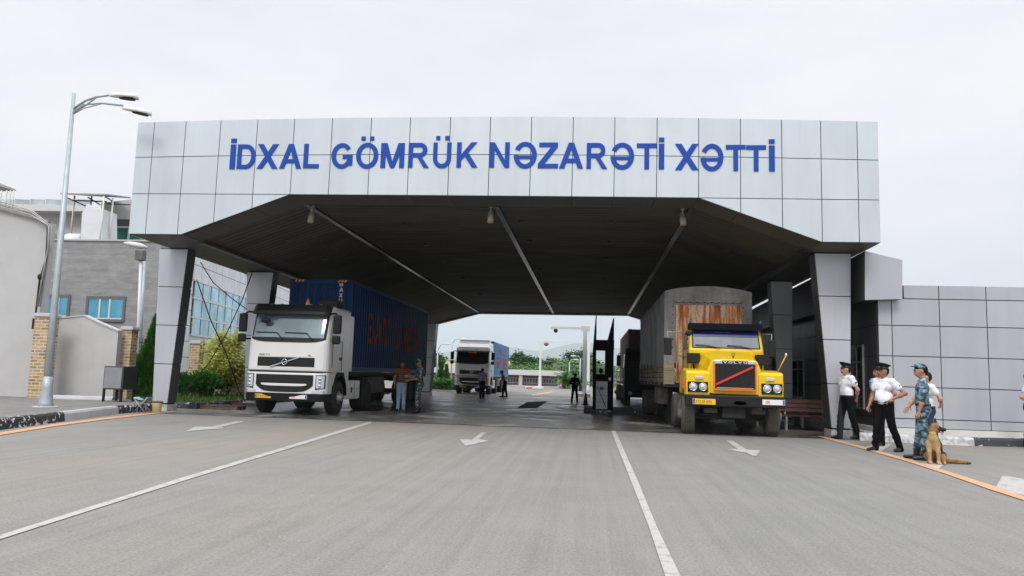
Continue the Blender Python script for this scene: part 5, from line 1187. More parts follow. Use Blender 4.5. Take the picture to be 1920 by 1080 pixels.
for s in (-1, 1):
    mb = MB(); mb.ball((s * 1.0, 1.55, 3.17), .03, .03, .06, 8); mb.build('roof_marker', 'plate_blue', yt)
    mb = MB(); x = s * 1.055; mb.slab([(x, 1.62, 2.38), (x, 2.55, 2.38), (x * .965, 2.5, 2.92), (x * .965, 1.82, 2.92)], (s * .014, 0, 0)); mb.build('side_window', 'dark_glass', yt)
    mb = MB(); mb.box(*sorted((s * 1.058, s * 1.072)), 1.52, 1.535, 1.3, 2.3); mb.box(*sorted((s * 1.058, s * 1.072)), 2.62, 2.635, 1.2, 2.9); mb.box(*sorted((s * 1.058, s * 1.09)), 2.4, 2.55, 2.1, 2.16); mb.build('door_seams', 'black', yt)
    mo = MB(); xm = s * (1.66 if s < 0 else 1.24); zm = 2.45; mo.tube([(s * 1.0, 1.60, 2.85), (xm + s * .02, 1.28, 2.83), (xm, 1.25, 2.75), (xm, 1.25, 2.2), (s * 1.0, 1.62, 2.12)], .018, 6); m_ = mo.build('mirror_arm', 'rim', yt)
    mb = MB(); mb.box(xm - .11, xm + .11, 1.18, 1.25, zm - .28, zm + .22); mb.build('mirror', 'black', m_, bevel=.03)
mb = MB(); mb.ball((-1.08, 1.22, 2.80), .09, .06, .08, 12); mb.tube([(-1.0, 1.5, 2.86), (-1.08, 1.25, 2.84)], .02, 6); mb.build('spot_mirror', 'black', yt)
mb = MB(); mb.box(-.45, -.35, .3, 4.6, .75, 1.0); mb.box(.35, .45, .3, 4.6, .75, 1.0); mb.box(-1.1, 1.1, .84, 1.0, .42, .58); mb.box(-.3, .3, .2, 1.4, .5, 1.1); mb.tube([(-.9, .62, .55), (.9, .62, .6)], .03, 6); mb.box(-1.0, 1.0, 3.72, 3.9, .42, .6); mb.box(-.8, -.45, .1, .2, .62, .74); mb.box(.45, .8, .1, .2, .62, .74); mb.build('chassis', 'chassis', yt)
wheel(yt, -1.13, .92, .53, .34, -1, True, steer=R(-4)); wheel(yt, 1.13, .92, .53, .34, 1, True, steer=R(-4))
for s in (-1, 1):
    wheel(yt, s * 1.0, 3.8, .52, .50, s, True, dual=True)
mb = MB(); mb.lathe([(.02, -.35), (.30, -.33), (.32, -.3), (.32, .3), (.30, .33), (.02, .35)], (-.95, 2.45, .62), 24, 'Y'); mb.build('fuel_tank', 'dusty_metal', yt)
mb = MB(); mb.lathe([(.02, -.45), (.26, -.43), (.28, -.4), (.28, .4), (.26, .43), (.02, .45)], (.95, 2.35, .62), 24, 'Y'); mb.build('air_tank', 'dusty_metal', yt)
# trailer with wooden sides and tarpaulin
tx0, tx1, ty0, ty1, tz0, tzs, tz1 = -1.53, 1.14, 3.5, 15.6, 1.38, 2.06, 4.28
tr = bpy.data.objects.new('trailer', None); COL.objects.link(tr); tr.parent = yt
mb = MB(); mb.box(tx0 + .7, tx0 + .82, ty0 + .3, ty1, 1.02, 1.33); mb.box(tx1 - .82, tx1 - .7, ty0 + .3, ty1, 1.02, 1.33); mb.box(tx0, tx1, ty0, ty1, 1.24, tz0)
for y in (12.2, 13.5): mb.box(tx0 + .1, tx1 - .1, y - .07, y + .07, .44, .6)
mb.build('trailer_frame', 'chassis', tr)
for x, s in ((tx0, -1), (tx1, 1)):
    mb = MB()
    for k in range(4): mb.box(*sorted((x, x - s * .03)), ty0 + .05, ty1 - .05, tz0 + .01 + k * .165, tz0 + .145 + k * .165)
    mb.build('side_boards', 'old_wood', tr)
    for k in range(8): mb = MB(); y = ty0 + .03 + k * (ty1 - ty0 - .1) / 7; mb.box(*sorted((x + s * .001, x + s * .035)), y, y + .06, tz0 - .1, tzs + .05); mb.build('side_stake', 'dusty_metal', tr)
    wheel(tr, x - s * .24, 12.2, .5, .46, s, True, dual=True); wheel(tr, x - s * .24, 13.5, .5, .46, s, True, dual=True)
    mb = MB(); mb.box(*sorted((x - s * .05, x - s * .55)), 6.2, 7.9, .62, 1.2); mb.build('storage_box', 'dusty_metal', tr, bevel=.03)
    mb = MB(); mb.box(*sorted((x - s * .3, x - s * .45)), 5.4, 5.55, .25, 1.2); mb.box(*sorted((x - s * .22, x - s * .52)), 5.32, 5.63, .2, .25); mb.build('landing_leg', 'chassis', tr)
# tarpaulin hood: sagging side panels between hoops, arched roof
mb = MB(); mb.smooth = True; ny, rng = 66, random.Random(3)
def tsec(y):
    ph = (y - ty0) / 1.17; sag = -.045 * abs(math.sin(math.pi * ph)); jit = .012 * math.sin(y * 5.1) ; P = []
    for k in range(9): t = k / 8; P.append((tx0 - .01 + (-sag) * math.sin(math.pi * t) + jit * math.sin(3 * t + y), y, tzs - .05 + (tz1 - tzs + .05) * t))
    for k in range(1, 12): t = k / 12; P.append((tx0 + (tx1 - tx0) * t, y, tz1 + .17 * math.sin(math.pi * t) ** .8 + sag * .5))
    for k in range(9): t = 1 - k / 8; P.append((tx1 + .01 + sag * math.sin(math.pi * t), y, tzs - .05 + (tz1 - tzs + .05) * t))
    return P
secs = [tsec(ty0 + (ty1 - ty0) * j / ny) for j in range(ny + 1)]; n = len(secs[0]); fs = []
for j in range(ny):
    for i in range(n - 1): fs.append((j * n + i, j * n + i + 1, (j + 1) * n + i + 1, (j + 1) * n + i))
mb.add([p for s_ in secs for p in s_], fs); mb.smooth = False; mb.add(secs[0], [list(range(n))]); mb.add(secs[-1], [list(range(n))])
tp = mb.build('tarpaulin', 'tarp', tr, weld=True)
mb = MB()   # turned-over tarpaulin edge with eyelets on the headboard
ax, bx = tx0 + .30, tx1 - .30
mb.box(tx0 - .02, ax, ty0 - .02, ty0 - .006, tzs - .1, tz1 - .02); mb.box(bx, tx1 + .02, ty0 - .02, ty0 - .006, tzs - .1, tz1 - .02); mb.box(ax, bx, ty0 - .02, ty0 - .006, tz1 - .42, tz1 - .02)
mb.build('tarpaulin_flap', 'tarp', tr)
mb = MB()
for k in range(10): mb.ball((ax + .05 + (bx - ax - .1) * k / 9, ty0 - .025, tz1 - .36), .022, .012, .022, 8)
for k in range(6):
    for x in (ax - .06, bx + .06): mb.ball((x, ty0 - .025, tz1 - .5 - k * .26), .022, .012, .022, 8)
mb.tube([(ax - .05, ty0 - .03, tz1 - .34)] + [(ax + (bx - ax) * k / 18, ty0 - .035, tz1 - .35 - (.03 if k % 2 else 0)) for k in range(1, 18)] + [(bx + .05, ty0 - .03, tz1 - .34)], .008, 5)
mb.build('eyelets_and_rope', 'chassis', tr)
mb = MB(); k = 0; x = ax + .04   # ribbed rusty headboard
while x < bx - .06: mb.box(x, x + .075, ty0 - .05, ty0 - .021, tz0, tz1 - .44); mb.box(x + .075, x + .12, ty0 - .035, ty0 - .021, tz0, tz1 - .44); x += .12
mb.build('rusty_headboard', 'rust', tr)
mb = MB(); mb.box(tx0 - .02, ax - .0, ty0 - .03, ty0 - .021, tz0 - .05, tzs - .1); mb.build('corner_board', 'old_wood', tr); mb = MB(); mb.box(bx, tx1 + .02, ty0 - .03, ty0 - .021, tz0 - .05, tzs - .1); mb.build('corner_board', 'old_wood', tr)
# ---------------------------------------------------------------- dark lorry behind the booth, maroon container
dk = thing('dark_lorry', (3.0, 40.2, 0), 'dark shadowed lorry with dusty maroon container queued behind the inspection booth', 'lorry')
mb = MB(); mb.slab([(-1.2, 0, .7), (-1.2, .02, 1.9), (-1.15, .25, 2.85), (-1.1, .5, 3.0), (-1.1, 2.1, 3.0), (-1.2, 2.1, .7)], (2.4, 0, 0)); mb.build('cab', 'chassis', dk, bevel=.06)
mb = MB(); mb.slab([(-1.05, -.0 + .03, 1.95), (1.05, .03, 1.95), (1.0, .22, 2.78), (-1.0, .22, 2.78)], (0, .03, 0)); mb.build('windscreen', 'dark_glass', dk)
mb = MB(); mb.box(-1.2, 1.2, -.08, .1, .45, .8); mb.build('bumper', 'black', dk, bevel=.03)
mb = MB(); mb.box(-.8, .8, -.04, .0, .95, 1.5); mb.build('grille', 'black', dk)
for s in (-1, 1):
    mb = MB(); mb.lathe([(.11, 0), (.10, -.04), (.03, -.06)], (s * .9, -.08, .66), 16, 'Y'); mb.build('headlight', 'lamp', dk)
    mb = MB(); mb.tube([(s * 1.15, .3, 2.7), (s * 1.5, .1, 2.7), (s * 1.5, .1, 2.0), (s * 1.2, .3, 1.9)], .025, 6); m_ = mb.build('mirror_arm', 'black', dk)
    mb = MB(); mb.box(s * 1.5 - .11, s * 1.5 + .11, .04, .12, 2.05, 2.6); mb.build('mirror', 'black', m_, bevel=.03)
    mb = MB(); mb.slab([(s * 1.201, .45, 1.95), (s * 1.201, 1.5, 1.95), (s * 1.16, 1.5, 2.7), (s * 1.16, .6, 2.7)], (s * .012, 0, 0)); mb.build('side_window', 'cab_glass', dk)
    for y in (1.2, 4.4, 11.5, 12.8): wheel(dk, s * 1.02, y, .5, .34, s, True)
mb = MB(); mb.box(-.42, -.32, .3, 14.5, .75, 1.1); mb.box(.32, .42, .3, 14.5, .75, 1.1); mb.box(-1.1, 1.1, 2.6, 14.6, 1.1, 1.24); mb.build('chassis', 'chassis', dk)
container(dk, -.88, 1.52, 2.9, 14.6, 1.26, 4.14, m='maroon')
# ================================================================ STREET FURNITURE AND SMALL THINGS
base = G(85, 765, .205); b0 = Vector((base.x, 20.0, .205)); b0 = A(85, 764, 19.0); LY = 19.0
lb = Vector((b0.x, LY, .205)); lt = A(139, 175, LY)
sl = thing('street_lamp', lb, 'tall grey twin-arm street lamp on the pavement left of the canopy', 'street lamp')
mb = MB(); hgt = lt.z - .205; dx = (lt.x - lb.x)
mb.tube([(0, 0, 0), (dx * .3, 0, hgt * .3), (dx, 0, hgt)], [.105, .088, .048], 14); mb.tube([(0, 0, 0), (0, 0, .12), (0, 0, .5), (dx * .08, 0, .8)], [.21, .17, .125, .105], 14); mb.build('pole', 'galv', sl)
mb = MB(); mb.lathe([(.30, 0), (.30, .02), (.28, .03)], (0, 0, 0), 20); mb.build('base_plate', 'kerb_grey', sl)
def lp(px, py, Y=LY): v = A(px, py, Y); return v - lb
for pts, hd, Y2 in ((((139, 203), (160, 189), (180, 182), (207, 178)), ((206, 179), (258, 183)), 18.2), (((136, 212), (155, 196), (190, 193), (231, 198)), ((230, 203), (283, 214)), 19.6)):
    mb = MB(); P = [lp(*p, LY + (Y2 - LY) * i / 3) for i, p in enumerate(pts)]; mb.tube(P, .03, 8)
    q0 = lp(136 if Y2 < 19 else 136, 212 if Y2 < 19 else 214); mb.tube([q0, (Vector(P[1]) + Vector((.06, 0, -.10))), P[2] + Vector((0, 0, -.02))], .022, 6); a = mb.build('arm', 'galv', sl)
    A0, A1 = lp(*hd[0], Y2), lp(*hd[1], Y2); d = (A1 - A0); L_ = d.length; d.normalize(); sd = d.cross(Vector((0, 0, 1))).normalized(); uu = sd.cross(d)
    def hd_pts(prof, z): return [A0 + d * (L_ * t) + sd * w_ + uu * z for t, w_ in prof]
    pr_ = [(0, -.035), (.25, -.10), (.55, -.15), (.95, -.13), (1, -.06), (1, .06), (.95, .13), (.55, .15), (.25, .10), (0, .035)]; pr2 = [(t * .9 + .07, w_ * .6) for t, w_ in pr_]
    mb = MB(); n = len(pr_); B0, B1, B2 = hd_pts(pr_, -.03), hd_pts(pr_, .01), hd_pts(pr2, .085); mb.smooth = True; mb.add(B0 + B1 + B2, [list(range(n)), [2 * n + i for i in range(n)][::-1]] + [(i, (i + 1) % n, n + (i + 1) % n, n + i) for i in range(n)] + [(n + i, n + (i + 1) % n, 2 * n + (i + 1) % n, 2 * n + i) for i in range(n)])
    h = mb.build('lamp_head', 'lamp_shell', sl) if 'lamp_shell' in M else None
    M['lamp_shell'] = mat('lamp_shell', (.62, .62, .62), .5)
    h = h or mb.build('lamp_head', 'lamp_shell', sl)
    mb = MB(); mb.add(hd_pts([(t * .55 + .35, w_ * .75) for t, w_ in pr_], -.034) + hd_pts([(t * .5 + .38, w_ * .6) for t, w_ in pr_], -.075), [list(range(n)), [n + i for i in range(n)][::-1]] + [(i, (i + 1) % n, n + (i + 1) % n, n + i) for i in range(n)]); mb.build('diffuser', 'chassis', h)
# second, partly hidden lamp behind the brick pillar
p1, p2 = A(258, 735, 30), A(272, 468, 30); s2 = thing('street_lamp', (p1.x, 30, .1), 'slim grey lamp post with one drooping head before the block annexe', 'street lamp')
mb = MB(); mb.tube([(0, 0, 0), (p2.x - p1.x, 0, p2.z)], [.09, .05], 10); mb.build('pole', 'galv', s2)
mb = MB(); a, b = A(232, 455, 29.5), A(275, 464, 29.8); a -= Vector(s2.location); b -= Vector(s2.location); mb.tube([a, a.lerp(b, .25), a.lerp(b, .7), b, Vector((p2.x - p1.x, 0, p2.z - .1))], [.03, .10, .13, .05, .035], 10); mb.build('lamp_head', 'lamp_shell', s2)
q1, q2 = A(258, 700, 28.5), A(264, 486, 28.5); sp_ = thing('camera_post', (q1.x, 28.5, .1), 'slender white post with a small grey box beside the slim lamp post', 'post')
mb = MB(); mb.tube([(0, 0, 0), (q2.x - q1.x, 0, q2.z - .1)], .055, 10); mb.build('post', 'white_pole', sp_)
mb = MB(); mb.box(q2.x - q1.x - .18, q2.x - q1.x + .14, -.15, .15, q2.z - .15, q2.z + .25); mb.build('box', 'dusty_metal', sp_, bevel=.02)
# cabinet on legs
cY = 22.9; ca, cb_, cc = A(196, 686, cY), A(228, 731, cY), A(247, 731, cY + .9)
cg = thing('metal_cabinet', ((ca.x + cb_.x) / 2, cY, .2), 'grey metal cabinet raised on black legs before the brick pillar', 'cabinet')
w2 = (cb_.x - ca.x) / 2; zt_, zb_ = ca.z - .2, cb_.z - .2
mb = MB(); mb.box(-w2, w2 + .02, 0, .75, zb_, zt_); mb.build('housing', 'dark_panel', cg, bevel=.01)
mb = MB(); mb.box(-w2 + .03, w2 - .03, -.015, -.001, zb_ + .04, zt_ - .04); mb.build('door', 'cab_door', cg) if 'cab_door' in M else None
M['cab_door'] = mat('cabinet_door_grey', (.24, .25, .265), .5, .1)
mb = MB(); mb.box(-w2 + .03, w2 - .03, -.015, -.001, zb_ + .04, zt_ - .04); mb.build('door', 'cab_door', cg, bevel=.006)
for x in (-w2 + .03, w2 - .03):
    for y in (.04, .71): mb = MB(); mb.box(x - .03, x + .03, y - .03, y + .03, 0, zb_); mb.build('leg', 'black', cg)
# iron fence and railing by the steps
fx0, fx1 = A(238, 700, 29), A(300, 700, 29); fz = A(260, 628, 29).z
fe = thing('iron_fence', (fx0.x, 29, .17), 'short run of dark vertical iron railings between brick pillar and canopy pillar', 'fence')
mb = MB(); k = 0; x = 0
while x < fx1.x - fx0.x: mb.box(x, x + .02, 0, .02, 0, fz - .17 - .15 * abs(math.sin(x * 1.6))); x += .13
mb.box(0, x, -.01, .03, .25, .29); mb.box(0, x, -.01, .03, fz - .5, fz - .46); mb.build('railings', 'beam_dark', fe)
st = thing('stair_rail', (A(250, 720, 27.5).x, 27.5, .17), 'pale tubular stair handrails rising beside the cypress bush', 'railing')
mb = MB(); o_ = Vector(st.location)
for dx_ in (0, .22):
    mb.tube([A(252, 715, 27.5) - o_ + Vector((dx_, 0, 0)), A(281, 645, 27.9) - o_ + Vector((dx_, 0, 0)), A(292, 645, 28) - o_ + Vector((dx_, 0, 0))], .028, 6)
    mb.tube([A(254, 724, 27.5) - o_ + Vector((dx_, 0, -.1)), A(284, 660, 27.9) - o_ + Vector((dx_, 0, 0))], .02, 6)
mb.tube([A(237, 660, 27.6) - o_, A(252, 682, 27.5) - o_, A(252, 720, 27.5) - o_], .028, 6); mb.build('handrail', 'plinth_white', st)
mb = MB(); mb.slab([A(250, 735, 28) - o_, A(283, 662, 28.4) - o_, A(300, 662, 28.4) - o_, A(300, 735, 28) - o_], (0, 1.2, 0)); mb.build('stair_flank', 'plinth_white', st)
# folding stool and bucket
sb = G(266, 771); sx, sy = -13.05, 21.35
fs_ = thing('folding_stool', (A(267, 765, sy).x, sy, 0), 'small folding stool with blue striped seat standing at the kerb', 'stool')
mb = MB(); mb.smooth = True; mb.add([(-.20 + .4 * i / 6, y, .43 - .05 * math.sin(math.pi * i / 6)) for y in (-.15, .15) for i in range(7)], [(i, i + 1, i + 8, i + 7) for i in range(6)]); mb.smooth = False; mb.box(-.21, -.19, -.15, .15, .42, .45); mb.box(.19, .21, -.15, .15, .42, .45); mb.build('seat', 'stool_cloth', fs_)
for y in (-.15, .15):
    for s in (-1, 1): mb = MB(); mb.tube([(s * .20, y + s * .008, .43), (-s * .20, y + s * .008, 0)], .013, 8); mb.build('leg', 'rim', fs_)
bk = thing('bucket', (A(294, 765, 21.5).x, 21.5, 0), 'pale yellow plastic bucket with brown rim between stool and canopy pillar', 'bucket')
mb = MB(); mb.lathe([(.115, 0), (.145, .30), (.15, .32), (.135, .32), (.11, .03)], n=24); mb.build('body', 'bucket', bk); mb = MB(); mb.lathe([(.155, .30), (.158, .335), (.12, .345), (.02, .35)], n=24); mb.build('lid', 'brown_cap', bk)
# pallets
def pallet(loc, rz, label):
    p = thing('wooden_pallet', loc, label, 'pallet', 'old pallets lying along the garden kerb', rz)
    for y in (-.36, 0, .36): mb = MB(); mb.box(-.6, .6, y - .045, y + .045, 0, .10); mb.build('bearer', 'pallet', p)
    for k in range(7): mb = MB(); x = -.56 + k * .187; mb.box(x - .045, x + .045, -.42, .42, .101, .125); mb.build('deck_board', 'pallet', p)
g1 = G(405, 768); pallet((g1.x + .1, g1.y + .3, 0), R(4), 'dark worn wooden pallet lying nearest the canopy pillar before the garden bed')
g1 = G(372, 767); pallet((g1.x - .05, g1.y + .75, 0.0), R(6), 'dark worn wooden pallet half hidden behind another at the garden kerb')
g1 = G(452, 764); pallet((g1.x, g1.y + .9, 0), R(-3), 'dark worn wooden pallet beside the white lorry by the garden kerb')
# cables crossing between the pillars
def cable(name, pts, r, label, m='black'):
    o = tag(MB().tube(pts, r, 6).build(name, m), label, 'cable'); return o
cable('cable', [A(369, 525, 22.9), A(395, 600, 24), A(425, 665, 25), A(449, 735, 26.2), A(460, 752, 26.6)], .02, 'dark cable running from the front left pillar down to the garden kerb')
cable('cable', [A(476, 503, 26.9), A(455, 560, 26), A(425, 625, 25), A(392, 680, 24), A(340, 742, 22.95)], .02, 'dark cable slanting from the second pillar top down to the front pillar foot')
cable('cable', [A(376, 492, 22.9), A(400, 530, 24), A(435, 560, 25.2), A(463, 580, 26.9)], .016, 'thin dark cable slung high between the two left pillars')
# ceiling floodlights
for px, py, lab in ((584, 402, 'left floodlight hanging at the front left ceiling fold'), (920, 402, 'middle floodlight hanging at the centre channel of the ceiling'), (1280, 406, 'right floodlight hanging at the front right ceiling fold')):
    p = A(px, py, 21.75); f = thing('ceiling_floodlight', (p.x, 21.75, p.z + .22), 'small pale ' + lab, 'floodlight', 'floodlights hanging under the canopy front')
    mb = MB(); mb.tube([(0, 0, .0), (0, 0, -.16)], .025, 8); mb.box(-.06, .06, -.06, .06, -.01, .05); mb.build('bracket', 'cream_metal', f) if 'cream_metal' in M else None
    M['cream_metal'] = mat('cream_metal', (.40, .37, .31), .5)
    if not f.children: mb.build('bracket', 'cream_metal', f)
    mb = MB(); mb.tube([(0, .06, -.14), (0, -.02, -.30), (.01, -.09, -.46)], [.07, .085, .09], 12); mb.build('housing', 'cream_metal', f)
# ---------------------------------------------------------------- benches
def bench(loc, rz, label, L_=1.75):
    b = thing('bench', loc, label, 'bench', 'wooden benches by the dark side wall', rz)
    for k in range(4): mb = MB(); mb.box(-L_ / 2, L_ / 2, -.22 + k * .115, -.12 + k * .115, .43, .465); mb.build('seat_slat', 'bench_wood', b)
    for k in range(3): mb = MB(); z = .56 + k * .13; mb.slab([(-L_ / 2, .24 + k * .03, z), (L_ / 2, .24 + k * .03, z), (L_ / 2, .265 + k * .03, z + .1), (-L_ / 2, .265 + k * .03, z + .1)], (0, .025, 0)); mb.build('back_slat', 'bench_wood', b)
    for x in (-L_ / 2 + .18, L_ / 2 - .18):
        mb = MB(); mb.bar((x, -.18, 0), (x, -.18, .43), .045); mb.build('leg', 'rim', b); mb = MB(); mb.bar((x, .22, 0), (x, .27, .43), .045); mb.bar((x, .27, .43), (x, .37, .95), .04); mb.bar((x, -.2, .41), (x, .27, .41), .035); mb.build('leg', 'rim', b)
q = A(1520, 800, 24.2); bench((q.x + .02, 24.3, 0), R(-8), 'varnished brown bench with metal legs just behind the front right pillar')
q = A(1472, 790, 25.5); bench((q.x, 26.2, 0), R(-8), 'dark wooden bench deeper in shade beside the yellow lorry wheel')
# ---------------------------------------------------------------- booth
BY = 31.0
bx0, bx1 = A(1111, 770, BY).x, A(1151, 770, BY).x; bw = bx1 - bx0; bh = lambda py: A(1130, py, BY).z
bo = thing('inspection_booth', (bx0, BY, 0), 'dark narrow inspection booth with pointed fins and pale counter panel on the lane island', 'booth')
mb = MB(); mb.box(-.35, bw + .9, -.1, 3.2, 0, .16); mb.build('island_kerb', 'kerb_black2', bo, bevel=.03)
z1_, z2_ = bh(655), bh(637)
mb = MB(); mb.box(.02, bw - .02, .12, 1.6, z1_, z2_); mb.build('header', 'matt_black', bo)
for x, top, w_, s in ((.06, 592, .20, 1), (bw - .09, 596, .28, -1)):
    mb = MB(); zt2 = bh(top); X0 = x
    mb.slab([(x - .06, 0, .16), (x + .06, 0, .16), (x + .05, 0, bh(690)), (x + .04, 0, zt2), (x, 0, zt2), (x - s * 0 - (.0 if s < 0 else .10), 0, bh(660)), (x - .09, 0, bh(690))] if s > 0 else [(x - .05, 0, .16), (x + .06, 0, .16), (x + .05, 0, zt2), (x + .01, 0, zt2), (x - .20, 0, bh(637)), (x - .05, 0, bh(650))], (0, .1, 0)); mb.build('fin', 'matt_black', bo)
mb = MB(); mb.box(.46, bw - .12, .12, .16, .16, z1_); mb.build('side_panel', 'matt_black', bo)
mb = MB(); mb.box(-.0, .10, .14, 1.6, .16, z1_); mb.build('side_panel', 'chassis', bo)
mb = MB(); mb.box(.12, .56, .06, .55, .16, bh(715)); co_ = mb.build('counter', 'grey_panel2', bo) if 'grey_panel2' in M else None
M['grey_panel2'] = mat('counter_grey', (.50, .51, .53), .5, var=.04)
mb = MB()
zc = bh(715); co_ = None
for k in range(4): z0_ = .17 + (zc - .17) * k / 4; mb.box(.12, .58, .06, .55, z0_ + .006, z0_ + (zc - .17) / 4 - .006)
co_ = mb.build('counter', 'grey_panel2', bo)
co_['kind'] = 'thing' if False else co_.get('kind', 'thing'); del co_['kind']
mb = MB(); mb.box(.14, .56, .07, .54, .17, zc - .01); mb.build('counter_core', 'joint', bo)
mb = MB(); mb.lathe([(.075, 0), (.075, -.01), (.02, -.01)], (.35, .058, zc - .28), 20, 'Y'); mb.build('round_emblem', 'chassis', bo)
mb = MB(); text(mb, 'D', (.325, .046, zc - .315), (1, 0, 0), (0, 0, 1), (0, -1, 0), .07, .8, .003); mb.build('emblem_letter', 'grey_panel2', bo)
mb = MB(); mb.box(.08, bw - .1, .02, .6, zc, zc + .06); mb.build('counter_top', 'black', bo, bevel=.01)
mb = MB(); mb.tube([(.16, .04, zc - .2), (.52, .03, .25)], .015, 6); mb.build('cable', 'black', bo)
mb = MB(); mb.ball((.22, -.02, bh(680)), .06, .05, .06, 10); mb.tube([(.06, .02, bh(680)), (.22, -.02, bh(680))], .015, 6); mb.build('camera', 'black', bo)
mb = MB(); mb.box(.62, .70, -.02, .02, zc + .05, zc + .16); mb.build('card_reader', 'plate_white', bo)
# traffic cone
q = A(1098, 752, 40.0); cn = thing('traffic_cone', (q.x, 40, 0), 'small dark traffic cone standing left of the inspection booth', 'traffic cone')
mb = MB(); mb.lathe([(.13, .03), (.035, .62), (.02, .63)], n=16); mb.build('cone', 'cone_red', cn) if 'cone_red' in M else None
M['cone_red'] = mat('cone_red', (.16, .03, .02), .6)
if not cn.children: mb.build('cone', 'cone_red', cn)
mb = MB(); mb.box(-.2, .2, -.2, .2, 0, .035); mb.build('foot', 'black', cn)
# ================================================================ BEYOND THE CANOPY
# camera gantries
def gantry(Y, px, pytop, w_, label, arm=None, beamto=None):
    a = A(px, pytop, Y); g = thing('camera_gantry', (a.x, Y, 0), label, 'gantry')
    mb = MB(); mb.box(-w_ / 2, w_ / 2, -w_ / 2, w_ / 2, .25, a.z); mb.build('post', 'white_pole', g, bevel=.01); mb = MB(); mb.box(-.45, .45, -.45, .45, 0, .25); mb.build('footing', 'white_wall', g, bevel=.03)
    if arm:
        b = A(arm, pytop - 1, Y); mb = MB(); mb.box(b.x - a.x, .25, -.07, .07, a.z, a.z + .16); mb.box(-.3, .32, -.14, .14, a.z - .12, a.z + .24); mb.build('arm', 'white_pole', g)
        mb = MB(); x = b.x - a.x + .35; mb.lathe([(.10, 0), (.16, -.08), (.14, -.2), (.05, -.28)], (x, 0, a.z), 12); mb.build('dome_camera', 'chassis', g)
    return g
gantry(56.0, 1097.5, 618, .29, 'thick white post with arm and dome camera reaching out left near the booth', arm=1033)
g2 = gantry(86.0, 1014, 642, .22, 'white portal of two posts and a crossbeam far beyond the canopy', None)
b = A(1104, 645, 86.0); x = b.x - g2.location.x; zt_ = A(1014, 642, 86).z
mb = MB(); mb.box(-.3, x + .3, -.1, .1, zt_, zt_ + .18); mb.build('crossbeam', 'white_pole', g2); mb = MB(); mb.box(x - .15, x + .15, -.15, .15, 0, zt_); mb.build('post', 'white_pole', g2)
mb = MB(); mb.lathe([(.14, 0), (.28, -.1), (.24, -.3), (.05, -.4)], (.62, 0, zt_), 12); mb.build('dome_camera', 'maroon', g2)
# barrier kerbs, sign, lamps
for (pa, pb, Y, m, lab) in ((985, 1016, 84, 'plate_white', 'low red and white traffic island left of the white portal post'), (1000, 1018, 78, 'kerb_grey', 'small grey kerb island in front of the white portal post'), (960, 985, 92, 'kerb_grey', 'long low grey kerb before the columned building')):
    a, b = A(pa, 726, Y), A(pb, 726, Y); o = tag(MB().build('traffic_island', 'kerb_grey'), lab, 'traffic island') if False else thing('traffic_island', (a.x, Y, 0), lab, 'traffic island')
    mb = MB(); mb.box(0, b.x - a.x, 0, .5, 0, .22); mb.build('kerbstone', m, o, bevel=.03)
    mb = MB(); mb.box(.1, .8, -.012, -.001, .03, .18) if m == 'plate_white' else mb.box(.1, b.x - a.x - .1, .1, .4, .221, .24); mb.build('face_mark' if m == 'plate_white' else 'top_slab', 'red' if m == 'plate_white' else 'pavement', o)
a = A(951, 682, 80); sg_ = thing('round_sign', (a.x, 80, 0), 'round yellow sign on a thin post right of the far container', 'sign')
mb = MB(); mb.lathe([(.34, 0), (.34, .03), (.02, .03)], (0, -.02, a.z), 24, 'Y'); mb.build('disc', 'yellow_sign', sg_); mb = MB(); mb.lathe([(.16, -.004), (.16, -.01), (.10, -.01), (.10, -.004)], (0, -.02, a.z), 20, 'Y'); mb.build('disc_mark', 'amber', sg_); mb = MB(); mb.tube([(0, .03, 0), (0, .03, a.z + .3)], .035, 8); mb.build('post', 'galv', sg_)
def far_lamp(Y, px, pt, hx, hy, label, twin=False):
    a = A(px, pt, Y); l = thing('street_lamp', (a.x, Y, 0), label, 'street lamp')
    mb = MB(); mb.tube([(0, 0, 0), (0, 0, a.z)], [.1, .06], 8); mb.build('pole', 'galv', l)
    h = A(hx, hy, Y); d = h.x - a.x; mb = MB(); mb.tube([(0, 0, a.z - .1), (d * .4, 0, (a.z + h.z) / 2 + .15), (d, 0, h.z)], .04, 6); mb.build('arm', 'galv', l)
    mb = MB(); s = 1 if d > 0 else -1; mb.tube([(d - s * .05, 0, h.z), (d + s * .25, 0, h.z + .03), (d + s * .55, 0, h.z + .02)], [.04, .08, .05], 8); mb.build('lamp_head', 'lamp_shell', l)
far_lamp(78, 848.5, 641, 864, 636, 'thin grey street lamp rising behind the far white lorry, head to the right')
far_lamp(70, 821, 655, 834, 645, 'thin grey street lamp by the rear left canopy pillar, head to the right')
far_lamp(95, 1068, 678, 1076, 674.5, 'short grey street lamp standing in front of the tall wire fence')
far_lamp(80, 1088, 672, 1080, 668, 'thin lamp post close left of the thick white camera post')
# long low building with columns
YB = 97.0; L0, L1 = A(816, 700, YB), A(1050, 700, YB); zr0, zr1 = A(1000, 704, YB).z, A(1000, 694, YB).z; zb = A(1000, 726, YB).z
cbld = thing('columned_service_building', (L0.x, YB, 0), 'long low far building with pinkish columns, glazed bays and white roof fascia', 'building')
W_ = L1.x - L0.x
mb = MB(); mb.box(-6, W_, 0, 9, 0, zr0); mb.build('wall', 'dusty_metal', cbld); mb = MB(); mb.box(-6.3, W_ + .3, -1.1, 9, zr0 + .01, zr1); mb.build('roof_fascia', 'white_wall', cbld)
mb = MB(); mb.box(-6, W_, -1.2, -.0, 0, .18); mb.build('plinth', 'kerb_grey', cbld)
nb = 9; bw_ = (W_ + 6) / nb
for k in range(nb + 1):
    x = -6 + k * bw_; mb = MB(); mb.box(x - .22, x + .22, -.95, -.5, .18, zr0); mb.build('column', 'pinkish', cbld)
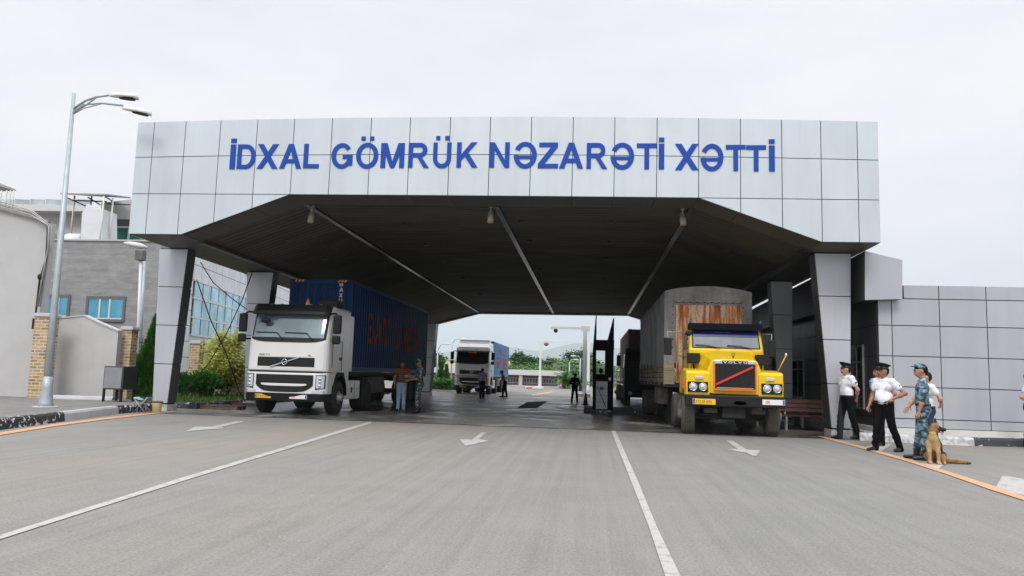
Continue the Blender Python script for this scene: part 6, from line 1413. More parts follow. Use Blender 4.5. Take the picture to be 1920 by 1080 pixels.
for k in range(nb):
    x = -6 + k * bw_ + .3; mb = MB(); mb.box(x, x + bw_ - .6, -.06, -.01, .5, zr0 - .35); g = mb.build('window', 'win_pane', cbld) if 'win_pane' in M else None
    if g is None: M['win_pane'] = mat('far_window_pane', (.10, .10, .11), .4); g = mb.build('window', 'win_pane', cbld)
    mb = MB()
    for j in range(6): xx = x + j * (bw_ - .65) / 5; mb.box(xx, xx + .07, -.10, -.061, .45, zr0 - .3)
    mb.box(x, x + bw_ - .6, -.095, -.062, .45, .52); mb.box(x, x + bw_ - .6, -.095, -.062, zr0 - .4, zr0 - .33); mb.build('frame', 'pinkish', g)
a, b = A(812, 674, 125), A(855, 674, 125); cw = thing('cream_hall', (a.x, 125, 0), 'plain pale cream hall wall behind the low building by the rear pillar', 'building')
mb = MB(); mb.box(-8, b.x - a.x, 0, 12, 0, a.z); mb.build('wall', 'cream_wall', cw); mb = MB(); mb.box(-8.2, b.x - a.x + .2, -.2, 12.2, a.z, a.z + .25); mb.build('roof', 'white_wall', cw)
# tall wire fence
fa, fb = A(1040, 670, 108), A(1092, 670, 104); M['chassis_grey'] = mat('fence_grey', (.16, .18, .18), .6); tf = thing('tall_wire_fence', (fa.x, 106, 0), 'tall grey wire mesh fence on close posts right of the columned building', 'fence')
mb = MB(); L_ = fb.x - fa.x + 8; ft = A(1060, 686, 106).z; k = 0
mb.box(0, L_, -.03, .03, ft - .08, ft); mb.box(0, L_, -.03, .03, .2, .28); mb.build('rail', 'chassis_grey', tf)
for k in range(30): x = k * L_ / 29; mb = MB(); mb.box(x - .03, x + .03, -.03, .03, 0, ft + .1); mb.build('post', 'chassis_grey', tf)
mb = MB(); x = 0
while x < L_: mb.box(x, x + .018, .04, .058, .2, ft); x += .17
mb.box(0, L_, .038, .06, ft * .33, ft * .33 + .02); mb.box(0, L_, .038, .06, ft * .66, ft * .66 + .02); mb.build('mesh', 'chassis', tf)
# low ridge fence behind the columned building
fa = A(946, 688, 112); f3 = thing('dark_mesh_fence', (fa.x, 112, 0), 'dark mesh fence standing behind the roof of the columned building', 'fence')
mb = MB(); fh = A(960, 683, 112).z
x = 0
while x < 9: mb.box(x, x + .03, 0, .03, 0, fh); x += .22
mb.build('mesh', 'chassis', f3); mb = MB(); mb.box(0, 9, -.04, .0, fh - .06, fh); mb.build('rail', 'chassis', f3)
# ---------------------------------------------------------------- planting
rng = random.Random(11)
def tree(loc, h, r, label, m='leaf_far', group=None, n=2600, ls=.38, trunk=.35, seed=1, squash=1.0, name='tree', low=.3):
    g = random.Random(seed); t = thing(name, loc, label, 'tree', group)
    mb = MB(); mb.tube([(0, 0, 0), (g.uniform(-.1, .1), 0, h * .35), (g.uniform(-.3, .3), 0, h * .8)], [trunk * .5, trunk * .36, trunk * .1], 8)
    c = (0, 0, h * (low + (1 - low) / 2)); rr = (r, r, h * (1 - low) / 2 * squash); pts, cl = clumpy(g, c, rr, n, 18, .20, .45)
    for q in cl[:9]: mb.tube([(0, 0, h * .35), Vector((q.x * .5, q.y * .5, (q.z + h * .4) / 2)), q], [trunk * .16, trunk * .1, trunk * .04], 5)
    mb.build('trunk', 'bark', t); lf = MB(); leaves(lf, pts, ls, g); lf.build('crown', m, t, recalc=False); return t
specs = [  # px, py of the top, distance, radius m, kind, label
 (888 + 85, 656, 150, 3.9, 'd', 'dark tall tree rising highest left of the white portal'), (950, 672, 138, 5, 'g', 'rounded bright green tree right above the yellow sign'), (962, 672, 146, 5, 'g', 'mid green tree beside the tall dark tree behind the low roof'),
 (1001, 665, 150, 3.2, 'd', 'narrow dark tree just left of the white portal post'), (990, 678, 140, 4.6, 'g', 'low green tree below the narrow dark tree'), (1034, 666, 150, 4.0, 'd', 'dark spreading pine right of the white portal post'),
 (1022, 681, 138, 5.5, 'g', 'low green tree below the spreading pine'), (1051, 674, 145, 4.0, 'p', 'pale grey-green rounded tree behind the tall wire fence'), (1046, 684, 132, 4.6, 'g', 'green bushy tree at the left end of the wire fence'),
 (1085, 652, 150, 4.6, 'd', 'tall dark tree behind the thick white camera post'), (1073, 668, 142, 4.6, 'g', 'broad green tree behind the wire fence left of the camera post'), (1096, 668, 132, 4.4, 'g', 'green tree seen just right of the thick camera post'),
 (820, 657, 118, 1.7, 'd', 'thin dark tree beside the rear left canopy pillar'), (834, 670, 150, 5, 'g', 'green tree crown above the cream hall'), (822, 672, 146, 5, 'g', 'green tree crown at the rear left pillar above the cream hall'), (852, 674, 146, 5, 'g', 'green tree crown hidden partly by the far white lorry'), (1112, 676, 138, 5, 'g', 'green tree glimpsed through the booth opening')]
for i, (px, py, Y, r_, kd, lab) in enumerate(specs):
    a = A(px, py, Y); m = {'d': 'leaf_far_dark', 'g': 'leaf_far', 'p': 'leaf_pale'}[kd]
    if 'leaf_pale' not in M: M['leaf_pale'] = leafmat('pale_tree_leaf', [(.12, .17, .10), (.18, .23, .14), (.15, .2, .1)])
    tree((a.x, Y, 0), a.z * .90, r_ * (.72 if kd == 'd' else .95), lab, m, 'trees beyond the far low building', 4200, .5, .5, seed=20 + i, low=.05 if kd != 'd' else .35)
wd = MB(); g = random.Random(5)
for _ in range(14000): x = g.uniform(-75, 75); wd_h = 3.9 + 1.0 * math.sin(x * .31) + 1.0 * math.sin(x * .83 + 1); leaves(wd, [(x, 160 + g.uniform(-5, 5), g.uniform(0, 1) ** .7 * wd_h)], .8, g)
tag(wd.build('woodland', 'leaf_far', recalc=False), 'distant belt of mixed green woodland along the foot of the hills', 'woodland', None, 'stuff')
# palms / cycads beside the building
def palm(loc, h, label, n=46, seed=3):
    g = random.Random(seed); t = thing('palm', loc, label, 'palm', 'spiky palms by the wire fence'); mb = MB(); mb.tube([(0, 0, 0), (0, 0, h * .35)], [.25, .2], 8); mb.build('trunk', 'bark', t)
    lf = MB()
    for k in range(n):
        a = g.uniform(0, 6.28); el = g.uniform(.1, 1.4); L_ = h * .75 * g.uniform(.8, 1.1); d = Vector((math.cos(a), math.sin(a), 0)); P = []
        for j in range(6): s = j / 5; P.append(Vector((0, 0, h * .33)) + d * (L_ * s * math.cos(el)) + Vector((0, 0, L_ * (s * math.sin(el) - .45 * s * s))))
        sd = Vector((-d.y, d.x, 0))
        for j in range(5):
            for q in (-1, 1):
                for u in (0, .5): p = P[j].lerp(P[j + 1], u); lf.add([p, p + (P[j + 1] - P[j]) * .35, p + sd * q * .42 * h / 3 * (1 - j / 7) + (P[j + 1] - P[j]) * .9 - Vector((0, 0, .12))], [(0, 1, 2)])
    lf.build('fronds', 'leaf_dark', t, recalc=False)
a = A(1058, 726, 92); palm((a.x, 92, 0), 2.9, 'spiky green palm at the right end of the columned building'); a = A(1066, 727, 94); palm((a.x, 94, 0), 2.3, 'lower spiky palm further right before the wire fence', seed=4)
a = A(1089, 727, 80); palm((a.x, 80, 0), 2.0, 'small spiky palm left of the thick white camera post', seed=6)
# hedge and cypress by the rear pillar
def bush(name, loc, r, h, label, m, n, ls, group=None, seed=2, cone=False, cat='bush', trunk=True, core=None):
    g = random.Random(seed); t = thing(name, loc, label, cat, group); pts = []
    if cone:
        for _ in range(n):
            z = g.uniform(0, 1) ** 1.25; a = g.uniform(0, 6.28); rr = r * (1 - z) ** 1.1 * (.55 + .5 * g.random()) * (1 + .13 * math.sin(a * 3 + z * 9)); pts.append((rr * math.cos(a), rr * math.sin(a), .05 + z * h))
    else:
        pts, cl = clumpy(g, (0, 0, h * .54), (r, r, h * .5), n, 30, .17, .6); pts = [p for p in pts if p[2] > .02]
    mb = MB(); mb.tube([(0, 0, 0), (.02, 0, h * .4), (0, 0, h * .75)], [.06, .045, .015], 6)
    for k in range(6): a = k * 1.05; mb.tube([(0, 0, h * (.15 + .05 * k)), (r * .6 * math.cos(a), r * .6 * math.sin(a), h * (.45 + .05 * k))], [.03, .01], 5)
    mb.build('stem', 'bark', t)
    lf = MB()
    if cone or core:   # needle sprays stand upward
        for p in pts:
            s = ls * g.uniform(.6, 1.4); p = Vector(p); o_ = Vector((p.x, p.y, 0)); o_ = o_.normalized() if o_.length > 1e-3 else Vector((1, 0, 0)); d = (o_ * .6 + Vector((g.gauss(0, .25), g.gauss(0, .25), .9))).normalized(); sd = d.cross(Vector((g.gauss(0, 1), g.gauss(0, 1), .2))).normalized() * s * .28; lf.add([p - sd, p + sd, p + d * s], [(0, 1, 2)])
    else: leaves(lf, pts, ls, g, .5)
    lf.build('foliage', m, t, recalc=False); return t
a = A(268, 748, 26.5); cz = A(288, 612, 26.5).z; bush('cypress_bush', (A(284, 745, 26.5).x, 26.5, .17), 1.0, cz + .1, 'tall dark green conical cypress beside the front left canopy pillar', 'leaf_dark', 15000, .17, seed=8, cone=True)
a = A(371, 752, 27.6); bush('round_bush', (a.x, 27.6, .17), .78, 1.05, 'round dark green conifer bush on the grass beside the brick pillar', 'leaf_dark', 9000, .12, seed=9, core=True)
a = A(426, 748, 29.0); bush('variegated_shrub', (a.x, 29.0, .17), 1.02, 2.55, 'tall yellow-green variegated shrub beside the white lorry', 'leaf_yellow', 15000, .12, seed=12)
for i, (px, Y, hh, lab) in enumerate(((826, 63, 2.1, 'small dark cypress left of the far white lorry'), (836, 74, 2.0, 'second small dark cypress close to the far white lorry'))):
    a = A(px, 720, Y); bush('small_cypress', (a.x, Y, .1), .45, hh, lab, 'leaf_dark', 2200, .2, 'small cypresses by the far hedge', 30 + i, cone=True)
hd_ = thing('hedge', (A(832, 722, 58).x, 58, 0), 'bright green clipped hedge beside the far white lorry', 'hedge'); lf = MB(); g = random.Random(9)
for _ in range(6000): leaves(lf, [(g.uniform(-3.2, 1.4), g.uniform(-.6, .6), g.uniform(.1, .95) + .1 * math.sin(_))], .16, g)
lf.build('foliage', 'leaf_bright', hd_, recalc=False); mb = MB(); mb.box(-3.4, 1.6, -.9, .9, 0, .16); mb.build('border_kerb', 'kerb_white', hd_)
# grass on the garden bed
gs = MB(); g = random.Random(4)
for _ in range(16000):
    x, y = g.uniform(-21, -12.95), g.uniform(24.5, 36)
    if x < -15.4 and y < 25 + (-15.4 - x) * .4: continue
    hgt_ = g.uniform(.06, .22) * (1.6 if math.sin(x * 2.1) * math.cos(y * 1.7) > .3 else 1); a = g.uniform(0, 6.28); w_ = .02; gs.add([(x - w_ * math.cos(a), y - w_ * math.sin(a), .16), (x + w_ * math.cos(a), y + w_ * math.sin(a), .16), (x + g.gauss(0, .06), y + g.gauss(0, .06), .17 + hgt_)], [(0, 1, 2)])
tag(gs.build('grass', 'leaf_grass' if 'leaf_grass' in M else 'leaf_dark', recalc=False), 'rough green grass growing in the kerbed garden bed', 'grass', None, 'stuff')
M['leaf_grass'] = leafmat('grass_blade', [(.05, .13, .02), (.10, .22, .03), (.16, .24, .06)]); COL.objects['grass'].data.materials[0] = M['leaf_grass']
# ---------------------------------------------------------------- hills and haze
mb = MB(); mb.smooth = True; NX, NY = 120, 14
def hz(x, y):
    px = 1105 + x / 2600 * 1440; x = x * 1.0; e_ = 50 + 62 * math.exp(-((px - 1085) / 85) ** 2) + 35 * math.exp(-((px - 960) / 40) ** 2) + 30 * math.exp(-((px - 880) / 50) ** 2) + 40 * math.exp(-((px - 1240) / 80) ** 2) + 5 * math.sin(x / 130) + 2.5 * math.sin(x / 47 + 1)
    t = y / NY; return max(-1, e_ * (math.sin(min(t * 1.3, 1) * math.pi / 2)) * (1 + .05 * math.sin(x / 61 + y)))
vs = [((-2400 + 4800 * i / NX) * 3.7, (2250 + 25 * j) * 3.7, 3.6 * hz(-2400 + 4800 * i / NX, j)) for j in range(NY + 1) for i in range(NX + 1)]
mb.add(vs, [(j * (NX + 1) + i, j * (NX + 1) + i + 1, (j + 1) * (NX + 1) + i + 1, (j + 1) * (NX + 1) + i) for j in range(NY) for i in range(NX)])
struct(mb.build('hills', 'hill'))
HAZE = True; HAZE_D = .00016
if HAZE:
    mb = MB(); mb.box(-9900, 9900, -120, 10000, -1.2, 560); h = mb.build('haze', 'hill'); h.data.materials.clear(); m = bpy.data.materials.new('haze_air'); m.use_nodes = True; nt = m.node_tree; nt.nodes.clear()
    o_ = nt.nodes.new('ShaderNodeOutputMaterial'); v = nt.nodes.new('ShaderNodeVolumePrincipled'); v.inputs['Color'].default_value = (.86, .95, 1, 1); v.inputs['Density'].default_value = HAZE_D; v.inputs['Anisotropy'].default_value = 0
    nt.links.new(v.outputs[0], o_.inputs['Volume']); h.data.materials.append(m); tag(h, 'thin pale summer haze that softens the far hills', 'haze', None, 'stuff')
# ================================================================ PEOPLE AND THE DOG
def V3(*a): return np.array(a, float)
def hand(w, d, palm_n, side, curl=.5, s=1.0):
    """fingers from wrist w along d; palm_n = palm normal; side: +1 thumb towards cross(d, palm_n)"""
    d = d / np.linalg.norm(d); n = palm_n - d * (palm_n @ d); n /= np.linalg.norm(n); t = np.cross(d, n) * side; P = []
    for o in (-.024, -.008, .008, .024): P.append((w, w + d * .085 * s + t * o * s, .020 * s, .016 * s, 0))
    for k, L_ in enumerate((.058, .074, .078, .068)):
        o = (-.028, -.010, .009, .028)[k]; a = w + d * .088 * s + t * o * s; c1, c2 = curl * .7, curl * 1.5
        b = a + (d * math.cos(c1) + n * math.sin(c1)) * L_ * .5 * s; e_ = b + (d * math.cos(c2) + n * math.sin(c2)) * L_ * .5 * s
        P += [(a, b, .0098 * s, .009 * s, 0), (b, e_, .009 * s, .0075 * s, 0)]
    a = w + d * .025 * s + t * .028 * s; b = a + (d * .6 + t * .7 + n * .25) * .045 * s; e_ = b + (d * .85 + t * .3 + n * .3) * .035 * s
    return P + [(a, b, .0125 * s, .011 * s, 0), (b, e_, .011 * s, .009 * s, 0)]
def person(loc, yaw, H, label, top, trouser, hat=None, arms=None, legs=None, lean=0.0, belly=0.0, headyaw=0.0, headpitch=0.0, sleeve=.5, skin='skin', shoes='shoe', group=None, long_sleeve=False, boots=False, hold=None, bald=False, badge=False, half=False, res=1.0, belt=True, cuff='knit'):
    k = H / 1.75; p = thing('person', loc, label, 'person', group, R(yaw))
    J = dict(hipL=(.085, 0, .93), hipR=(-.085, 0, .93), kneL=(.10, -.02, .51), kneR=(-.10, -.02, .51), ankL=(.11, .03, .085), ankR=(-.11, .03, .085),
             shL=(.18, .01, 1.435), shR=(-.18, .01, 1.435), elL=(.245, .04, 1.15), elR=(-.245, .04, 1.15), wrL=(.25, -.03, .905), wrR=(-.25, -.03, .905), neck=(0, .01, 1.46), head=(0, -.02, 1.635))
    J.update(arms or {}); J.update(legs or {}); J = {a: V3(*b) for a, b in J.items()}
    if lean:
        c, s_ = math.cos(lean), math.sin(lean)
        def rot(v): y, z = v[1], v[2] - .95; return V3(v[0], y * c - z * s_, .95 + y * s_ + z * c)
    else: rot = lambda v: v
    for a in ('shL', 'shR', 'elL', 'elR', 'neck', 'head') + (() if (arms or {}).get('fix') else ('wrL', 'wrR')): J[a] = rot(J[a])
    J.pop('fix', None)
    T = lambda *a: rot(V3(*a))
    S_ = lambda P: [(np.array(a) * k, np.array(b) * k, ra * k, rb * k, i) for a, b, ra, rb, i in P]
    hy, hp = R(headyaw), R(headpitch)
    hc = J['head']
    def HD(x, y, z):   # head space: x side, y back, z up
        y2, z2 = y * math.cos(hp) - z * math.sin(hp), y * math.sin(hp) + z * math.cos(hp); return hc + V3(x * math.cos(hy) - y2 * math.sin(hy), x * math.sin(hy) + y2 * math.cos(hy), z2)
    # body: one continuous surface from head to feet (arms and hands included)
    B = [(J['neck'] - V3(0, 0, .03), HD(0, .02, -.06), .058, .052, 0), (HD(0, .015, .02), HD(0, .03, .03), .088, .092, 0), (HD(0, -.03, .01), HD(0, -.03, -.02), .070, .066, 0), (HD(0, -.045, -.075), HD(0, -.02, -.05), .036, .055, 0),
         (HD(0, -.098, .012), HD(0, -.112, -.022), .010, .015, 0), (HD(-.018, -.095, -.028), HD(.018, -.095, -.028), .012, .012, 0), (HD(-.02, -.086, -.062), HD(.02, -.086, -.062), .009, .009, 2),
         (HD(.086, .01, .005), HD(.088, .015, -.03), .014, .009, 0), (HD(-.086, .01, .005), HD(-.088, .015, -.03), .014, .009, 0),
         (HD(-.045, -.086, .040), HD(-.018, -.091, .038), .006, .006, 1), (HD(.018, -.091, .038), HD(.045, -.086, .040), .006, .006, 1), (HD(-.034, -.086, .012), HD(-.028, -.087, .012), .006, .006, 1), (HD(.034, -.086, .012), HD(.028, -.087, .012), .006, .006, 1),
         (T(-.09, .02, 1.33), T(.09, .02, 1.33), .078, .078, 0), (T(-.07, .01, 1.10), T(.07, .01, 1.10), .075, .075, 0), (T(0, .01, 1.3), T(0, .01, 1.05), .085, .085, 0), (V3(-.07, .01, .95), V3(.07, .01, .95), .085, .085, 0), (T(0, .01, 1.1), V3(0, .01, .95), .085, .085, 0)]
    for s in 'LR':
        q = 1 if s == 'L' else -1
        B += [(T(q * .05, .01, 1.42), J['sh' + s], .045, .042, 0), (J['sh' + s], J['el' + s], .042, .040, 0), (J['el' + s], J['el' + s] * .6 + J['wr' + s] * .4, .040, .040, 0), (J['el' + s] * .6 + J['wr' + s] * .4, J['wr' + s], .040, .026, 0),
              (J['hip' + s], J['kne' + s], .075, .052, 0), (J['kne' + s], J['kne' + s] * .6 + J['ank' + s] * .4, .055, .056, 0), (J['kne' + s] * .6 + J['ank' + s] * .4, J['ank' + s], .056, .038, 0), (J['ank' + s], J['ank' + s] + V3(q * .015, -.13, -.052), .030, .018, 0)]
    Hd = []
    for s in 'LR':
        d = J['wr' + s] - J['el' + s]; q = 1 if s == 'L' else -1; pn = V3(-q, 0, 0) if abs(d[2]) > abs(d[0]) else V3(0, 0, -1)
        Hd += [hand(J['wr' + s] + d / np.linalg.norm(d) * .01, d, pn, q if pn[0] else 1, .75)]
    gr = [(S_(B), .0125 * k * res, .035 * k)] + [(S_(h), .0055 * k * max(1, res * .8), .008) for h in Hd]
    smesh('body', gr, [skin, 'hair', 'lips'], p)
    if not bald:
        hr = [(HD(0, .035, .045), HD(0, .045, .03), .092, .09, 0), (HD(-.03, -.03, .075), HD(.03, -.03, .075), .05, .05, 0), (HD(0, .07, -.02), HD(0, .06, -.05), .06, .045, 0), (HD(.07, .03, .02), HD(.07, .04, -.015), .026, .02, 0), (HD(-.07, .03, .02), HD(-.07, .04, -.015), .026, .02, 0)]
        smesh('hair', [(S_(hr), .010 * k * res, .02 * k)], ['hair'], p)
    # shirt
    t = .016
    Sh = [(T(-.11, .01, 1.34), T(.11, .01, 1.34), .100, .100, 0), (T(-.09, 0, 1.12), T(.09, 0, 1.12), .100, .100, 0), (T(0, .0, 1.33), T(0, 0, 1.08), .112, .112, 0), (T(-.085, .0, 1.02), T(.085, .0, 1.02), .105, .105, 0), (T(-.05, .015, 1.46), T(.05, .015, 1.46), .055, .055, 0),
          (T(-.055, -.005, 1.485), T(.055, -.005, 1.485), .024, .024, 0), (T(-.04, -.055, 1.455), T(.04, -.055, 1.455), .022, .022, 0)]
    if belly: Sh += [(T(-.03, -.04 * belly, 1.14), T(.03, -.05 * belly, 1.06), .118, .118, 0)]
    for f in range(5): Sh.append((T(-.10 + .05 * f, -.10, 1.32 - .02 * (f % 2)), T(-.08 + .04 * f, -.105 - .03 * belly, 1.10), .010, .012, 0))
    # blousing folds at the waist
    for a in range(10): an = a * .628; Sh.append((T(.165 * math.cos(an), .088 * math.sin(an) - .03 * belly, .99), T(.165 * math.cos(an + .35), .095 * math.sin(an + .35) - .03 * belly, 1.07), .014, .013, 0))
    for s in 'LR':
        q = 1 if s == 'L' else -1; e_ = J['sh' + s] * (1 - sleeve) + J['el' + s] * sleeve if sleeve < 1 else J['el' + s]
        Sh += [(T(q * .06, .01, 1.425), J['sh' + s], .068, .070, 0), (J['sh' + s], J['sh' + s] * .35 + e_ * .65, .070, .068, 0), (J['sh' + s] * .35 + e_ * .65, e_, .066, .068, 0)]
        if sleeve >= 1: w_ = J['el' + s] * .05 + J['wr' + s] * .95 if long_sleeve else J['el' + s] * .8 + J['wr' + s] * .2; Sh += [(J['el' + s], w_, .058, .042 if long_sleeve else .056, 0)]
    sh = smesh('shirt', [(S_(Sh), .0125 * k * res, .03 * k)], [top], p)
    # trousers
    Tr = [(V3(-.075, .005, .97), V3(.075, .005, .97), .112 + .006, .112 + .006, 0), (V3(-.06, .03, .92), V3(.06, .03, .92), .11, .11, 0)]
    for s in 'LR':
        hp_, kn, an = J['hip' + s], J['kne' + s], J['ank' + s]; Tr += [(hp_, kn, .108, .076, 0), (kn, kn * .5 + an * .5, .074, .070, 0), (kn * .5 + an * .5, an + (V3(0, 0, .12) if boots else V3(0, 0, -.04)), .070, .062 if not boots else .068, 0)]
        for j, f in enumerate((.25, .55, .8)):   # creases behind and above the shoe
            c = kn * (1 - f) + an * f; Tr.append((c + V3(-.04, -.05, .01 * j), c + V3(.045, -.045, .03), .018, .014, 0))
        Tr.append((hp_ * .7 + kn * .3 + V3(0, -.07, 0), kn + V3(0, -.045, .03), .03, .022, 0))
    smesh('trousers', [(S_(Tr), .0125 * k * res, .028 * k)], [trouser], p)
    if belt: 
        mb = MB(); mb.smooth = True; c = V3(0, .005, 1.02) * k; n = 24
        for z in (0, 1): mb.v += [(c[0] + .205 * k * math.cos(a * 2 * math.pi / n), c[1] + (.135 + .02 * belly) * k * math.sin(a * 2 * math.pi / n), c[2] + (z - .6) * .045 * k) for a in range(n)]
        mb.f = [(i, (i + 1) % n, n + (i + 1) % n, n + i) for i in range(n)] + [list(range(n)), [n + i for i in range(n)]]; mb.m = [0] * len(mb.f); mb.sm = [True] * n + [False] * 2; mb.build('belt', 'shoe', p)
    for s in 'LR':
        q = 1 if s == 'L' else -1; an = J['ank' + s]; fl = an[2] - .085; tp = V3(an[0] + q * .02, an[1] - .20, fl + .035)
        F = [(V3(an[0], an[1] + .03, fl + .045), V3(an[0], an[1] - .02, fl + .05), .044, .046, 0), (V3(an[0], an[1] - .02, fl + .05), tp, .044, .032, 0), (V3(an[0], an[1] + .02, fl + .03), tp - V3(0, 0, .012), .03, .022, 0)]
        if boots: F.append((an + V3(0, 0, -.02), an * .75 + J['kne' + s] * .25 + V3(0, 0, .04), .060, .066, 0))
        smesh('shoe', [(S_(F), .009 * k * res, .015)], [shoes], p)
    if hat:
        o = bpy.data.objects.new('peaked_cap' if hat == 'peaked' else 'field_cap', None); COL.objects.link(o); o.parent = p; c = HD(0, .012, .075) * k; o.location = c; o.rotation_euler = (-R(4) - hp * 1.0 - lean * .8, 0, hy); o.scale = (k * .95, k * .93, k * .95)
        if hat == 'peaked':
            mb = MB(); mb.lathe([(.103, -.02), (.106, .025)], n=28); mb.build('cap_band', 'cap_green', o)
            mb = MB(); mb.smooth = True; n = 28; rs = [(.106, .026, 0), (.125, .045, .0), (.155, .075, .022), (.150, .088, .03), (.08, .084, .02), (.001, .08, .015)]
            for r_, z, lift in rs: mb.v += [(r_ * math.cos(a * 2 * math.pi / n), r_ * 1.04 * math.sin(a * 2 * math.pi / n), z - lift * math.sin(a * 2 * math.pi / n)) for a in range(n)]
            mb.f = [(j * n + i, j * n + (i + 1) % n, (j + 1) * n + (i + 1) % n, (j + 1) * n + i) for j in range(len(rs) - 1) for i in range(n)]; mb.m = [0] * len(mb.f); mb.sm = [True] * len(mb.f); mb.build('cap_crown', 'cap_black', o)
            mb = MB(); pts = [(.10 * math.sin(R(a)), -.10 * math.cos(R(a)), -.012) for a in range(-55, 56, 10)]; pt2 = [(.125 * math.sin(R(a)), -.165 * math.cos(R(a)) - .0, -.04) for a in range(55, -56, -10)]; mb.slab(pts + pt2, (0, 0, -.006)); mb.build('cap_visor', 'shoe', o)
            mb = MB(); mb.ball((0, -.108, .02), .016, .008, .02, 8); mb.build('cap_badge', 'gold', o)
        else:
            mb = MB(); mb.lathe([(.104, -.03), (.110, .0), (.108, .055), (.098, .068), (.01, .072)], n=26); mb.build('cap_crown', hat, o)
            mb = MB(); pts = [(.098 * math.sin(R(a)), -.10 * math.cos(R(a)), -.015) for a in range(-50, 51, 10)]; pt2 = [(.11 * math.sin(R(a)), -.17 * math.cos(R(a)), -.03) for a in range(50, -51, -10)]; mb.slab(pts + pt2, (0, 0, -.006)); mb.build('cap_visor', hat, o)
    if badge:
        s = 'L'; c = (J['shL'] * .6 + J['elL'] * .4); mb = MB(); c = (c + V3(.068, 0, 0)) * k; mb.slab([tuple(c + V3(0, -.032, .03)), tuple(c + V3(0, .032, .03)), tuple(c + V3(0, .028, -.02)), tuple(c + V3(0, 0, -.045)), tuple(c + V3(0, -.028, -.02))], (.006, 0, 0)); b = mb.build('sleeve_badge', 'cap_green', p)
        mb = MB(); mb.ball(tuple(c + V3(.006, 0, 0)), .004, .014, .014, 8); mb.build('badge_star', 'gold', b)
        for q in (-1, 1): mb = MB(); a = T(q * .075, .02, 1.495) * k; b_ = J['sh' + ('L' if q > 0 else 'R')] * k + V3(0, 0, .062 * k); mb.bar(tuple(a), tuple(b_), .05, .012); mb.build('shoulder_board', 'cap_green', p)
        mb = MB(); c = T(-q * .07, -.125, 1.33) * k; mb.box(c[0] - .045, c[0] + .045, c[1] - .012, c[1], c[2] - .05, c[2] + .04); mb.build('shirt_pocket', top, p)
    return p
def at_px(px, py, Y): v = A(px, py, Y); return (v.x, Y, 0)
walk = lambda f, b, fw=1: dict(kneL=(.09, -.5 * f - .04, .51), ankL=(.10, -f, .085), kneR=(-.09, .35 * b, .52), ankR=(-.10, b, .10)) if fw else dict(kneR=(-.09, -.5 * f - .04, .51), ankR=(-.10, -f, .085), kneL=(.09, .35 * b, .52), ankL=(.10, b, .10))
person(at_px(1589, 822, 21.25), -72, 1.93, 'officer in white shirt and tilted peaked cap by the front right pillar,', 'cloth_white', 'cloth_black', hat='peaked', headyaw=-8,
       arms=dict(elL=(.25, .12, 1.17), wrL=(.10, .19, .99), elR=(-.25, .12, 1.17), wrR=(-.06, .20, .97)), legs=walk(.13, .22, 0), badge=True, group='uniformed officers on the right')
person(at_px(1660, 846, 17.7), -58, 1.84, 'stout officer in white shirt and dark peaked cap, hand on hip, beside the soldier', 'cloth_white', 'cloth_black', hat='peaked', headyaw=-14, belly=1.0,
       arms=dict(elL=(.40, .13, 1.20), wrL=(.25, -.06, 1.08), elR=(-.25, -.02, 1.13), wrR=(-.24, -.16, .92)), legs=dict(kneR=(-.10, -.10, .51), ankR=(-.12, -.14, .085), kneL=(.11, .08, .52), ankL=(.16, .26, .09)), badge=True, skin='skin_dark', group='uniformed officers on the right')
person(at_px(1651, 836, 19.3), -65, 1.84, 'man in blue checked shirt mostly hidden behind the stout officer with hand on hip', 'plaid', 'cloth_black', headyaw=-10, skin='skin_dark',
       arms=dict(elL=(.30, .14, 1.17), wrL=(.2, -.06, 1.03), elR=(-.30, .10, 1.17), wrR=(-.2, -.06, 1.0)), legs=walk(.05, .1))
person(at_px(1733, 862, 15.95), -112, 1.84, 'soldier in blue camouflage and cap holding the leash of the seated dog', 'camo_blue', 'camo_blue', hat='camo_blue', headyaw=12, headpitch=14, sleeve=1.0, boots=True, badge=False,
       arms=dict(elL=(.25, .02, 1.15), wrL=(.24, -.06, .90), elR=(-.25, -.05, 1.16), wrR=(-.20, -.20, 1.0)), legs=dict(kneL=(.09, .0, .51), ankL=(.10, .04, .085), kneR=(-.10, -.06, .51), ankR=(-.13, -.12, .085)))
person(at_px(1741, 852, 17.1), -85, 1.72, 'man in off-white shirt and navy trousers standing behind the camouflaged soldier', 'cloth_offwhite', 'cloth_navy', headyaw=-5,
       arms=dict(elR=(-.26, -.14, 1.17), wrR=(-.24, -.30, .98), elL=(.28, .14, 1.2), wrL=(.24, .16, 1.12)), legs=walk(.04, .08))
person(at_px(1936, 838, 20.2), 50, 1.85, 'person in light blue shirt cut off by the right edge of the picture', 'cloth_ltblue', 'cloth_black', legs=walk(.1, .1), arms=dict(elR=(-.30, .1, 1.17), wrR=(-.2, -.08, 1.02)))
person(at_px(751, 770, 27.2), 12, 1.80, 'man in striped knit shirt and faded jeans reading papers beside the dark blue container', 'stripes', 'denim', skin='skin_dark', headpitch=6,
       arms=dict(elL=(.26, -.02, 1.15), wrL=(.18, -.26, 1.10), elR=(-.26, .03, 1.15), wrR=(-.25, -.02, .91)), legs=walk(.04, .02))
person(at_px(784, 772, 26.7), -62, 1.84, 'soldier in grey-green camouflage showing papers to the man in the striped shirt', 'camo_dark', 'camo_dark', hat='camo_dark', skin='skin_dark', headpitch=12, sleeve=1.0, boots=True,
       arms=dict(elL=(.25, -.06, 1.14), wrL=(.12, -.31, 1.08), elR=(-.25, -.06, 1.14), wrR=(-.10, -.31, 1.10)), legs=walk(.06, .05))
pp = A(769, 707, 26.9); pa = thing('papers', (pp.x, 26.9, pp.z), 'white sheets of paper held between the striped-shirt man and the soldier', 'papers')
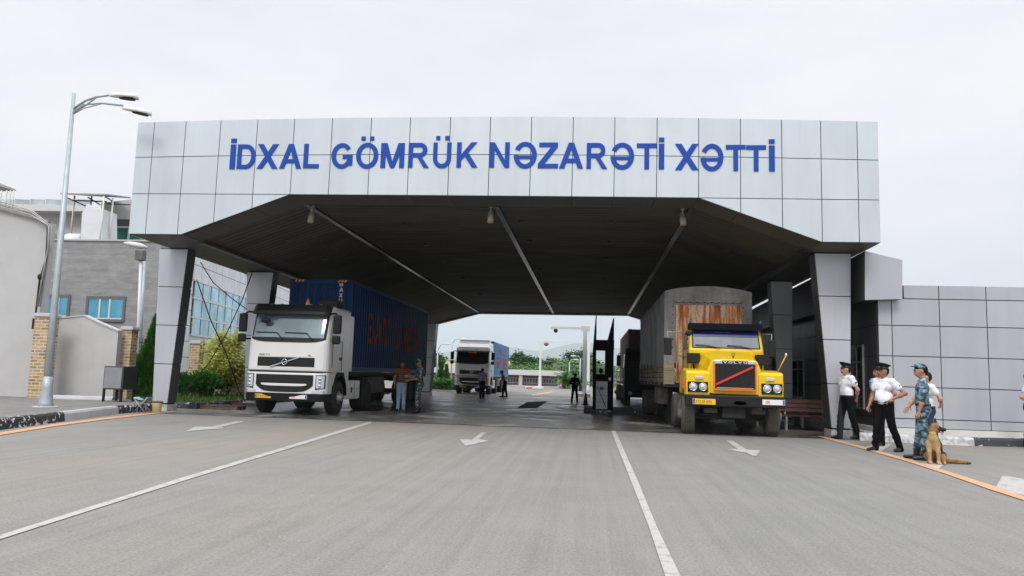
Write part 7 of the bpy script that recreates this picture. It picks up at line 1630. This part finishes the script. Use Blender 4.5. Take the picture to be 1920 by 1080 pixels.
mb = MB(); mb.smooth = True; mb.add([(-.18 + .36 * i / 6, y, .05 * math.sin(i * .9) - y * .4) for y in (-.12, .12) for i in range(7)] + [(-.18 + .36 * i / 6, y, .05 * math.sin(i * .9) - y * .4 - .004) for y in (-.12, .12) for i in range(7)], [(i, i + 1, i + 8, i + 7) for i in range(6)] + [(14 + i, 14 + i + 7, 14 + i + 8, 14 + i + 1) for i in range(6)]); mb.build('sheet', 'paper', pa)
mb = MB(); mb.add([(-.1 + .3 * i / 4, y, .03 + .04 * math.sin(i) - y * .3) for y in (-.10, .11) for i in range(5)], [(i, i + 1, i + 6, i + 5) for i in range(4)]); mb.build('sheet', 'paper', pa)
person(at_px(903, 748, 44.0), 168, 1.74, 'man in pale grey-blue shirt seen from behind before the far white lorry', 'cloth_grey', 'cloth_black', arms=dict(elL=(.25, -.04, 1.15), wrL=(.2, -.22, 1.02), elR=(-.25, .02, 1.15), wrR=(-.25, -.04, .92)), legs=walk(.05, .02), res=1.4)
person(at_px(946, 745, 49.0), -95, 1.72, 'man in grey-blue shirt stooping beside the trailer wheels of the far lorry', 'cloth_grey', 'cloth_black', lean=.34, arms=dict(elL=(.24, -.10, 1.18), wrL=(.22, -.28, 1.04), elR=(-.24, -.1, 1.18), wrR=(-.2, -.3, 1.06)), legs=walk(.1, .12), res=1.4)
person(at_px(1077, 755, 43.0), 8, 1.60, 'man in dark clothes reading a sheet near the cone left of the booth', 'cloth_dark', 'cloth_dark', skin='skin_dark', headpitch=16, sleeve=1.0, long_sleeve=True, arms=dict(elL=(.27, -.02, 1.16), wrL=(.08, -.22, 1.14), elR=(-.27, -.02, 1.16), wrR=(-.06, -.24, 1.14)), legs=dict(kneL=(.12, -.03, .51), ankL=(.17, .0, .085), kneR=(-.12, -.02, .51), ankR=(-.17, .03, .085)), res=1.3)
person((A(1126, 740, 32.0).x, 32.0, 0.16), 170, 1.62, 'person in dark clothes inside the inspection booth behind the counter', 'cloth_dark', 'cloth_dark', skin='skin_dark', sleeve=1.0, long_sleeve=True, arms=dict(elL=(.25, -.08, 1.17), wrL=(.12, -.26, 1.1), elR=(-.25, -.08, 1.17), wrR=(-.12, -.26, 1.1)), res=1.3)
# briefcase-like case and umbrella by the first officer
v = A(1576, 822, 21.1); cs_ = thing('black_case', (v.x, 21.1, 0), 'tall narrow black case standing against the first officer by the pillar foot', 'case')
mb = MB(); mb.slab([(-.06, 0, 0), (.06, 0, 0), (.075, 0, .55), (.03, 0, .95), (-.01, 0, .95), (-.04, 0, .55)], (0, .08, 0)); mb.build('body', 'black', cs_, bevel=.015); mb = MB(); mb.tube([(-.01, .04, .95), (.02, .04, 1.08), (.03, .04, .95)], .012, 6); mb.build('handle', 'chassis', cs_)
# ---------------------------------------------------------------- german shepherd, sitting, head turned to the right
dv_ = A(1749, 872, 15.25); dg = thing('dog', (dv_.x, 15.25, 0), 'tan and black shepherd dog sitting with tongue out at the soldier, tail on the ground', 'dog', None, 0.0, .91)
# local space: the chest faces the camera (-y) a little left; spine rises from rump (right, back) to shoulders
TAN, CR, BK, PK = 0, 1, 2, 3
DP = []
def d_(a, b, ra, rb, i): DP.append((V3(*a), V3(*b), ra, rb, i))
d_((.15, .22, .15), (.11, .12, .36), .135, .125, TAN); d_((.11, .13, .34), (.02, .0, .53), .125, .105, TAN)
d_((.0, -.07, .50), (.02, -.05, .34), .100, .09, CR); d_((.01, -.02, .54), (.0, -.03, .66), .095, .080, TAN); d_((-.02, -.07, .50), (-.02, -.09, .60), .07, .065, CR)
d_((.17, .25, .30), (.08, .12, .50), .095, .08, BK); d_((.20, .29, .12), (.17, .26, .32), .08, .09, BK)
# front legs
for x, y in ((-.10, -.10), (.055, -.14)):
    d_((x * .9, y + .06, .42), (x, y + .0, .24), .058, .040, CR); d_((x, y, .24), (x, y - .005, .06), .038, .030, CR); d_((x, y - .005, .05), (x - .005, y - .055, .028), .034, .030, CR)
    for t in (-.018, 0, .018): d_((x + t - .003, y - .06, .024), (x + t - .005, y - .085, .018), .015, .012, CR)
# haunches and hind feet
d_((.22, .12, .15), (.20, -.02, .10), .105, .070, TAN); d_((.20, -.02, .09), (.17, -.12, .045), .05, .034, TAN); d_((.17, -.11, .03), (.165, -.17, .022), .03, .024, CR)
d_((-.02, .14, .14), (-.06, .0, .10), .09, .06, TAN); d_((-.06, -.0, .06), (-.05, -.07, .03), .04, .028, TAN)
# tail along the ground to the right
d_((.26, .26, .07), (.40, .22, .045), .045, .045, BK); d_((.38, .22, .045), (.58, .17, .04), .045, .046, TAN); d_((.56, .17, .04), (.74, .14, .034), .044, .026, TAN); d_((.72, .14, .034), (.79, .13, .03), .026, .016, BK)
hx, hy_, hz_ = .02, -.05, .735
d_((hx, hy_, hz_), (hx + .03, hy_ - .01, hz_ + .01), .083, .078, TAN); d_((hx - .01, hy_ + .04, hz_ + .05), (hx + .0, hy_ + .05, hz_ - .02), .06, .06, BK); d_((hx - .03, hy_ - .02, hz_ - .05), (hx + .03, hy_ - .02, hz_ - .05), .062, .06, TAN)
d_((hx + .07, hy_ - .04, hz_ - .012), (hx + .165, hy_ - .085, hz_ - .035), .046, .030, BK); d_((hx + .16, hy_ - .085, hz_ - .03), (hx + .185, hy_ - .095, hz_ - .028), .024, .019, BK)
d_((hx + .05, hy_ - .04, hz_ - .06), (hx + .135, hy_ - .075, hz_ - .085), .030, .018, BK)
d_((hx - .055, hy_ + .02, hz_ + .06), (hx - .085, hy_ + .03, hz_ + .175), .040, .012, BK); d_((hx + .045, hy_ + .03, hz_ + .07), (hx + .050, hy_ + .045, hz_ + .185), .040, .012, BK)
d_((hx + .058, hy_ - .068, hz_ + .022), (hx + .060, hy_ - .070, hz_ + .022), .011, .011, BK); d_((hx + .10, hy_ - .02, hz_ + .024), (hx + .10, hy_ - .02, hz_ + .022), .010, .010, BK)
def dogpost(C, ids):
    ids = ids.copy(); x, y, z = C.T; back = (ids == TAN) & (x < .32) & (x - (.035 + (.56 - z) * .30) > .035) & (z > .16) & (z < .60) & (y > .02); ids[back] = BK; return ids
smesh('body', [(DP, .0085, .026)], ['fur_tan', 'fur_cream', 'fur_black'], dg, post=dogpost, fuzz=.0022)
smesh('tongue', [([(V3(hx + .10, hy_ - .075, hz_ - .07), V3(hx + .125, hy_ - .095, hz_ - .13), .015, .018, 0)], .006, .01)], ['tongue'], dg)
mb = MB(); mb.lathe([(.098, -.012), (.098, .012)], (.005, -.03, .61), 20); mb.build('collar', 'shoe', dg)
# leash from the soldier's hand to the collar
hv = A(1739, 783, 15.75); cable('leash', [tuple(hv), (hv.x + .02, 15.55, hv.z - .10), (dv_.x - .02, 15.25, .57)], .008, 'thin dark leash from the hand of the soldier to the dog collar')
